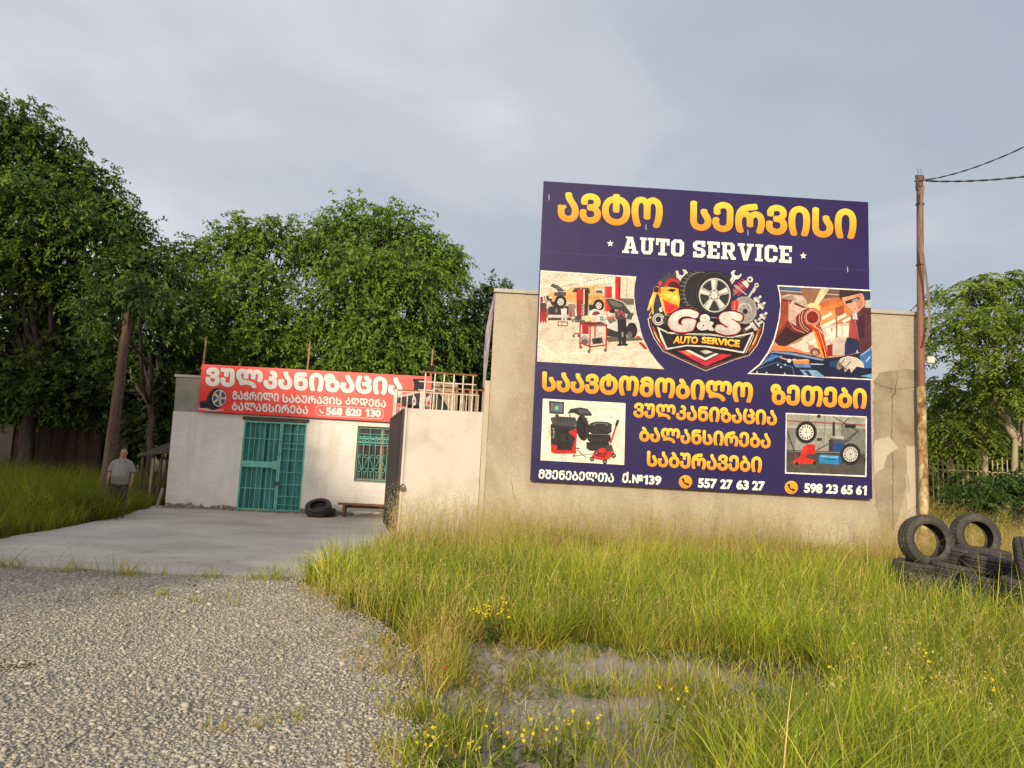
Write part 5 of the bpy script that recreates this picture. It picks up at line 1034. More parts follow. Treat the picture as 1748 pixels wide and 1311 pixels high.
# wrench right, shock absorber, bolts
a.poly([(1000, 285), (1045, 210), (1030, 165), (1060, 140), (1085, 140), (1065, 175), (1085, 200), (1120, 200), (1150, 175), (1150, 200), (1115, 240), (1085, 240), (1040, 305)], (218, 212, 204)); a.line([(1030, 290), (1075, 225)], 7, (150, 146, 142))
a.line([(1060, 400), (1245, 245)], 50, (120, 116, 116)); a.ell(1246, 244, 34, 32, (218, 214, 208)); a.ell(1246, 244, 14, 14, BK)
for k in range(6): t = k / 5; x, y = 1080 + 110 * t, 395 - 105 * t; a.line([(x - 30, y - 50), (x + 42, y + 28)], 17, (186, 44, 54)); a.line([(x - 20, y - 44), (x + 10, y - 10)], 5, (240, 150, 140))
a.poly([(1150, 275), (1200, 255), (1235, 300), (1215, 340)], SV); a.poly([(1060, 310), (1080, 300), (1210, 410), (1200, 420)], (170, 166, 162))
a.line([(1225, 450), (1310, 320)], 22, (206, 200, 194)); a.ell(1320, 308, 25, 25, (214, 208, 202)); a.ell(1320, 308, 11, 11, BK); a.line([(1280, 380), (1300, 350)], 30, (190, 186, 180))
for x, y in ((1318, 470), (1365, 540), (1385, 655)): a.line([(x - 42, y + 36), (x + 40, y - 34)], 22, (198, 192, 186)); a.line([(x - 22, y - 14), (x + 22, y + 28)], 26, (222, 216, 210)); a.line([(x - 4, y - 30), (x + 36, y + 8)], 16, (160, 156, 152)); a.ell(x + 40, y - 32, 15, 15, (226, 220, 214))
a.line([(1180, 820), (1300, 740)], 58, (70, 68, 72)); a.line([(1200, 800), (1250, 770)], 26, SV); a.line([(1250, 720), (1310, 800)], 40, (214, 208, 202)); a.line([(1300, 700), (1350, 770)], 22, (190, 186, 182)); a.line([(1340, 740), (1375, 720)], 24, (210, 204, 198))
# brake disc and caliper
a.ell(1190, 590, 140, 156, (84, 82, 84)); a.ell(1180, 586, 140, 152, (176, 172, 168)); a.ell(1180, 586, 130, 142, (150, 147, 144)); a.ell(1186, 590, 78, 86, (198, 194, 190)); a.ell(1188, 596, 70, 78, (168, 164, 160)); a.ell(1190, 602, 30, 32, (60, 58, 60)); a.ell(1192, 604, 17, 18, (20, 18, 20))
for k in range(6): t = k * 1.047 + .3; a.ell(1188 + 54 * math.cos(t), 598 + 60 * math.sin(t), 7, 8, (90, 88, 88))
a.poly([(1040, 490), (1095, 470), (1118, 490), (1112, 590), (1060, 600), (1035, 560)], (206, 60, 52)); a.line([(1075, 490), (1068, 590)], 8, (240, 150, 130)); a.line([(1100, 490), (1096, 585)], 6, (150, 34, 36))
# the big tyre
a.ell(640, 360, 195, 210, (36, 34, 38), rot=-0.15); a.poly([(450, 380), (500, 240), (600, 165), (740, 148), (860, 165), (830, 640), (600, 600), (470, 520)], (40, 38, 42))
for k in range(13):
    t = R(100 + k * 13); a.line([(655 + 195 * math.cos(t), 370 - 215 * math.sin(t)), (690 + 170 * math.cos(t), 375 - 205 * math.sin(t))], 9, (112, 110, 114)); a.line([(600 + 120 * math.cos(t), 380 - 205 * math.sin(t)), (640 + 130 * math.cos(t), 380 - 205 * math.sin(t))], 5, (84, 82, 86))
a.line([(700 + 195 * math.cos(R(t)), 385 - 222 * math.sin(R(t))) for t in range(80, 230, 10)], 6, (128, 126, 130))
a.ell(845, 395, 215, 248, (30, 28, 32)); a.ell(846, 396, 206, 238, (64, 62, 66)); a.ell(847, 398, 198, 228, (34, 32, 36)); a.ell(850, 420, 178, 192, (206, 202, 198)); a.ell(850, 422, 166, 180, (120, 116, 116)); a.ell(850, 424, 158, 172, (48, 46, 50))
for k in range(5):
    t = R(-90 + 72 * k); c0 = (845, 420); n_ = (-math.sin(t), math.cos(t)); d0 = (math.cos(t), math.sin(t))
    pp = lambda r, o: (c0[0] + d0[0] * r * .96 + n_[0] * o, c0[1] + d0[1] * r * 1.05 + n_[1] * o)
    a.poly([pp(40, -22), pp(166, -40), pp(166, 40), pp(40, 22)], (176, 172, 168)); a.poly([pp(40, -16), pp(166, -32), pp(166, 12), pp(40, 6)], (226, 222, 216))
a.ell(845, 420, 62, 66, (190, 186, 182)); a.ell(845, 420, 34, 36, (226, 222, 218))
for k in range(8): t = k * .785; a.ell(845 + 47 * math.cos(t), 420 + 50 * math.sin(t), 8, 8, (40, 38, 42))
# initials
for q, dx, dy in (((340, 562), 0, 0),):
    for body, quad in (('G', [(352, 562), (676, 590), (640, 838), (316, 828)]), ('S', [(868, 580), (1160, 620), (1170, 880), (850, 850)])):
        e = 20; Q = [(quad[0][0] - e, quad[0][1] - e), (quad[1][0] + e, quad[1][1] - e), (quad[2][0] + e, quad[2][1] + e), (quad[3][0] - e, quad[3][1] + e)]
        a.text(body, Q, (24, 18, 22), bold=0.14, shear=0.18); Q = shrink(Q, 1.0); e = 8
        a.text(body, [(quad[0][0] - e, quad[0][1] - e), (quad[1][0] + e, quad[1][1] - e), (quad[2][0] + e, quad[2][1] + e), (quad[3][0] - e, quad[3][1] + e)], (206, 60, 74), bold=0.10, shear=0.18)
        a.text(body, quad, (238, 230, 222), (190, 186, 184), bold=0.085, shear=0.18)
a.text('&', [(655, 612), (852, 632), (862, 832), (632, 822)], (24, 18, 22), bold=0.10); a.text('&', [(668, 626), (838, 642), (852, 822), (642, 812)], (236, 228, 220), (196, 192, 190), bold=0.055)
a.text('AUTO', [(402, 874), (664, 884), (664, 962), (382, 962)], (255, 220, 96), (246, 158, 46), bold=0.05); a.text('SERVICE', [(706, 882), (1132, 922), (1128, 1005), (702, 958)], (255, 220, 96), (246, 158, 46), bold=0.05)
a.build('emblem', MT['photo'], bb, color=True)

# ------------------------------------------------------------------ red sign on the workshop
WS = 0.14
bs = empty('shop_sign', FL.pt(0, 3, WS), 'long red sign with white lettering across the top of the low workshop', 'sign')
e_ = [FL.uv(x, y, WS) for x, y in ((344.5, 621.5), (737, 643), (734.5, 724), (338.5, 702))]
m = MB(); m.hexa([FL.pt(*e_[3], WS), FL.pt(*e_[2], WS), FL.pt(*e_[2], WS - 0.05), FL.pt(*e_[3], WS - 0.05), FL.pt(*e_[0], WS), FL.pt(*e_[1], WS), FL.pt(*e_[1], WS - 0.05), FL.pt(*e_[0], WS - 0.05)])
mr = mottled('red_vinyl', [lin((214, 40, 38)), lin((226, 48, 44))], 0.6, 0.4, 1.6, 0.1, 0.04, spec=0.4); m.build('panel', mr, bs)
K2 = 3.8
a = Art(FL, WS, 280, 580, K2); SHD = (86, 66, 74)
def shadowed(body, q, bold, off=5, gap=1.0): a.text(body, [(x - off, y + off * .6) for x, y in q], SHD, bold=bold, space=gap); a.text(body, q, (240, 236, 232), bold=bold, space=gap)
shadowed('ᲕᲣᲚᲙᲐᲜᲘᲖᲐᲪᲘᲐ', [(270, 174), (1548, 246), (1544, 364), (266, 300)], 0.06, 5, 1.06)
shadowed('ᲒᲐᲭᲠᲘᲚᲘ', [(444, 330), (746, 347), (744, 402), (441, 387)], 0.035, 3); shadowed('ᲡᲐᲑᲣᲠᲐᲕᲘᲡ', [(769, 350), (1153, 374), (1151, 424), (767, 407)], 0.035, 3); shadowed('ᲐᲦᲓᲔᲜᲐ', [(1176, 372), (1441, 389), (1439, 441), (1174, 420)], 0.035, 3); shadowed('ᲑᲐᲚᲐᲜᲡᲘᲠᲔᲑᲐ', [(441, 402), (936, 430), (933, 484), (438, 457)], 0.035, 3)
for body, q in (('568', [(1052, 437), (1158, 442), (1156, 492), (1050, 487)]), ('820', [(1178, 443), (1282, 448), (1280, 498), (1176, 493)])): a.text(body, q, (244, 240, 234), bold=0.05)
q130 = [(1306, 449), (1408, 454), (1406, 503), (1304, 498)]; one(a, sub_q(q130, 0, 0.25), (244, 240, 234)); a.text('30', sub_q(q130, 0.32, 1), (244, 240, 234), bold=0.05)
pl_ = [(1010 + 28 * math.cos(t), 458 + 32 * math.sin(t)) for t in np.linspace(math.pi / 2, 1.5 * math.pi, 10)] + [(1398 + 26 * math.cos(t), 480 + 33 * math.sin(t)) for t in np.linspace(-math.pi / 2, math.pi / 2, 10)]
a.line(pl_, 3.5, (240, 214, 208), closed=True); handset(a, 1020, 462, 24, (246, 242, 238))
a.build('lettering', MT['print'], bs, color=True)
a = Art(FL, WS, 280, 580, K2)
a.poly([(228, 440), (330, 456), (385, 450), (390, 460), (300, 462), (224, 452)], (206, 200, 196)); a.poly([(232, 400), (290, 392), (300, 440), (236, 444)], (38, 36, 44)); a.ell(262, 402, 32, 8, (70, 68, 76))
a.ell(330, 385, 52, 74, (46, 46, 54), rot=0.35); a.ell(350, 378, 56, 66, (34, 34, 42), rot=0.2); a.ell(358, 378, 46, 56, (206, 206, 206), rot=0.2); a.ell(358, 379, 40, 49, (84, 86, 96), rot=0.2)
for k in range(5): t = R(72 * k - 70); a.line([(358, 378), (358 + 40 * math.cos(t), 378 + 48 * math.sin(t))], 13, (214, 212, 210))
a.ell(358, 378, 11, 13, (170, 170, 170)); a.ell(326, 350, 7, 10, (230, 180, 60))
for k in range(8): t = R(120 + 16 * k); a.line([(330 + 50 * math.cos(t), 385 + 72 * math.sin(t) * .95), (344 + 46 * math.cos(t), 383 + 64 * math.sin(t))], 3, (96, 98, 108))
a.build('tyre_picture', MT['print'], bs, color=True)
a = Art(FL, WS, 660, 600, 8.74)             # car picture at the right end, behind the gate railing
a.poly([(385, 405), (565, 410), (568, 580), (440, 590), (400, 580), (412, 500)], (40, 34, 52)); a.poly([(150, 690), (260, 650), (340, 655), (400, 640), (560, 600), (660, 640), (655, 860), (400, 845), (150, 800)], (52, 50, 58)); a.poly([(150, 650), (300, 640), (400, 600), (380, 650), (160, 688)], (206, 196, 196)); a.ell(408, 735, 44, 96, (40, 38, 44)); a.ell(410, 740, 30, 74, (206, 204, 204)); a.ell(410, 740, 12, 28, (96, 94, 100)); a.poly([(590, 690), (650, 640), (655, 860), (585, 850)], (196, 190, 190)); a.poly([(600, 760), (650, 720), (648, 800), (610, 800)], (206, 50, 46)); a.rect(150, 770, 230, 800, (206, 120, 110)); a.poly([(145, 830), (400, 850), (398, 880), (142, 860)], (150, 160, 170))
a.build('car_picture', MT['print'], bs, color=True)
# ------------------------------------------------------------------ tyres
def tyre_mesh(name, Ro, Ri, w, tread, seg=192):
    """one tyre, axis along local Z, tread cut as real grooves; hollow inside"""
    hw = w / 2; prof = []
    for k in range(15):                     # across the tread
        z = -hw * 0.86 + 1.72 * hw * k / 14; g = 0.0
        if k in (3, 6, 8, 11): g = 0.014
        prof.append((Ro - 0.022 * (z / hw) ** 4 - g, z, 1))
    side = [(Ro - 0.035, hw * 0.97), (Ro - 0.062, hw * 1.03), (Ro * 0.5 + Ri * 0.5, hw * 1.06), (Ri + 0.03, hw * 0.97), (Ri + 0.006, hw * 0.88), (Ri, hw * 0.80), (Ri + 0.012, hw * 0.74), (Ri + 0.05, hw * 0.88), (Ro - 0.06, hw * 0.90), (Ro - 0.028, hw * 0.7)]
    inner = [(r, z, 0) for r, z in side] + [(Ro - 0.022, 0, 0)] + [(r, -z, 0) for r, z in side[::-1]]
    ring = prof + inner; n = len(ring); V = []; Fc = []; 
    for s_ in range(seg):
        t = 2 * math.pi * s_ / seg
        for k, (r, z, tr) in enumerate(ring):
            if tr and k < 15:
                if tread == 'chevron': ph = (s_ + abs(k - 7) * 1.0) % 5
                elif tread == 'rib': ph = 3 if 3 <= k <= 11 else s_ % 5
                else: ph = (s_ + (2 if 5 < k < 9 else 0)) % 6
                if ph < 1.0: r -= 0.011
            V.append((r * math.cos(t), r * math.sin(t), z))
    for s_ in range(seg):
        s2 = (s_ + 1) % seg
        for k in range(n): k2 = (k + 1) % n; Fc.append((s_ * n + k, s2 * n + k, s2 * n + k2, s_ * n + k2))
    me = bpy.data.meshes.new(name); me.from_pydata(V, [], Fc); me.polygons.foreach_set('use_smooth', [not (i % n < 14) for i in range(len(Fc))]); me.update()
    return me
def rubber():
    m, t, b = new_mat('weathered_rubber'); v = obj_coord(t)
    c = RAMP(t, noise(t, v, 5, 6, 0.65), [(0.3, (0.028, 0.025, 0.023)), (0.55, (0.052, 0.047, 0.042)), (0.75, (0.125, 0.108, 0.088))])
    t.links.new(c, b.inputs['Base Color']); b.inputs['Roughness'].default_value = 0.75; b.inputs['Specular IOR Level'].default_value = 0.35
    bump(t, b, noise(t, v, 60, 4, 0.7), 0.3, 0.004); return m
MT['rubber'] = rubber()
m_, t_, b_ = new_mat('black_rubber'); t_.links.new(RAMP(t_, noise(t_, obj_coord(t_), 4, 5), [(0.3, (0.016, 0.016, 0.016)), (0.7, (0.036, 0.034, 0.032))]), b_.inputs['Base Color']); b_.inputs['Roughness'].default_value = 0.6; MT['rubber_black'] = m_
TY = {k: tyre_mesh('tyre', *a) for k, a in dict(rib=(0.345, 0.215, 0.235, 'rib'), block=(0.335, 0.205, 0.225, 'block'), chev=(0.345, 0.205, 0.235, 'chevron'), small=(0.305, 0.19, 0.19, 'block')).items()}
for me in TY.values(): me.materials.append(MT['rubber'])
PILE = 'old tyres piled in the grass by the steel pole'
def tyre(kind, loc, axis, label, group=PILE, spin=0.0, mat=None):
    me = TY[kind]
    if mat: me = me.copy(); me.materials.clear(); me.materials.append(mat)
    o = bpy.data.objects.new('tyre', me); COL.objects.link(o); o.location = loc
    o.rotation_mode = 'QUATERNION'; o.rotation_quaternion = Vector(axis).to_track_quat('Z', 'Y') @ Quaternion((0, 0, 1), spin)
    return tag(o, label, 'tyre', group)
TP = []                                     # footprint of the pile, kept clear of grass
def pile(kind, px, py, Y, axis, label, spin=0.0):
    p = dep(px, py + (9 if 'upright' in label else 6), Y); TP.append((p[0], p[1])); return tyre(kind, tuple(p), axis, label, spin=spin)
up = (0.02, -0.03, 1)
pile('rib', 1580, 914, 9.75, (0.06, -0.98, 0.14), 'upright old tyre at the left end of the pile with the pole showing through it', 0.4)
pile('block', 1664, 907, 10.45, (0.0, -0.98, 0.16), 'smaller upright tyre behind the pile with dry grass showing through it', 0.2)
pile('rib', 1651, 943, 9.75, (0.10, -0.03, 1), 'flat tyre of the top row, directly right of the left upright tyre', 0.1)
pile('block', 1697, 961, 9.2, (0.10, -0.03, 1), 'flat tyre of the top row with parallel grooves, ending at the chevron tyre', 0.9)
pile('rib', 1676, 944, 9.95, (0.08, 0.0, 1), 'flat tyre mostly hidden behind the grooved tyre of the top row', 0.5)
pile('small', 1566, 962, 9.7, (0.06, -0.05, 1), 'flat tyre under the left upright tyre, its end bulging from the grass', 0.6)
pile('block', 1636, 972, 9.45, (0.08, -0.05, 1), 'flat tyre in the middle row below the gap between the top tyres', 1.2)
pile('rib', 1693, 996, 8.9, (0.09, -0.04, 1), 'flat tyre in the middle row under the grooved top tyre', 0.3)
pile('block', 1585, 990, 9.3, (0.05, -0.02, 1), 'bottom tyre sunk in the grass at the left of the pile', 0.2)
pile('rib', 1660, 1018, 8.95, (0.06, -0.02, 1), 'bottom tyre sunk in the grass at the middle of the pile', 0.7)
pile('chev', 1757, 958, 8.35, (0.82, -0.52, 0.10), 'upright tyre with chevron tread at the right edge of the pile', 0.3)
pile('rib', 1765, 1000, 8.3, (0.05, -0.04, 1), 'flat tyre carrying the upright chevron tyre', 0.4)
pile('block', 1766, 1032, 8.3, (0.05, -0.03, 1), 'lowest tyre of the right stack, below the one carrying the chevron tyre', 0.9)
q = FL.uv(545, 880, 0.75); c0 = FL.pt(q[0] + 0.06, gz(19.3) + 0.028 + 0.12, 0.62)
tyre('rib', tuple(c0), (0, 0, 1), 'black tyre lying flat against the white wall under the tilted one', 'black tyres by the workshop door', 0.3, MT['rubber_black'])
c1 = c0 + np.array([-0.07, -0.22, 0.12]); 
tyre('rib', tuple(c1), (-0.03, -0.50, 0.86), 'black tyre tilted on top of another beside the teal door', 'black tyres by the workshop door', 1.1, MT['rubber_black'])

# ------------------------------------------------------------------ the man
def person():
    fy = 17.3; head = dep(209.5, 766, fy); base = np.array([head[0] + 0.03, fy, gz(fy)]); hgt = head[2] - base[2]
    root = empty('person', base, 'bald man in a grey polo shirt standing in tall grass left of the workshop', 'person')
    s = hgt / 1.72; yaw = R(14); cy_, sy_ = math.cos(yaw), math.sin(yaw)
    def L(x, y, z): return Vector((base[0] + (x * cy_ - y * sy_) * s, base[1] + (x * sy_ + y * cy_) * s, base[2] + z * s))   # -y is his front
    def skin(name, chains, mat, voxel, parent=root):
        """chains of (x, y, z, radius, flatten) blended into one continuous surface by remeshing"""
        bm = bmesh.new()
        def ball(c, r, sc=(1, 1, 1)):
            mat_ = Matrix.Translation(c) @ Matrix.Rotation(yaw, 4, 'Z') @ Matrix.Diagonal((r * sc[0] * s, r * sc[1] * s, r * sc[2] * s, 1)); bmesh.ops.create_icosphere(bm, subdivisions=2, radius=1.0, matrix=mat_)
        for ch in chains:
            for a, b in zip(ch[:-1], ch[1:]) if len(ch) > 1 else [(ch[0], ch[0])]:
                n = max(1, int((Vector(a[:3]) - Vector(b[:3])).length / max(0.006, min(a[3], b[3]) * 0.35)))
                for k in range(n + 1):
                    f = k / n; v = [a[i] + (b[i] - a[i]) * f for i in range(4)]; fl = a[4] if len(a) > 4 else (1, 1, 1); fl2 = b[4] if len(b) > 4 else fl
                    ball(L(*v[:3]), v[3], tuple(fl[i] + (fl2[i] - fl[i]) * f for i in range(3)))
        me = bpy.data.meshes.new(name); bm.to_mesh(me); bm.free()
        o = bpy.data.objects.new(name, me); COL.objects.link(o)
        rm = o.modifiers.new('r', 'REMESH'); rm.mode = 'VOXEL'; rm.voxel_size = voxel; sm = o.modifiers.new('s', 'SMOOTH'); sm.iterations = 6; sm.factor = 0.5
        bpy.context.view_layer.update(); me2 = bpy.data.meshes.new_from_object(o.evaluated_get(bpy.context.evaluated_depsgraph_get())); bpy.data.objects.remove(o); bpy.data.meshes.remove(me)
        me2.name = name; me2.transform(Matrix.Translation(-Vector(base))); me2.polygons.foreach_set('use_smooth', [True] * len(me2.polygons)); return link_mesh(name, me2, mat, parent)
    F1 = (1.25, 0.85, 1)
    body = [[(0, 0, 0.92, 0.11, F1), (0, -.01, 1.10, 0.12, F1), (0, 0, 1.30, 0.11, F1), (0, 0.01, 1.42, 0.085, F1), (0, -0.005, 1.50, 0.058), (0.01, -.015, 1.58, 0.07)]]
    hd = (0.88, 1.0, 1.0); body += [[(0.012, 0.0, 1.632, 0.090, hd)], [(0.02, -0.03, 1.575, 0.066, (0.92, 0.9, 1.0))], [(0.028, -0.055, 1.545, 0.036, (1.1, 0.8, 0.8))]]   # skull, face, chin
    hx, hy = math.sin(R(24)), -math.cos(R(24))   # he looks to his left, our right
    def face(px, up_, fw, r, sc=(1, 1, 1)): body.append([(0.02 + hx * fw - hy * px * -1 * 0 + px * 0.91, -0.02 + hy * fw + px * 0.4, up_, r, sc)])
    face(0, 1.598, 0.088, 0.016, (0.8, 1, 1.2)); face(0, 1.585, 0.092, 0.015); face(0.028, 1.622, 0.066, 0.014, (1.3, .8, .6)); face(-0.028, 1.622, 0.066, 0.014, (1.3, .8, .6)); face(0, 1.556, 0.075, 0.015, (1.5, .7, .6))
    for e in (-1, 1): body.append([(0.012 + e * 0.083, 0.0, 1.60, 0.022, (0.4, 0.9, 1.4))])
    for e in (-1, 1):
        sh = (e * 0.185, 0.01, 1.345, 0.054); el = (e * (0.268 if e < 0 else 0.255), 0.02, 1.105, 0.044); wr = (e * (0.285 if e < 0 else 0.262), -0.03, 0.865, 0.030)
        body.append([(e * 0.10, 0, 1.375, 0.055), sh, (e * 0.235, 0.015, 1.24, 0.052), el]); body.append([el, (e * 0.274, 0, 1.02, 0.043), wr])
        hb = (wr[0], wr[1] - 0.012, wr[2] - 0.07); body.append([(wr[0], wr[1], wr[2] - 0.02, 0.030, (0.6, 1.1, 1)), (hb[0], hb[1], hb[2], 0.036, (0.5, 1.1, 1))])
        for k, (dy, ln) in enumerate(((-0.032, 0.062), (-0.012, 0.072), (0.009, 0.068), (0.029, 0.052))):   # four curled fingers
            a = (hb[0], hb[1] + dy, hb[2] - 0.03, 0.0095); b = (hb[0] - e * 0.010, hb[1] + dy - 0.006, hb[2] - 0.03 - ln * .55, 0.0088); c = (hb[0] - e * 0.032, hb[1] + dy - 0.010, hb[2] - 0.03 - ln * .92, 0.0078); body.append([a, b, c])
        body.append([(wr[0], wr[1] - 0.03, wr[2] - 0.035, 0.012), (wr[0] - e * 0.012, wr[1] - 0.062, wr[2] - 0.07, 0.0105), (wr[0] - e * 0.022, wr[1] - 0.070, wr[2] - 0.10, 0.009)])   # thumb
        body.append([(e * 0.10, 0, 0.90, 0.11), (e * 0.105, 0, 0.50, 0.062), (e * 0.11, 0.01, 0.10, 0.045), (e * 0.11, 0, 0.05, 0.045)]); body.append([(e * 0.11, 0.02, 0.04, 0.042), (e * 0.12, -0.14, 0.03, 0.036)])
    skinm = mottled('sunburnt_skin', [(0.30, 0.135, 0.095), (0.39, 0.19, 0.135)], 6, 0.55, 60, 0.1, 0.003)
    skin('body', body, skinm, 0.0085 * s)
    cloth = mottled('grey_polo_cloth', [(0.19, 0.187, 0.18), (0.26, 0.257, 0.245)], 5, 0.9, 9, 0.7, 0.03, (1.6, 1.6, 0.7))  # cloth colour darkened for the shade he stands in
    sh = [[(0, 0.0, 0.86, 0.172, (1.26, 0.98, 0.5)), (0, -0.04, 1.04, 0.188, (1.18, 1.0, 1)), (0, -0.025, 1.22, 0.170, (1.22, 0.92, 1)), (0, 0, 1.34, 0.140, (1.2, 0.85, 0.8)), (0, 0.01, 1.42, 0.078, (1.3, 1, 0.6))]]
    for e in (-1, 1): sh.append([(e * 0.11, 0, 1.39, 0.075), (e * 0.185, 0.01, 1.345, 0.078), (e * 0.235, 0.015, 1.24, 0.074), (e * 0.262, 0.018, 1.155, 0.076, (1, 1, .5))])
    skin('shirt', sh, cloth, 0.012 * s)
    mb = MB()                                # collar, placket, pocket
    for e in (-1, 1): mb.add([L(e * 0.015, -0.115, 1.395), L(e * 0.085, -0.075, 1.455), L(e * 0.10, -0.085, 1.415), L(e * 0.055, -0.128, 1.365), L(e * 0.015, -0.12, 1.390), L(e * 0.085, -0.083, 1.448), L(e * 0.10, -0.093, 1.408), L(e * 0.055, -0.136, 1.358)], [(0, 1, 2, 3), (4, 7, 6, 5), (0, 4, 5, 1), (1, 5, 6, 2), (2, 6, 7, 3), (3, 7, 4, 0)])
    mb.build('collar', cloth, root)
    tr = []
    for e in (-1, 1): tr.append([(e * 0.05, 0, 0.92, 0.135, (1.1, 0.95, 0.8)), (e * 0.10, 0, 0.74, 0.105), (e * 0.11, 0, 0.48, 0.085), (e * 0.115, 0.01, 0.12, 0.075)])
    skin('trousers', tr, mottled('dark_trousers', [(0.02, 0.022, 0.026), (0.045, 0.045, 0.05)], 4, 0.9, 14, 0.4, 0.02), 0.014 * s)
    sho = []
    for e in (-1, 1): sho.append([(e * 0.11, 0.05, 0.05, 0.05, (0.9, 1, 0.9)), (e * 0.122, -0.15, 0.04, 0.045, (0.95, 1, 0.8))])
    skin('shoes', sho, MT['dark'], 0.012 * s)
    hr = MB(); C0 = L(0.012, 0.012, 1.60)     # thin fringe of grey hair round the back of the head
    vs_ = []; n = 22
    for k in range(n + 1):
        a = R(-20 + 220 * k / n)
        for z, r in ((-0.03, 0.083), (0.035, 0.093)):
            vs_.append(C0 + Vector((math.cos(a + yaw) * r * 0.9 * s, math.sin(a + yaw) * r * 1.05 * s, z * s)))
    hr.add(vs_, [(2 * k, 2 * k + 2, 2 * k + 3, 2 * k + 1) for k in range(n)], smooth=True)
    o = hr.build('hair', mottled('grey_hair', [(0.14, 0.12, 0.11), (0.25, 0.23, 0.21)], 30, 0.9, 80, 0.5, 0.004), root); sd = o.modifiers.new('s', 'SOLIDIFY'); sd.thickness = 0.006
person()

# ------------------------------------------------------------------ trees
MT['leaf'] = leaf_mat('broad_leaves', 0.34)
MT['bark_dark'] = mottled('dark_bark', [(0.03, 0.024, 0.018), (0.07, 0.056, 0.043), (0.11, 0.09, 0.07)], 3, 0.95, 25, 0.8, 0.03, (3, 3, 0.5))
MT['bark_pale'] = mottled('pale_smooth_bark', [(0.26, 0.205, 0.145), (0.36, 0.295, 0.215), (0.43, 0.36, 0.27)], 3, 0.9, 25, 0.5, 0.015, (2, 2, 0.6))
def leaf_quads(P, D, Nn, Ln, Wd):
    """leaf blades: base P, direction D, surface normal Nn -> 4-vertex rhombs with a slight fold"""
    n = len(P); D = D / np.linalg.norm(D, axis=1, keepdims=True); Sd = np.cross(D, Nn); Sd /= np.linalg.norm(Sd, axis=1, keepdims=True) + 1e-9; U = np.cross(Sd, D)
    L_ = Ln[:, None]; W_ = Wd[:, None]
    V = np.stack([P, P + D * L_ * 0.45 + Sd * W_ * 0.5 + U * W_ * 0.12, P + D * L_ - U * L_ * 0.08, P + D * L_ * 0.45 - Sd * W_ * 0.5 + U * W_ * 0.12], 1)
    return V
def unit(v): return v / (np.linalg.norm(v, axis=1, keepdims=True) + 1e-9)
def crown_leaves(r_, clusters, per_m2, leaf, cols, droop=0.55, twig=0.55, nl=13, lumps=0.46):
    """sprays of leaves over the shell of every cluster (centre, radii)"""
    Vs = []; Cs = []
    for c, rad in clusters:
        c = np.array(c, float); rad = np.array(rad, float); area = 4 * math.pi * (rad[0] * rad[1] * rad[2]) ** (2 / 3); n = max(6, int(area * per_m2))
        d = unit(r_.normal(size=(n, 3))); keep = (d[:, 2] > -0.75); d = d[keep]; n = len(d)
        ph = r_.uniform(0, 6.28, 6); lump = np.zeros(n)   # uneven outline
        for k in range(3): lump += np.sin(d @ r_.normal(size=3) * (3.5 + 2 * k) + ph[k]) / (1.3 + k)
        rr = (1.0 + lumps * lump * 0.5) * np.where(r_.random(n) < 0.72, r_.uniform(0.80, 1.08, n) + 0.22 * (r_.random(n) < 0.10), r_.uniform(0.35, 0.85, n))
        O = c + d * rad * rr[:, None]
        tdir = unit(d * 0.8 + r_.normal(0, 0.45, (n, 3)) + np.array([0, 0, 0.12])); tl = twig * r_.uniform(0.6, 1.3, n)
        tone = r_.random(n)
        for j in range(nl):
            f = (j + 0.5) / nl; p = O + tdir * (tl * f)[:, None] + np.array([0, 0, -1]) * (tl * f * f * droop)[:, None]
            sd = unit(np.cross(tdir, r_.normal(size=(n, 3)))); ld = unit(tdir * 0.45 + sd * 0.8 + np.array([0, 0, -droop * 0.9]) + r_.normal(0, 0.25, (n, 3)))
            nn = unit(r_.normal(0, 0.55, (n, 3)) + np.array([-0.05, -0.50, 0.60])); ln = leaf[0] * r_.uniform(0.65, 1.25, n)
            Vs.append(leaf_quads(p, ld, nn, ln, ln * leaf[1]))
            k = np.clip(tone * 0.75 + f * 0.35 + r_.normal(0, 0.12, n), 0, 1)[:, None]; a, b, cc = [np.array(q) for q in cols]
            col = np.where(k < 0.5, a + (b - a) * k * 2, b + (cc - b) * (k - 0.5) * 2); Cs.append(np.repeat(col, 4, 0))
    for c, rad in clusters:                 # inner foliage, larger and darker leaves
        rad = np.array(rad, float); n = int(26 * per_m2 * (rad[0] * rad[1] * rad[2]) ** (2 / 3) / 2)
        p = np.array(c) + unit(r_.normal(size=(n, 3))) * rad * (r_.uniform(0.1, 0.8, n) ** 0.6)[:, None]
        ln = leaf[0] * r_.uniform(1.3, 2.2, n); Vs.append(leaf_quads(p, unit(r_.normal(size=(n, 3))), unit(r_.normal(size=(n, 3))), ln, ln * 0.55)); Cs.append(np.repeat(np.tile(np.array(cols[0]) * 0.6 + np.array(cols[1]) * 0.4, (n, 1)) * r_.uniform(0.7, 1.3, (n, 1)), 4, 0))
    V = np.concatenate([v.reshape(-1, 3) for v in Vs]); return V, np.concatenate(Cs)
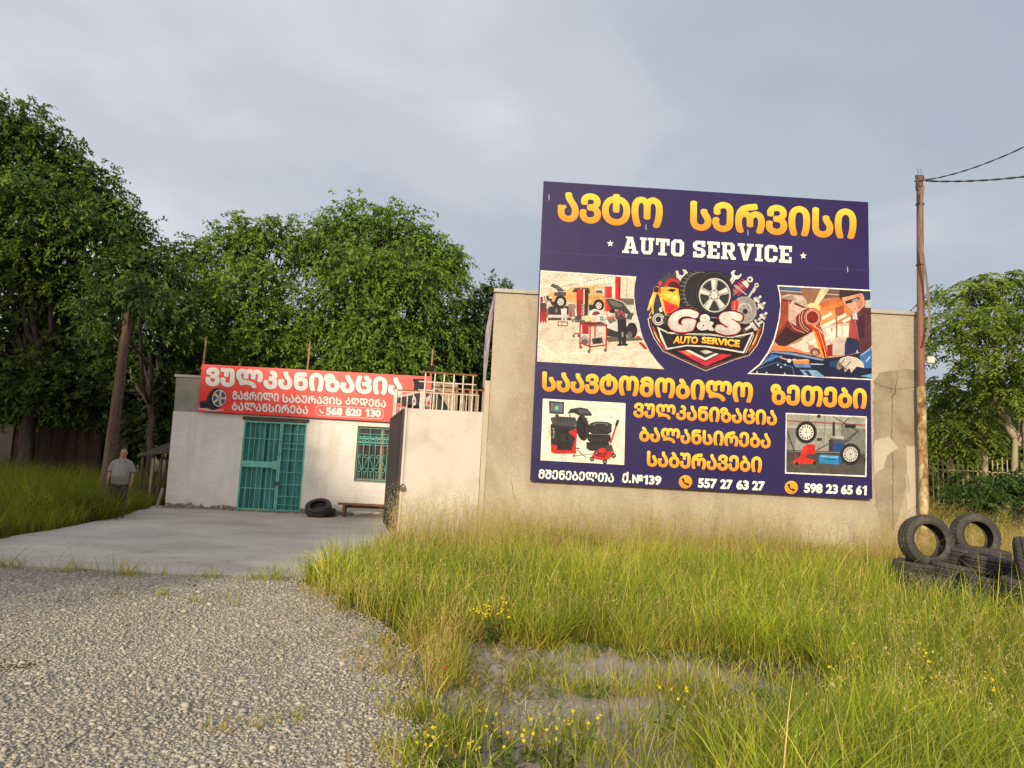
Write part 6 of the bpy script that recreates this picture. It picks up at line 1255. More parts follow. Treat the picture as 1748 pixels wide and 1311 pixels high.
def tree(name, label, base, fork, clusters, trunk_r, seed, leaf=(0.15, 0.42), per=5.0, cols=None, bark='bark_dark', group=None, lean=None, cat='tree', frond=False, nl=13, droop=0.55, limbs=None, twig=0.55, trunks=None):
    r_ = np.random.default_rng(seed); base = np.array(base, float); fork = np.array(fork, float)
    root = empty(name, base, label, cat, group)
    mb = MB(); 
    def limb(a, b, ra, rb, wob=0.06, n=7):
        a = np.array(a); b = np.array(b); L = np.linalg.norm(b - a); P = []
        for k in range(n + 1):
            f = k / n; P.append(a + (b - a) * f + (r_.normal(0, wob * L * 0.35, 3) if 0 < k < n else 0) + np.array([0, 0, 0.10 * L * math.sin(f * math.pi)]))
        mb.tube(P, [ra + (rb - ra) * k / n for k in range(n + 1)], 8)
        return P
    base2 = base - np.array([0, 0, 0.1])
    for tb in (trunks or [(base2, fork)]):
        mb.tube([np.array(tb[0]) + (np.array(tb[1]) - np.array(tb[0])) * f + (r_.normal(0, 0.03, 3) if 0 < f < 1 else 0) for f in np.linspace(0, 1, 7)], [trunk_r * (1.25 - 0.55 * f) for f in np.linspace(0, 1, 7)], 12)
    for c, rad in clusters:
        c = np.array(c, float); sc = min(rad); f0 = fork if not limbs else np.array(limbs[int(np.argmin([np.linalg.norm(np.array(l) - c) for l in limbs]))], float)
        rl = trunk_r * (0.5 if not limbs else 0.4); P = limb(f0, c, rl, rl * 0.35)
        for k in range(5):
            q = c + unit(r_.normal(size=(1, 3)))[0] * np.array(rad) * 0.8; limb(P[3 + k % 4], q, rl * 0.3, 0.012, 0.08, 5)
    mb.build('trunk', MT[bark], root)
    cols = cols or [(0.020, 0.040, 0.012), (0.045, 0.085, 0.020), (0.095, 0.150, 0.030)]
    if frond: V, C = frond_leaves(r_, clusters, per, leaf, cols)
    else: V, C = crown_leaves(r_, clusters, per, leaf, cols, droop, twig, nl)
    nq = len(V) // 4; me = fast_mesh('crown', V - base, np.arange(nq * 4), np.full(nq, 4), C)
    link_mesh('crown', me, MT['leaf'], root); return root
def frond_leaves(r_, clusters, per_m2, leaf, cols):
    """pinnate fronds: leaflets in pairs along an arching, drooping stalk"""
    Vs = []; Cs = []
    for c, rad in clusters:
        c = np.array(c, float); rad = np.array(rad, float); area = 4 * math.pi * (rad[0] * rad[1] * rad[2]) ** (2 / 3); n = max(8, int(area * per_m2))
        d = unit(r_.normal(size=(n, 3)) + np.array([0, 0, 0.35])); rr = np.where(r_.random(n) < 0.7, r_.uniform(0.8, 1.08, n), r_.uniform(0.3, 0.8, n)); O = c + d * rad * rr[:, None]
        fd = unit(np.stack([d[:, 0], d[:, 1] - 0.15, np.full(n, 0.25)], -1) + r_.normal(0, 0.5, (n, 3)) * np.array([1, 1, 0.5])); fl = leaf[2] * r_.uniform(0.7, 1.25, n); tone = r_.random(n)
        sd = unit(np.cross(fd, np.tile(np.array([0, 0, 1.0]), (n, 1))))
        for j in range(9):
            f = 0.12 + 0.88 * j / 8; p = O + fd * (fl * f)[:, None] - np.array([0, 0, 1]) * (fl * f * f * 0.75)[:, None]
            for e in (-1, 1):
                ld = unit(sd * e * 0.85 + fd * 0.45 + np.array([0, 0, -0.35 - 0.5 * f]) + r_.normal(0, 0.12, (n, 3))); nn = unit(r_.normal(0, 0.35, (n, 3)) + np.array([0, -0.35, 0.8])); ln = leaf[0] * r_.uniform(0.8, 1.15, n) * (1.05 - 0.35 * f)
                Vs.append(leaf_quads(p, ld, nn, ln, ln * leaf[1])); k = np.clip(tone + r_.normal(0, 0.1, n), 0, 1)[:, None]; a, b, cc = [np.array(q) for q in cols]
                Cs.append(np.repeat(np.where(k < 0.5, a + (b - a) * k * 2, b + (cc - b) * (k - 0.5) * 2), 4, 0))
    return np.concatenate(Vs).reshape(-1, 3), np.concatenate(Cs)
def CL(lst, Y, dy=1.0):
    """clusters from (x, y, rx, ry in photo pixels, depth offset)"""
    out = []
    for x, y, rx, ry, o in lst: p = dep(x, y, Y + o); k = (Y + o) / F; out.append((p, (rx * k, 0.5 * (rx + ry) * k * dy, ry * k)))
    return out
BACK = 'tall trees behind the workshop'
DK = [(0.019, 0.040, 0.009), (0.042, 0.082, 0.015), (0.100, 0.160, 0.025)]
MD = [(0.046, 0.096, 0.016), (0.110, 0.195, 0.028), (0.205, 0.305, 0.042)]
g = lambda x, y, Y: np.array([dep(x, y, Y)[0], Y, gz(Y)])
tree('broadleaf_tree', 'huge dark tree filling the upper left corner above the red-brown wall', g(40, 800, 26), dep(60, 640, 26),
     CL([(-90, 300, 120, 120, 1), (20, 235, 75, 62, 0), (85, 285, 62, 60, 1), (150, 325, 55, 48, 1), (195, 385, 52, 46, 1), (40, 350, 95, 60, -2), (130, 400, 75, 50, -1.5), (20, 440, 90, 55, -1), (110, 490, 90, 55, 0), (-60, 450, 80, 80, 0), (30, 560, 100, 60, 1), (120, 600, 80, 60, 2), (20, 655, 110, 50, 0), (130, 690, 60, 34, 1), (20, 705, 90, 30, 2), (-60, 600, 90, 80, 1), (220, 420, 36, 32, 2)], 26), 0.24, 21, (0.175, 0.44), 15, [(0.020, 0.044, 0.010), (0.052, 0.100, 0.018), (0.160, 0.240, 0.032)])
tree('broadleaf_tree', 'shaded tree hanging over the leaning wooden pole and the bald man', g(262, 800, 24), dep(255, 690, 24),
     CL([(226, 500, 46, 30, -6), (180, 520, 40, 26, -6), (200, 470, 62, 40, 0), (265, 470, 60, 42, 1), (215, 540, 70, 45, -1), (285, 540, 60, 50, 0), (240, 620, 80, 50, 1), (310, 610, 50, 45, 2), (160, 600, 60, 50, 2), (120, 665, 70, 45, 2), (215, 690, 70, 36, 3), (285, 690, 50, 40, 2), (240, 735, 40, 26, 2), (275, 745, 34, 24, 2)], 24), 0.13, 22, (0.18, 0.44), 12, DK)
tree('broadleaf_tree', 'leafy tree behind the left end of the red sign with spiky top twigs', g(420, 800, 29), dep(415, 640, 29),
     CL([(330, 440, 50, 30, 1), (405, 420, 48, 46, 0), (465, 410, 50, 38, 0), (345, 500, 62, 46, 0), (435, 490, 68, 55, -1.5), (370, 570, 70, 50, 0), (470, 570, 60, 55, -1), (320, 600, 50, 50, 1), (440, 630, 70, 45, 0)], 29), 0.26, 23, (0.165, 0.44), 16, MD, group=BACK)
tree('broadleaf_tree', 'largest round-topped tree rising behind the right half of the red sign', g(640, 800, 30), dep(640, 660, 30),
     CL([(590, 400, 62, 48, 0), (660, 395, 66, 44, 0), (715, 430, 50, 45, 0), (540, 440, 46, 46, 1), (610, 480, 75, 60, -2), (690, 490, 75, 60, -1.5), (755, 470, 38, 42, 0), (560, 550, 62, 50, -1.5), (650, 575, 78, 52, -2), (740, 560, 50, 50, 0), (590, 620, 60, 36, -2), (690, 625, 65, 36, -2), (770, 450, 26, 26, 0)], 30), 0.32, 24, (0.165, 0.44), 16, MD, group=BACK, twig=0.7, droop=0.75)
tree('broadleaf_tree', 'dark tree squeezed between the big round tree and the plastered wall', g(815, 820, 33), dep(810, 700, 33),
     CL([(845, 510, 36, 30, 0), (800, 535, 40, 34, 0), (860, 570, 44, 45, 0), (800, 590, 50, 45, -1), (765, 620, 44, 45, -1), (830, 640, 50, 50, 0)], 33), 0.22, 25, (0.18, 0.42), 13, DK, group=BACK)
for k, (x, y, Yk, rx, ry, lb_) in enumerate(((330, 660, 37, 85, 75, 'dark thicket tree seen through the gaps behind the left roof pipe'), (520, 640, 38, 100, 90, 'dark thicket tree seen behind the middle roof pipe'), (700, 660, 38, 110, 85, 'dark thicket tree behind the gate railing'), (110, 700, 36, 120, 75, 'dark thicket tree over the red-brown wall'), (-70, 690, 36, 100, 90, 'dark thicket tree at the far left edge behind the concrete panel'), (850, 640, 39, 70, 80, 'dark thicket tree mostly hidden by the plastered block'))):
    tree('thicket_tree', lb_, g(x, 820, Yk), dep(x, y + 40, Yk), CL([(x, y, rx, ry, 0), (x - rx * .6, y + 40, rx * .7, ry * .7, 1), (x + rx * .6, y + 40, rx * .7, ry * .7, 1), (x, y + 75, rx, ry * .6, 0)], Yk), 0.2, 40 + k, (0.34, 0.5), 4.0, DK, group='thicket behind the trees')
FR = [(0.035, 0.070, 0.014), (0.075, 0.130, 0.022), (0.13, 0.19, 0.032)]
RT = [(0.070, 0.120, 0.018), (0.140, 0.210, 0.030), (0.220, 0.290, 0.042)]
f1 = dep(1733, 745, 19)
tree('feathery_tree', 'sunlit tree with pale forked trunk and feathery leaves at the right edge', g(1737, 830, 19), f1,
     CL([(1640, 510, 42, 26, 0), (1690, 495, 44, 26, 0), (1745, 500, 50, 28, 0), (1615, 560, 42, 26, -1), (1675, 555, 50, 32, -1.5), (1750, 560, 55, 36, -1), (1625, 600, 34, 20, -1), (1700, 620, 46, 26, -1.5), (1650, 655, 44, 22, 0), (1760, 640, 50, 34, -1), (1790, 560, 60, 60, 0), (1715, 680, 34, 18, -1)], 19), 0.095, 31, (0.19, 0.32, 0.66), 20, RT, 'bark_pale', frond=True, limbs=[dep(1700, 690, 19), dep(1752, 690, 18.8), dep(1690, 640, 19)],
     trunks=[(g(1737, 830, 19), f1), (g(1747, 830, 18.8), dep(1752, 690, 18.8)), (f1, dep(1700, 690, 19)), (dep(1741, 760, 19), dep(1748, 690, 19)), (dep(1700, 690, 19), dep(1690, 640, 19))])
tree('feathery_tree', 'smaller feathery tree with a thin leaning pale trunk beside the steel pole', g(1694, 830, 20.5), dep(1676, 745, 20.5),
     CL([(1605, 670, 40, 30, 0), (1650, 690, 40, 26, 0), (1600, 720, 36, 28, 0), (1645, 730, 44, 28, -1), (1690, 720, 34, 26, 0), (1615, 765, 42, 22, 0), (1570, 740, 30, 40, 1)], 20.5), 0.085, 32, (0.18, 0.32, 0.62), 15, RT, 'bark_pale', frond=True)
tree('feathery_bush', 'dense dark green feathery bush in front of the picket fence', g(1700, 870, 17.5), dep(1700, 850, 17.5),
     CL([(1680, 825, 46, 20, 0), (1735, 830, 48, 24, 0), (1650, 845, 32, 16, 0), (1715, 855, 50, 20, -.5), (1780, 840, 40, 30, 0)], 17.5), 0.05, 33, (0.16, 0.32, 0.5), 26, [(0.025, 0.055, 0.014), (0.05, 0.10, 0.022), (0.09, 0.155, 0.03)], 'bark_pale', frond=True, cat='bush')
for k, (x, y, Yk, rx, ry, lb_) in enumerate(((1620, 740, 34, 70, 60, 'distant dark tree filling the gap behind the steel pole'), (1740, 720, 34, 80, 80, 'distant dark tree behind the pale forked trunk'), (1850, 700, 33, 80, 90, 'distant dark tree beyond the right edge'), (1560, 770, 36, 50, 40, 'low distant tree mostly hidden behind the right end of the plastered wall'))):
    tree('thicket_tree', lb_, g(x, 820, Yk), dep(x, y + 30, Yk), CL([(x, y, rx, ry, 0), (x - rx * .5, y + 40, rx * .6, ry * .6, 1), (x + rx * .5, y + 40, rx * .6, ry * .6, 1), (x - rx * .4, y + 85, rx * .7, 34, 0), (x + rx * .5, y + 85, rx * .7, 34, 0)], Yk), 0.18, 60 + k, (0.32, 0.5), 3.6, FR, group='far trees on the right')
# unseen trees added behind the viewer, crowns shaped to shade yard and workshop
for k, (bx, by, cl, lb_) in enumerate(((-13, -14, [((-11.0, -14, 8.1), (1.9, 1.5, 1.0)), ((-13.6, -14, 9.8), (2.6, 2, 2.4)), ((-12.0, -14.2, 8.8), (2.2, 1.6, 1.4)), ((-15.5, -14, 10.6), (2.4, 2, 2.6)), ((-15.3, -14, 12.6), (2.4, 2, 1.8)), ((-17.5, -14.5, 12), (2.2, 2, 2))], 'unseen shade tree added behind the viewer, nearest the gate side'),
        (-19, -14, [((-18.5, -14, 10.2), (2.6, 2, 2.7)), ((-21, -14, 9.4), (2.4, 2, 2.0)), ((-17, -13.5, 9.2), (2, 1.6, 1.7)), ((-16.8, -14.6, 8.3), (2, 1.6, 1.3)), ((-19.5, -14.6, 8.6), (2.2, 1.6, 1.5)), ((-22.8, -14, 9.4), (2.3, 1.8, 2.3)), ((-20, -14, 13.0), (2.5, 2, 2.4))], 'unseen shade tree added behind the viewer, in the middle of the row'),
        (-26, -14, [((-24.5, -14, 9.5), (2.8, 2, 2.6)), ((-27, -14, 12), (2.8, 2, 3)), ((-24, -14, 14.5), (2.6, 2, 2.6)), ((-27, -14, 17.5), (2.6, 2, 2.6)), ((-30, -14, 10), (3, 2, 4))], 'tallest unseen shade tree added behind the viewer, far left of the row'))):
    tree('unseen_shade_tree', lb_, (bx, by, 0), (bx, by, 5.2), cl, 0.28, 80 + k, (0.26, 0.5), 9.0, MD, group='unseen shade trees added behind the viewer')
# ------------------------------------------------------------------ grass and weeds
MT['grass'] = leaf_mat('grass_blades', 0.44, 0.05, (1.7, 1.5, 0.6))
def in_view(X, Y, pad=1.2):
    d = np.stack([X, Y, np.full_like(X, -1.2)], -1); z = d @ c_f; x = (d @ c_r) / np.maximum(z, 0.1)
    return (Y > 0.5) & (np.abs(x) < 0.722 + pad / np.maximum(Y, 1))
def ground_z(X, Y): return zg(X, Y) + 0.0
def blades(r_, X, Y, h, width, col_base, col_tip, lean, z0=None, lev=4, droop=0.5):
    n = len(X); a = r_.uniform(0, 2 * math.pi, n); ldir = np.stack([np.cos(a), np.sin(a), np.zeros(n)], -1) + np.array([0.10, -0.10, 0])
    l0 = np.abs(r_.normal(0, lean, n)); wa = r_.uniform(0, 2 * math.pi, n); wd = np.stack([np.cos(wa), np.sin(wa), np.zeros(n)], -1)
    z0 = ground_z(X, Y) if z0 is None else z0; B = np.stack([X, Y, z0 - 0.01], -1); V = np.zeros((n, 2 * lev + 1, 3), np.float32); C = np.zeros((n, 2 * lev + 1, 3), np.float32)
    dr = droop * r_.random(n) ** 1.5
    for k in range(lev + 1):
        f = k / lev; off = ldir * (h * (l0 * f + dr * f ** 3))[:, None]; up_ = h * (f - 0.35 * dr * f ** 3); c = B + off; c[:, 2] += up_
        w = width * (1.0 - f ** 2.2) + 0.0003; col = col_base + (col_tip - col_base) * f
        if k < lev: V[:, 2 * k] = c - wd * w[:, None] * 0.5; V[:, 2 * k + 1] = c + wd * w[:, None] * 0.5; C[:, 2 * k] = col; C[:, 2 * k + 1] = col
        else: V[:, 2 * k] = c; C[:, 2 * k] = col
    m = 2 * lev + 1; q = []
    for k in range(lev - 1): q += [2 * k, 2 * k + 1, 2 * k + 3, 2 * k + 2]
    q += [2 * lev - 2, 2 * lev - 1, 2 * lev]; q = np.array(q); loops = (q[None] + (np.arange(n) * m)[:, None]).ravel(); sizes = np.tile(np.array([4] * (lev - 1) + [3]), n)
    tips = V[:, -1].astype(float)
    return V.reshape(-1, 3), loops, sizes, C.reshape(-1, 3), tips, ldir
class Heap:
    def __init__(s): s.V = []; s.L = []; s.S = []; s.C = []; s.n = 0
    def add(s, V, L, S, C): s.V.append(V); s.L.append(L + s.n); s.S.append(S); s.C.append(C); s.n += len(V)
    def quads(s, V4, col):
        n = len(V4); V = V4.reshape(-1, 3); s.add(V, np.arange(len(V)), np.full(n, 4), np.repeat(col, 4, 0) if len(col) == n else col)
    def build(s, name, mat, kind='stuff', parent=None, origin=None):
        V = np.concatenate(s.V); org = ORG[parent.name] if parent is not None else (np.zeros(3) if origin is None else np.array(origin))
        me = fast_mesh(name, V - org, np.concatenate(s.L), np.concatenate(s.S), np.concatenate(s.C)); o = link_mesh(name, me, mat, parent, origin)
        return tag(o, kind=kind) if kind else o
GREEN = np.array([(0.235, 0.335, 0.025), (0.320, 0.400, 0.034), (0.460, 0.480, 0.066), (0.155, 0.260, 0.025), (0.090, 0.170, 0.021)])
STRAW = np.array([(0.52, 0.43, 0.16), (0.60, 0.50, 0.23), (0.40, 0.26, 0.09)])
def pick(r_, n, straw):
    g_ = GREEN[r_.integers(0, len(GREEN), n)] * r_.uniform(0.65, 1.3, (n, 1)); st = STRAW[r_.integers(0, len(STRAW), n)] * r_.uniform(0.8, 1.15, (n, 1))
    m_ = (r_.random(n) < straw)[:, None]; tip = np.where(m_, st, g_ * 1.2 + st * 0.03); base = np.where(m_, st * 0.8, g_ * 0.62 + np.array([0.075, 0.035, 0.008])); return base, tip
def tyre_clear(X, Y):
    d = np.full(len(X), 9.0)
    for a, b in TP: d = np.minimum(d, np.hypot(X - a, Y - b))
    return d
def bare(X, Y):
    """1 on the bare soil patch, 0 in the grass"""
    jx = X + (vnoise(X * 2.3, Y * 2.3, 31) - 0.5) * 0.45; jy = Y + (vnoise(X * 2.3, Y * 2.3, 33) - 0.5) * 0.7
    ins = inpoly(jx, jy, [(-0.46, 7.0), (0.6, 7.15), (1.6, 7.0), (2.9, 6.95), (3.0, 6.0), (2.5, 5.3), (1.9, 4.7), (1.3, 4.3), (1.0, 3.2), (-0.3, 3.2), (-0.34, 4.5), (-0.36, 5.5)])
    return ins * np.where(X > 1.2, 0.94, 1.0) * np.where((X > 0.35) & (vnoise(X * 1.9, Y * 1.9, 35) > 0.72), 0.75, 1.0)
r_ = np.random.default_rng(5)
gh = Heap()
def grass_zone(n, xr, yr, prob, hfun, straw, width, lean=0.28, droop=0.6, ybias=1.0, z0=None, mul=1.0):
    X = r_.uniform(xr[0], xr[1], n); Y = yr[0] + (yr[1] - yr[0]) * r_.random(n) ** ybias
    ok = in_view(X, Y); X, Y = X[ok], Y[ok]; p = prob(X, Y); ok = r_.random(len(X)) < p; X, Y = X[ok], Y[ok]
    h = hfun(X, Y) * np.exp(r_.normal(0, 0.25, len(X))); st = straw(X, Y); cb, ct = pick(r_, len(X), st)
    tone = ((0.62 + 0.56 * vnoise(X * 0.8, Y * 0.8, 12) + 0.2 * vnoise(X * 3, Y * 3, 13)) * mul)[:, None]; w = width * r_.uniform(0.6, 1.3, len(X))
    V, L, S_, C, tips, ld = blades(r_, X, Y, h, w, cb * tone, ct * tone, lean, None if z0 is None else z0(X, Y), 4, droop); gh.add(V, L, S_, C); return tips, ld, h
MX = lambda X, Y: X > edge_x(np.minimum(Y, 9.9)) + (vnoise(X * 2.5, Y * 2.5, 41) - 0.5) * 0.5 + 0.15
def pmain(X, Y):
    xl = np.where(Y < 10, edge_x(Y) + 0.22, -2.74 + (Y - 10) * 0.13); e = np.clip((X - xl + (vnoise(X * 2.2, Y * 2.2, 42) - 0.5) * 0.5) * 3.0, 0, 1)
    wall = np.where((X > -2.2) & (X < 8.9), Y < 14.92 + X * 0.026, True)
    return e * (1 - 0.97 * bare(X, Y)) * wall * (tyre_clear(X, Y) > 0.33)
def hmain(X, Y):
    band = np.clip((Y - 6.4) / 1.6, 0, 1); h = 0.30 + 0.30 * band; h = h * np.where(Y > 11.5, 0.85, 1.0)
    h *= 0.75 + 0.5 * vnoise(X * 0.9, Y * 0.9, 14); h *= np.where(X < -0.2, 0.72 + 0.3 * np.clip((Y - 5) / 4, 0, 1), 1.0); h *= 1 - 0.6 * bare(X, Y)
    return h * np.where((X > 1.2) & (Y < 6.5), 1.12, 0.88) * np.where((X < 0) & (Y > 8.5), 0.78, 1.0)
def smain(X, Y): return np.clip(0.10 + 0.38 * (vnoise(X * 0.7, Y * 0.7, 17) - 0.4) + np.where((X < 0.1) & (Y < 7.2), 0.34, 0.0) + np.where(Y > 12.8, 0.25, 0) + 0.35 * bare(X, Y) * 1.0 + np.where((X > 4) & (Y > 12), 0.2, 0), 0.04, 0.9)
grass_zone(125000, (-3.4, 13.5), (7.0, 15.0), pmain, hmain, smain, 0.0105)
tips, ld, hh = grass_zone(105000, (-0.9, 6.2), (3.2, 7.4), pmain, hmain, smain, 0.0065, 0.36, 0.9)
# left bank, blade colours darkened to deepen the shade there
def pleft(X, Y):
    xe = np.interp(Y, [9.8, 12.9, 15.0, 17.0, 20.3, 21, 26], [-8.35, -8.75, -8.95, -9.15, -9.9, -10.0, -9.0]); return (X < xe + 0.03 + (vnoise(X * 3, Y * 3, 44) - 0.5) * 0.25) * 1.0
def hleft(X, Y): return (0.45 + 0.26 * vnoise(X * 0.8, Y * 0.8, 19)) * np.clip(0.55 + (np.interp(Y, [9.8, 15, 20], [-8.4, -8.95, -9.9]) - X) * 0.5, 0.85, 1.15)
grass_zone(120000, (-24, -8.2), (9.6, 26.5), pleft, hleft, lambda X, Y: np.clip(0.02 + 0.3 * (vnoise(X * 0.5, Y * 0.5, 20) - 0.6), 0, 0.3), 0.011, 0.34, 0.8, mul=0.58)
# dry tall growth right of and behind the pole
grass_zone(60000, (8.6, 19), (13.5, 24), lambda X, Y: (X > 9.0) * 0.9, lambda X, Y: 0.60 + 0.5 * vnoise(X * 0.7, Y * 0.7, 23), lambda X, Y: np.clip(0.45 + 0.5 * vnoise(X * 0.6, Y * 0.6, 24), 0, 0.95), 0.011, 0.25, 0.6)
# tufts along the front edge of the slab and on the gravel
def tufts(pts, nb, rad, h, straw, w=0.006, mul=1.0):
    for (x, y) in pts:
        n = int(nb * r_.uniform(0.6, 1.3)); X = x + r_.normal(0, rad, n) * 1.6; Y = y + r_.normal(0, rad, n); cb, ct = pick(r_, n, np.full(n, straw)); cb, ct = cb * mul, ct * mul; hv = h * np.exp(r_.normal(0, 0.35, n))
        V, L, S_, C, *_ = blades(r_, X, Y, hv, w * r_.uniform(0.6, 1.3, n), cb, ct, 0.45, gravel_z(X, Y) if Y.mean() < 9.95 else None, 4, 0.9); gh.add(V, L, S_, C)
ed = [(x, 9.72 + r_.normal(0, 0.07)) for x in (-6.6, -6.45, -6.2, -5.75, -5.6, -5.3, -4.95, -4.9, -4.6, -4.2, -3.95, -3.6, -3.3)]
tufts(ed[::2], 46, 0.08, 0.15, 0.25); tufts([(-6.55, 9.7), (-5.72, 9.65), (-5.05, 9.6), (-4.95, 9.55), (-3.05, 9.7), (-3.0, 9.6)], 55, 0.09, 0.24, 0.2)
tufts([gnd(x, y)[:2] for x, y in ((205, 1025), (275, 1022), (330, 1030), (385, 1022), (405, 1035), (560, 1085), (610, 1120), (645, 1180), (455, 1237), (520, 1232), (432, 1240), (368, 1250), (655, 1220))], 22, 0.035, 0.09, 0.3, 0.007)
tufts([(r_.uniform(0.0, 2.6), r_.uniform(4.2, 7.0)) for _ in range(85)], 30, 0.045, 0.09, 0.25, 0.006)
tufts([(r_.uniform(0.3, 1.5), r_.uniform(3.8, 4.9)) for _ in range(20)], 32, 0.06, 0.15, 0.2, 0.006)
tufts([(r_.uniform(-0.48, -0.1), r_.uniform(3.8, 5.0)) for _ in range(14)], 40, 0.05, 0.15, 0.1, 0.009)
tufts([(-9.75 + r_.uniform(-0.5, 0.65), 16.6 + r_.uniform(-0.35, 0.4)) for _ in range(34)], 60, 0.10, 0.60, 0.0, 0.011, 0.45)  # tufts before the man, colour darkened like the left bank's shade
tufts([(edge_x(y) - abs(r_.normal(0, 0.16)) + 0.05, y) for y in r_.uniform(3.8, 9.5, 44)], 20, 0.05, 0.13, 0.55, 0.007)
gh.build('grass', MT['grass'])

# tall dry oat stalks with drooping seed heads
oh = Heap()
def stalks(X, Y, hmin, hmax, nsp, seed, cols=((0.50, 0.41, 0.19), (0.58, 0.48, 0.26), (0.40, 0.36, 0.13))):
    q_ = np.random.default_rng(seed); n = len(X); h = q_.uniform(hmin, hmax, n); c = np.array(cols)[q_.integers(0, len(cols), n)]
    V, L, S_, C, tips, ld = blades(q_, X, Y, h, np.full(n, 0.0055), c * 0.8, c, 0.12, None, 4, 0.22); oh.add(V, L, S_, C)
    B = np.stack([X, Y, ground_z(X, Y)], -1)
    for k in range(nsp):                    # spikelets hang off the upper third
        f = q_.uniform(0.62, 1.02, n)[:, None]; p = B + (tips - B) * f + q_.normal(0, 0.035, (n, 3)) * np.array([1, 1, 0.5]); D = unit(q_.normal(0, 0.5, (n, 3)) + np.array([0, 0, -0.9])); Nn = unit(q_.normal(0, 1, (n, 3)))
        ln = q_.uniform(0.016, 0.034, n); V4 = leaf_quads(p, D, Nn, ln, ln * 0.32); oh.quads(V4, c * q_.uniform(0.85, 1.2, (n, 1)))
q_ = np.random.default_rng(77)
X = q_.uniform(-2.2, 8.8, 3600); Y = 14.75 - np.abs(q_.normal(0, 1.3, 3600)); dn = vnoise(X * 1.3, Y * 0.2, 51) > 0.30; stalks(X[dn], Y[dn], 0.55, 1.35, 15, 1)
X = q_.uniform(-2, 8.5, 2700); Y = q_.uniform(7.2, 13.5, 2700); ok = tyre_clear(X, Y) > 0.4; stalks(X[ok], Y[ok], 0.42, 0.72, 9, 2)
X = q_.uniform(-0.6, 5.0, 1100); Y = q_.uniform(4.0, 7.5, 1100); ok = bare(X, Y) < 0.35; stalks(X[ok], Y[ok], 0.3, 0.55, 9, 3)
X = q_.uniform(8.8, 15, 1900); Y = q_.uniform(12, 19, 1900); stalks(X, Y, 0.7, 1.25, 14, 4)
X = q_.uniform(5.8, 8.5, 160); Y = q_.uniform(8.4, 10.4, 160); ok = (tyre_clear(X, Y) > 0.36); stalks(X[ok], Y[ok], 0.55, 0.95, 12, 6)
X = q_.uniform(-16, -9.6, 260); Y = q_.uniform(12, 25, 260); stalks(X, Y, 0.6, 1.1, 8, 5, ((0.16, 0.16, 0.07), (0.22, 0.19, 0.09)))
oh.build('dry_oat_stalks', MT['grass'])

# low broad-leaved weeds on the bare soil
wh = Heap(); n = 1500; X = q_.uniform(-0.6, 3.6, n); Y = q_.uniform(3.9, 7.6, n); ok = (vnoise(X * 1.6, Y * 1.6, 61) > 0.48); X, Y = X[ok], Y[ok]; n = len(X)
for k in range(9):
    a = q_.uniform(0, 6.28, n); el = q_.uniform(0.1, 1.1, n); D = np.stack([np.cos(a) * np.cos(el), np.sin(a) * np.cos(el), np.sin(el)], -1); ln = q_.uniform(0.025, 0.07, n)
    c = np.array([(0.09, 0.13, 0.025), (0.14, 0.17, 0.035), (0.20, 0.21, 0.06), (0.30, 0.25, 0.10)])[np.minimum(3, (q_.random(n) * 2 + 2.2 * (vnoise(X * 1.1, Y * 1.1, 62) > 0.6)).astype(int))] * q_.uniform(0.8, 1.2, (n, 1))
    P = np.stack([X, Y, ground_z(X, Y) + q_.uniform(0, 0.05, n)], -1) + q_.normal(0, 0.02, (n, 3)) * np.array([1, 1, 0]); wh.quads(leaf_quads(P, D, unit(q_.normal(0, 0.4, (n, 3)) + np.array([0, 0, 1])), ln, ln * q_.uniform(0.22, 0.42, n)), c)
wh.build('low_weeds', MT['grass'])

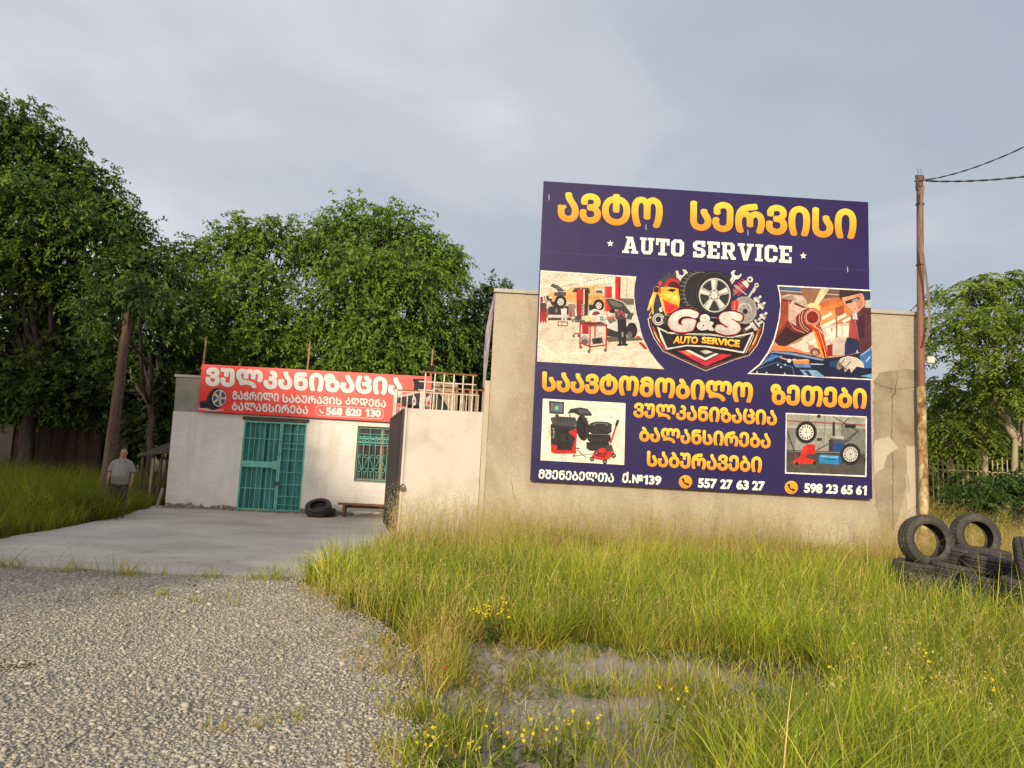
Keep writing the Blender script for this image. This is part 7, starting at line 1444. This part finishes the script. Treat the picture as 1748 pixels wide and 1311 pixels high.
# yellow mustard plants: stem, leaves and flowers, one thing each
MT['petal'] = leaf_mat('yellow_petals', 0.3, 0.05, (1.2, 1.1, 0.6))
def mustard(x, y, z, h, ns, nf, seed, label):
    q_ = np.random.default_rng(seed); root = empty('mustard_plant', (x, y, z), label, 'wildflower', 'yellow mustard plants')
    sb = MB(); lh = Heap(); fh_ = Heap(); T = []
    for k in range(ns):
        a = q_.uniform(0, 6.28); tip = np.array([x + math.cos(a) * h * q_.uniform(0.1, 0.5), y + math.sin(a) * h * q_.uniform(0.1, 0.4), z + h * q_.uniform(0.65, 1.05)]); mid = np.array([x, y, z]) * 0.5 + tip * 0.5 + np.array([0, 0, 0.05 * h])
        sb.tube([(x, y, z), mid, tip], [0.004, 0.003, 0.002], 5, col=(0.12, 0.16, 0.035)); T.append((mid, tip))
    sb.build('stem', MT['grass'], root, color=True)
    nl_ = ns * 4; P = np.array([np.array([x, y, z]) + (T[i % ns][0] - np.array([x, y, z])) * q_.uniform(0.05, 1.0) for i in range(nl_)]); D = unit(q_.normal(0, 1, (nl_, 3)) * np.array([1, 1, 0.4]) + np.array([0, 0, 0.2])); ln = q_.uniform(0.05, 0.12, nl_) * min(1, h / 0.5)
    lh.quads(leaf_quads(P, D, unit(q_.normal(0, 0.3, (nl_, 3)) + np.array([0, 0, 1])), ln, ln * 0.4), np.array([(0.09, 0.16, 0.03)] * nl_) * q_.uniform(0.8, 1.3, (nl_, 1))); lh.build('leaf', MT['grass'], None, root)
    for i in range(nf):
        t = T[i % ns]; c = t[1] + q_.normal(0, 0.024, 3) * np.array([1, 1, 0.9]) - (t[1] - t[0]) * max(0, q_.normal(0.05, 0.12)); nn = unit(q_.normal(0, 0.5, (1, 3)) + np.array([0, -0.6, 0.7]))[0]; u = unit(np.cross(nn, q_.normal(size=(1, 3))))[0]; v = np.cross(nn, u)
        for s_ in range(4):
            a = s_ * math.pi / 2; d = u * math.cos(a) + v * math.sin(a); e = -u * math.sin(a) + v * math.cos(a); fh_.quads(np.array([[c, c + d * .006 + e * .005, c + d * .012, c + d * .006 - e * .005]]), np.array([(0.72, 0.58, 0.03)]) * q_.uniform(0.85, 1.05))
    fh_.build('flower', MT['petal'], None, root); return root
for k, (px, py, h, ns, nf, lb_) in enumerate(((838, 1100, 0.42, 13, 60, 'bushy mustard plant with many yellow flowers where tall grass meets bare soil'), (525, 990, 0.42, 7, 20, 'mustard plant at the slab corner, yellow flowers against the concrete'), (545, 1000, 0.32, 9, 26, 'denser low mustard plant at the left end of the tall grass'), (735, 1305, 0.22, 6, 12, 'mustard plant at the bottom edge beside the gravel'), (775, 1330, 0.32, 6, 12, 'tall mustard stems at the bottom edge on the bare soil'), (868, 1322, 0.34, 6, 14, 'mustard with a cluster of yellow heads at the bottom centre'),
    (930, 1320, 0.30, 5, 9, 'loose mustard stems right of the bottom centre'), (985, 1290, 0.30, 5, 12, 'mustard plant with three yellow heads on the soil edge'), (1128, 1270, 0.34, 4, 8, 'sparse mustard plant at the start of the right foreground grass'), (1440, 1200, 0.42, 5, 14, 'mustard flowering in the right foreground grass, left one'), (1560, 1215, 0.44, 5, 14, 'mustard flowering in the right foreground grass, below the tyres'), (1610, 1190, 0.42, 4, 9, 'mustard flowering nearest the tyre pile'), (1708, 1260, 0.40, 4, 8, 'mustard plant near the right edge of the foreground'), (70, 905, 0.7, 9, 34, 'mustard clump on the shaded left bank, above the slab edge'), (20, 890, 0.8, 9, 34, 'mustard clump at the far left edge of the shaded bank'), (140, 868, 0.7, 6, 16, 'sparse mustard in the shaded grass below the wooden pole'))):
    p = gnd(px, py); mustard(p[0], p[1], float(ground_z(np.array([p[0]]), np.array([p[1]]))[0]), h, ns, nf, 200 + k, lb_)
# one red poppy
p = gnd(756, 1165); z = float(ground_z(np.array([p[0]]), np.array([p[1]]))[0]); pp = empty('poppy', (p[0], p[1], z), 'single red poppy in the dry grass beside the gravel', 'wildflower')
m = MB(); top = np.array([p[0], p[1], z + 0.11]); m.tube([(p[0], p[1], z), top], 0.002, 5); m.build('stem', mottled('poppy_stem', [(0.08, 0.12, 0.03), (0.10, 0.15, 0.04)], 5, 0.8, 0, 0), pp)
m = MB()
for k in range(4):
    a = k * 1.57; m.add([top, top + np.array([math.cos(a - .7) * .022, math.sin(a - .7) * .022, .02]), top + np.array([math.cos(a) * .026, math.sin(a) * .026, .035]), top + np.array([math.cos(a + .7) * .022, math.sin(a + .7) * .022, .02])], [(0, 1, 2, 3)])
m.build('petal', mottled('poppy_red', [(0.55, 0.03, 0.02), (0.62, 0.05, 0.03)], 5, 0.6, 0, 0), pp)
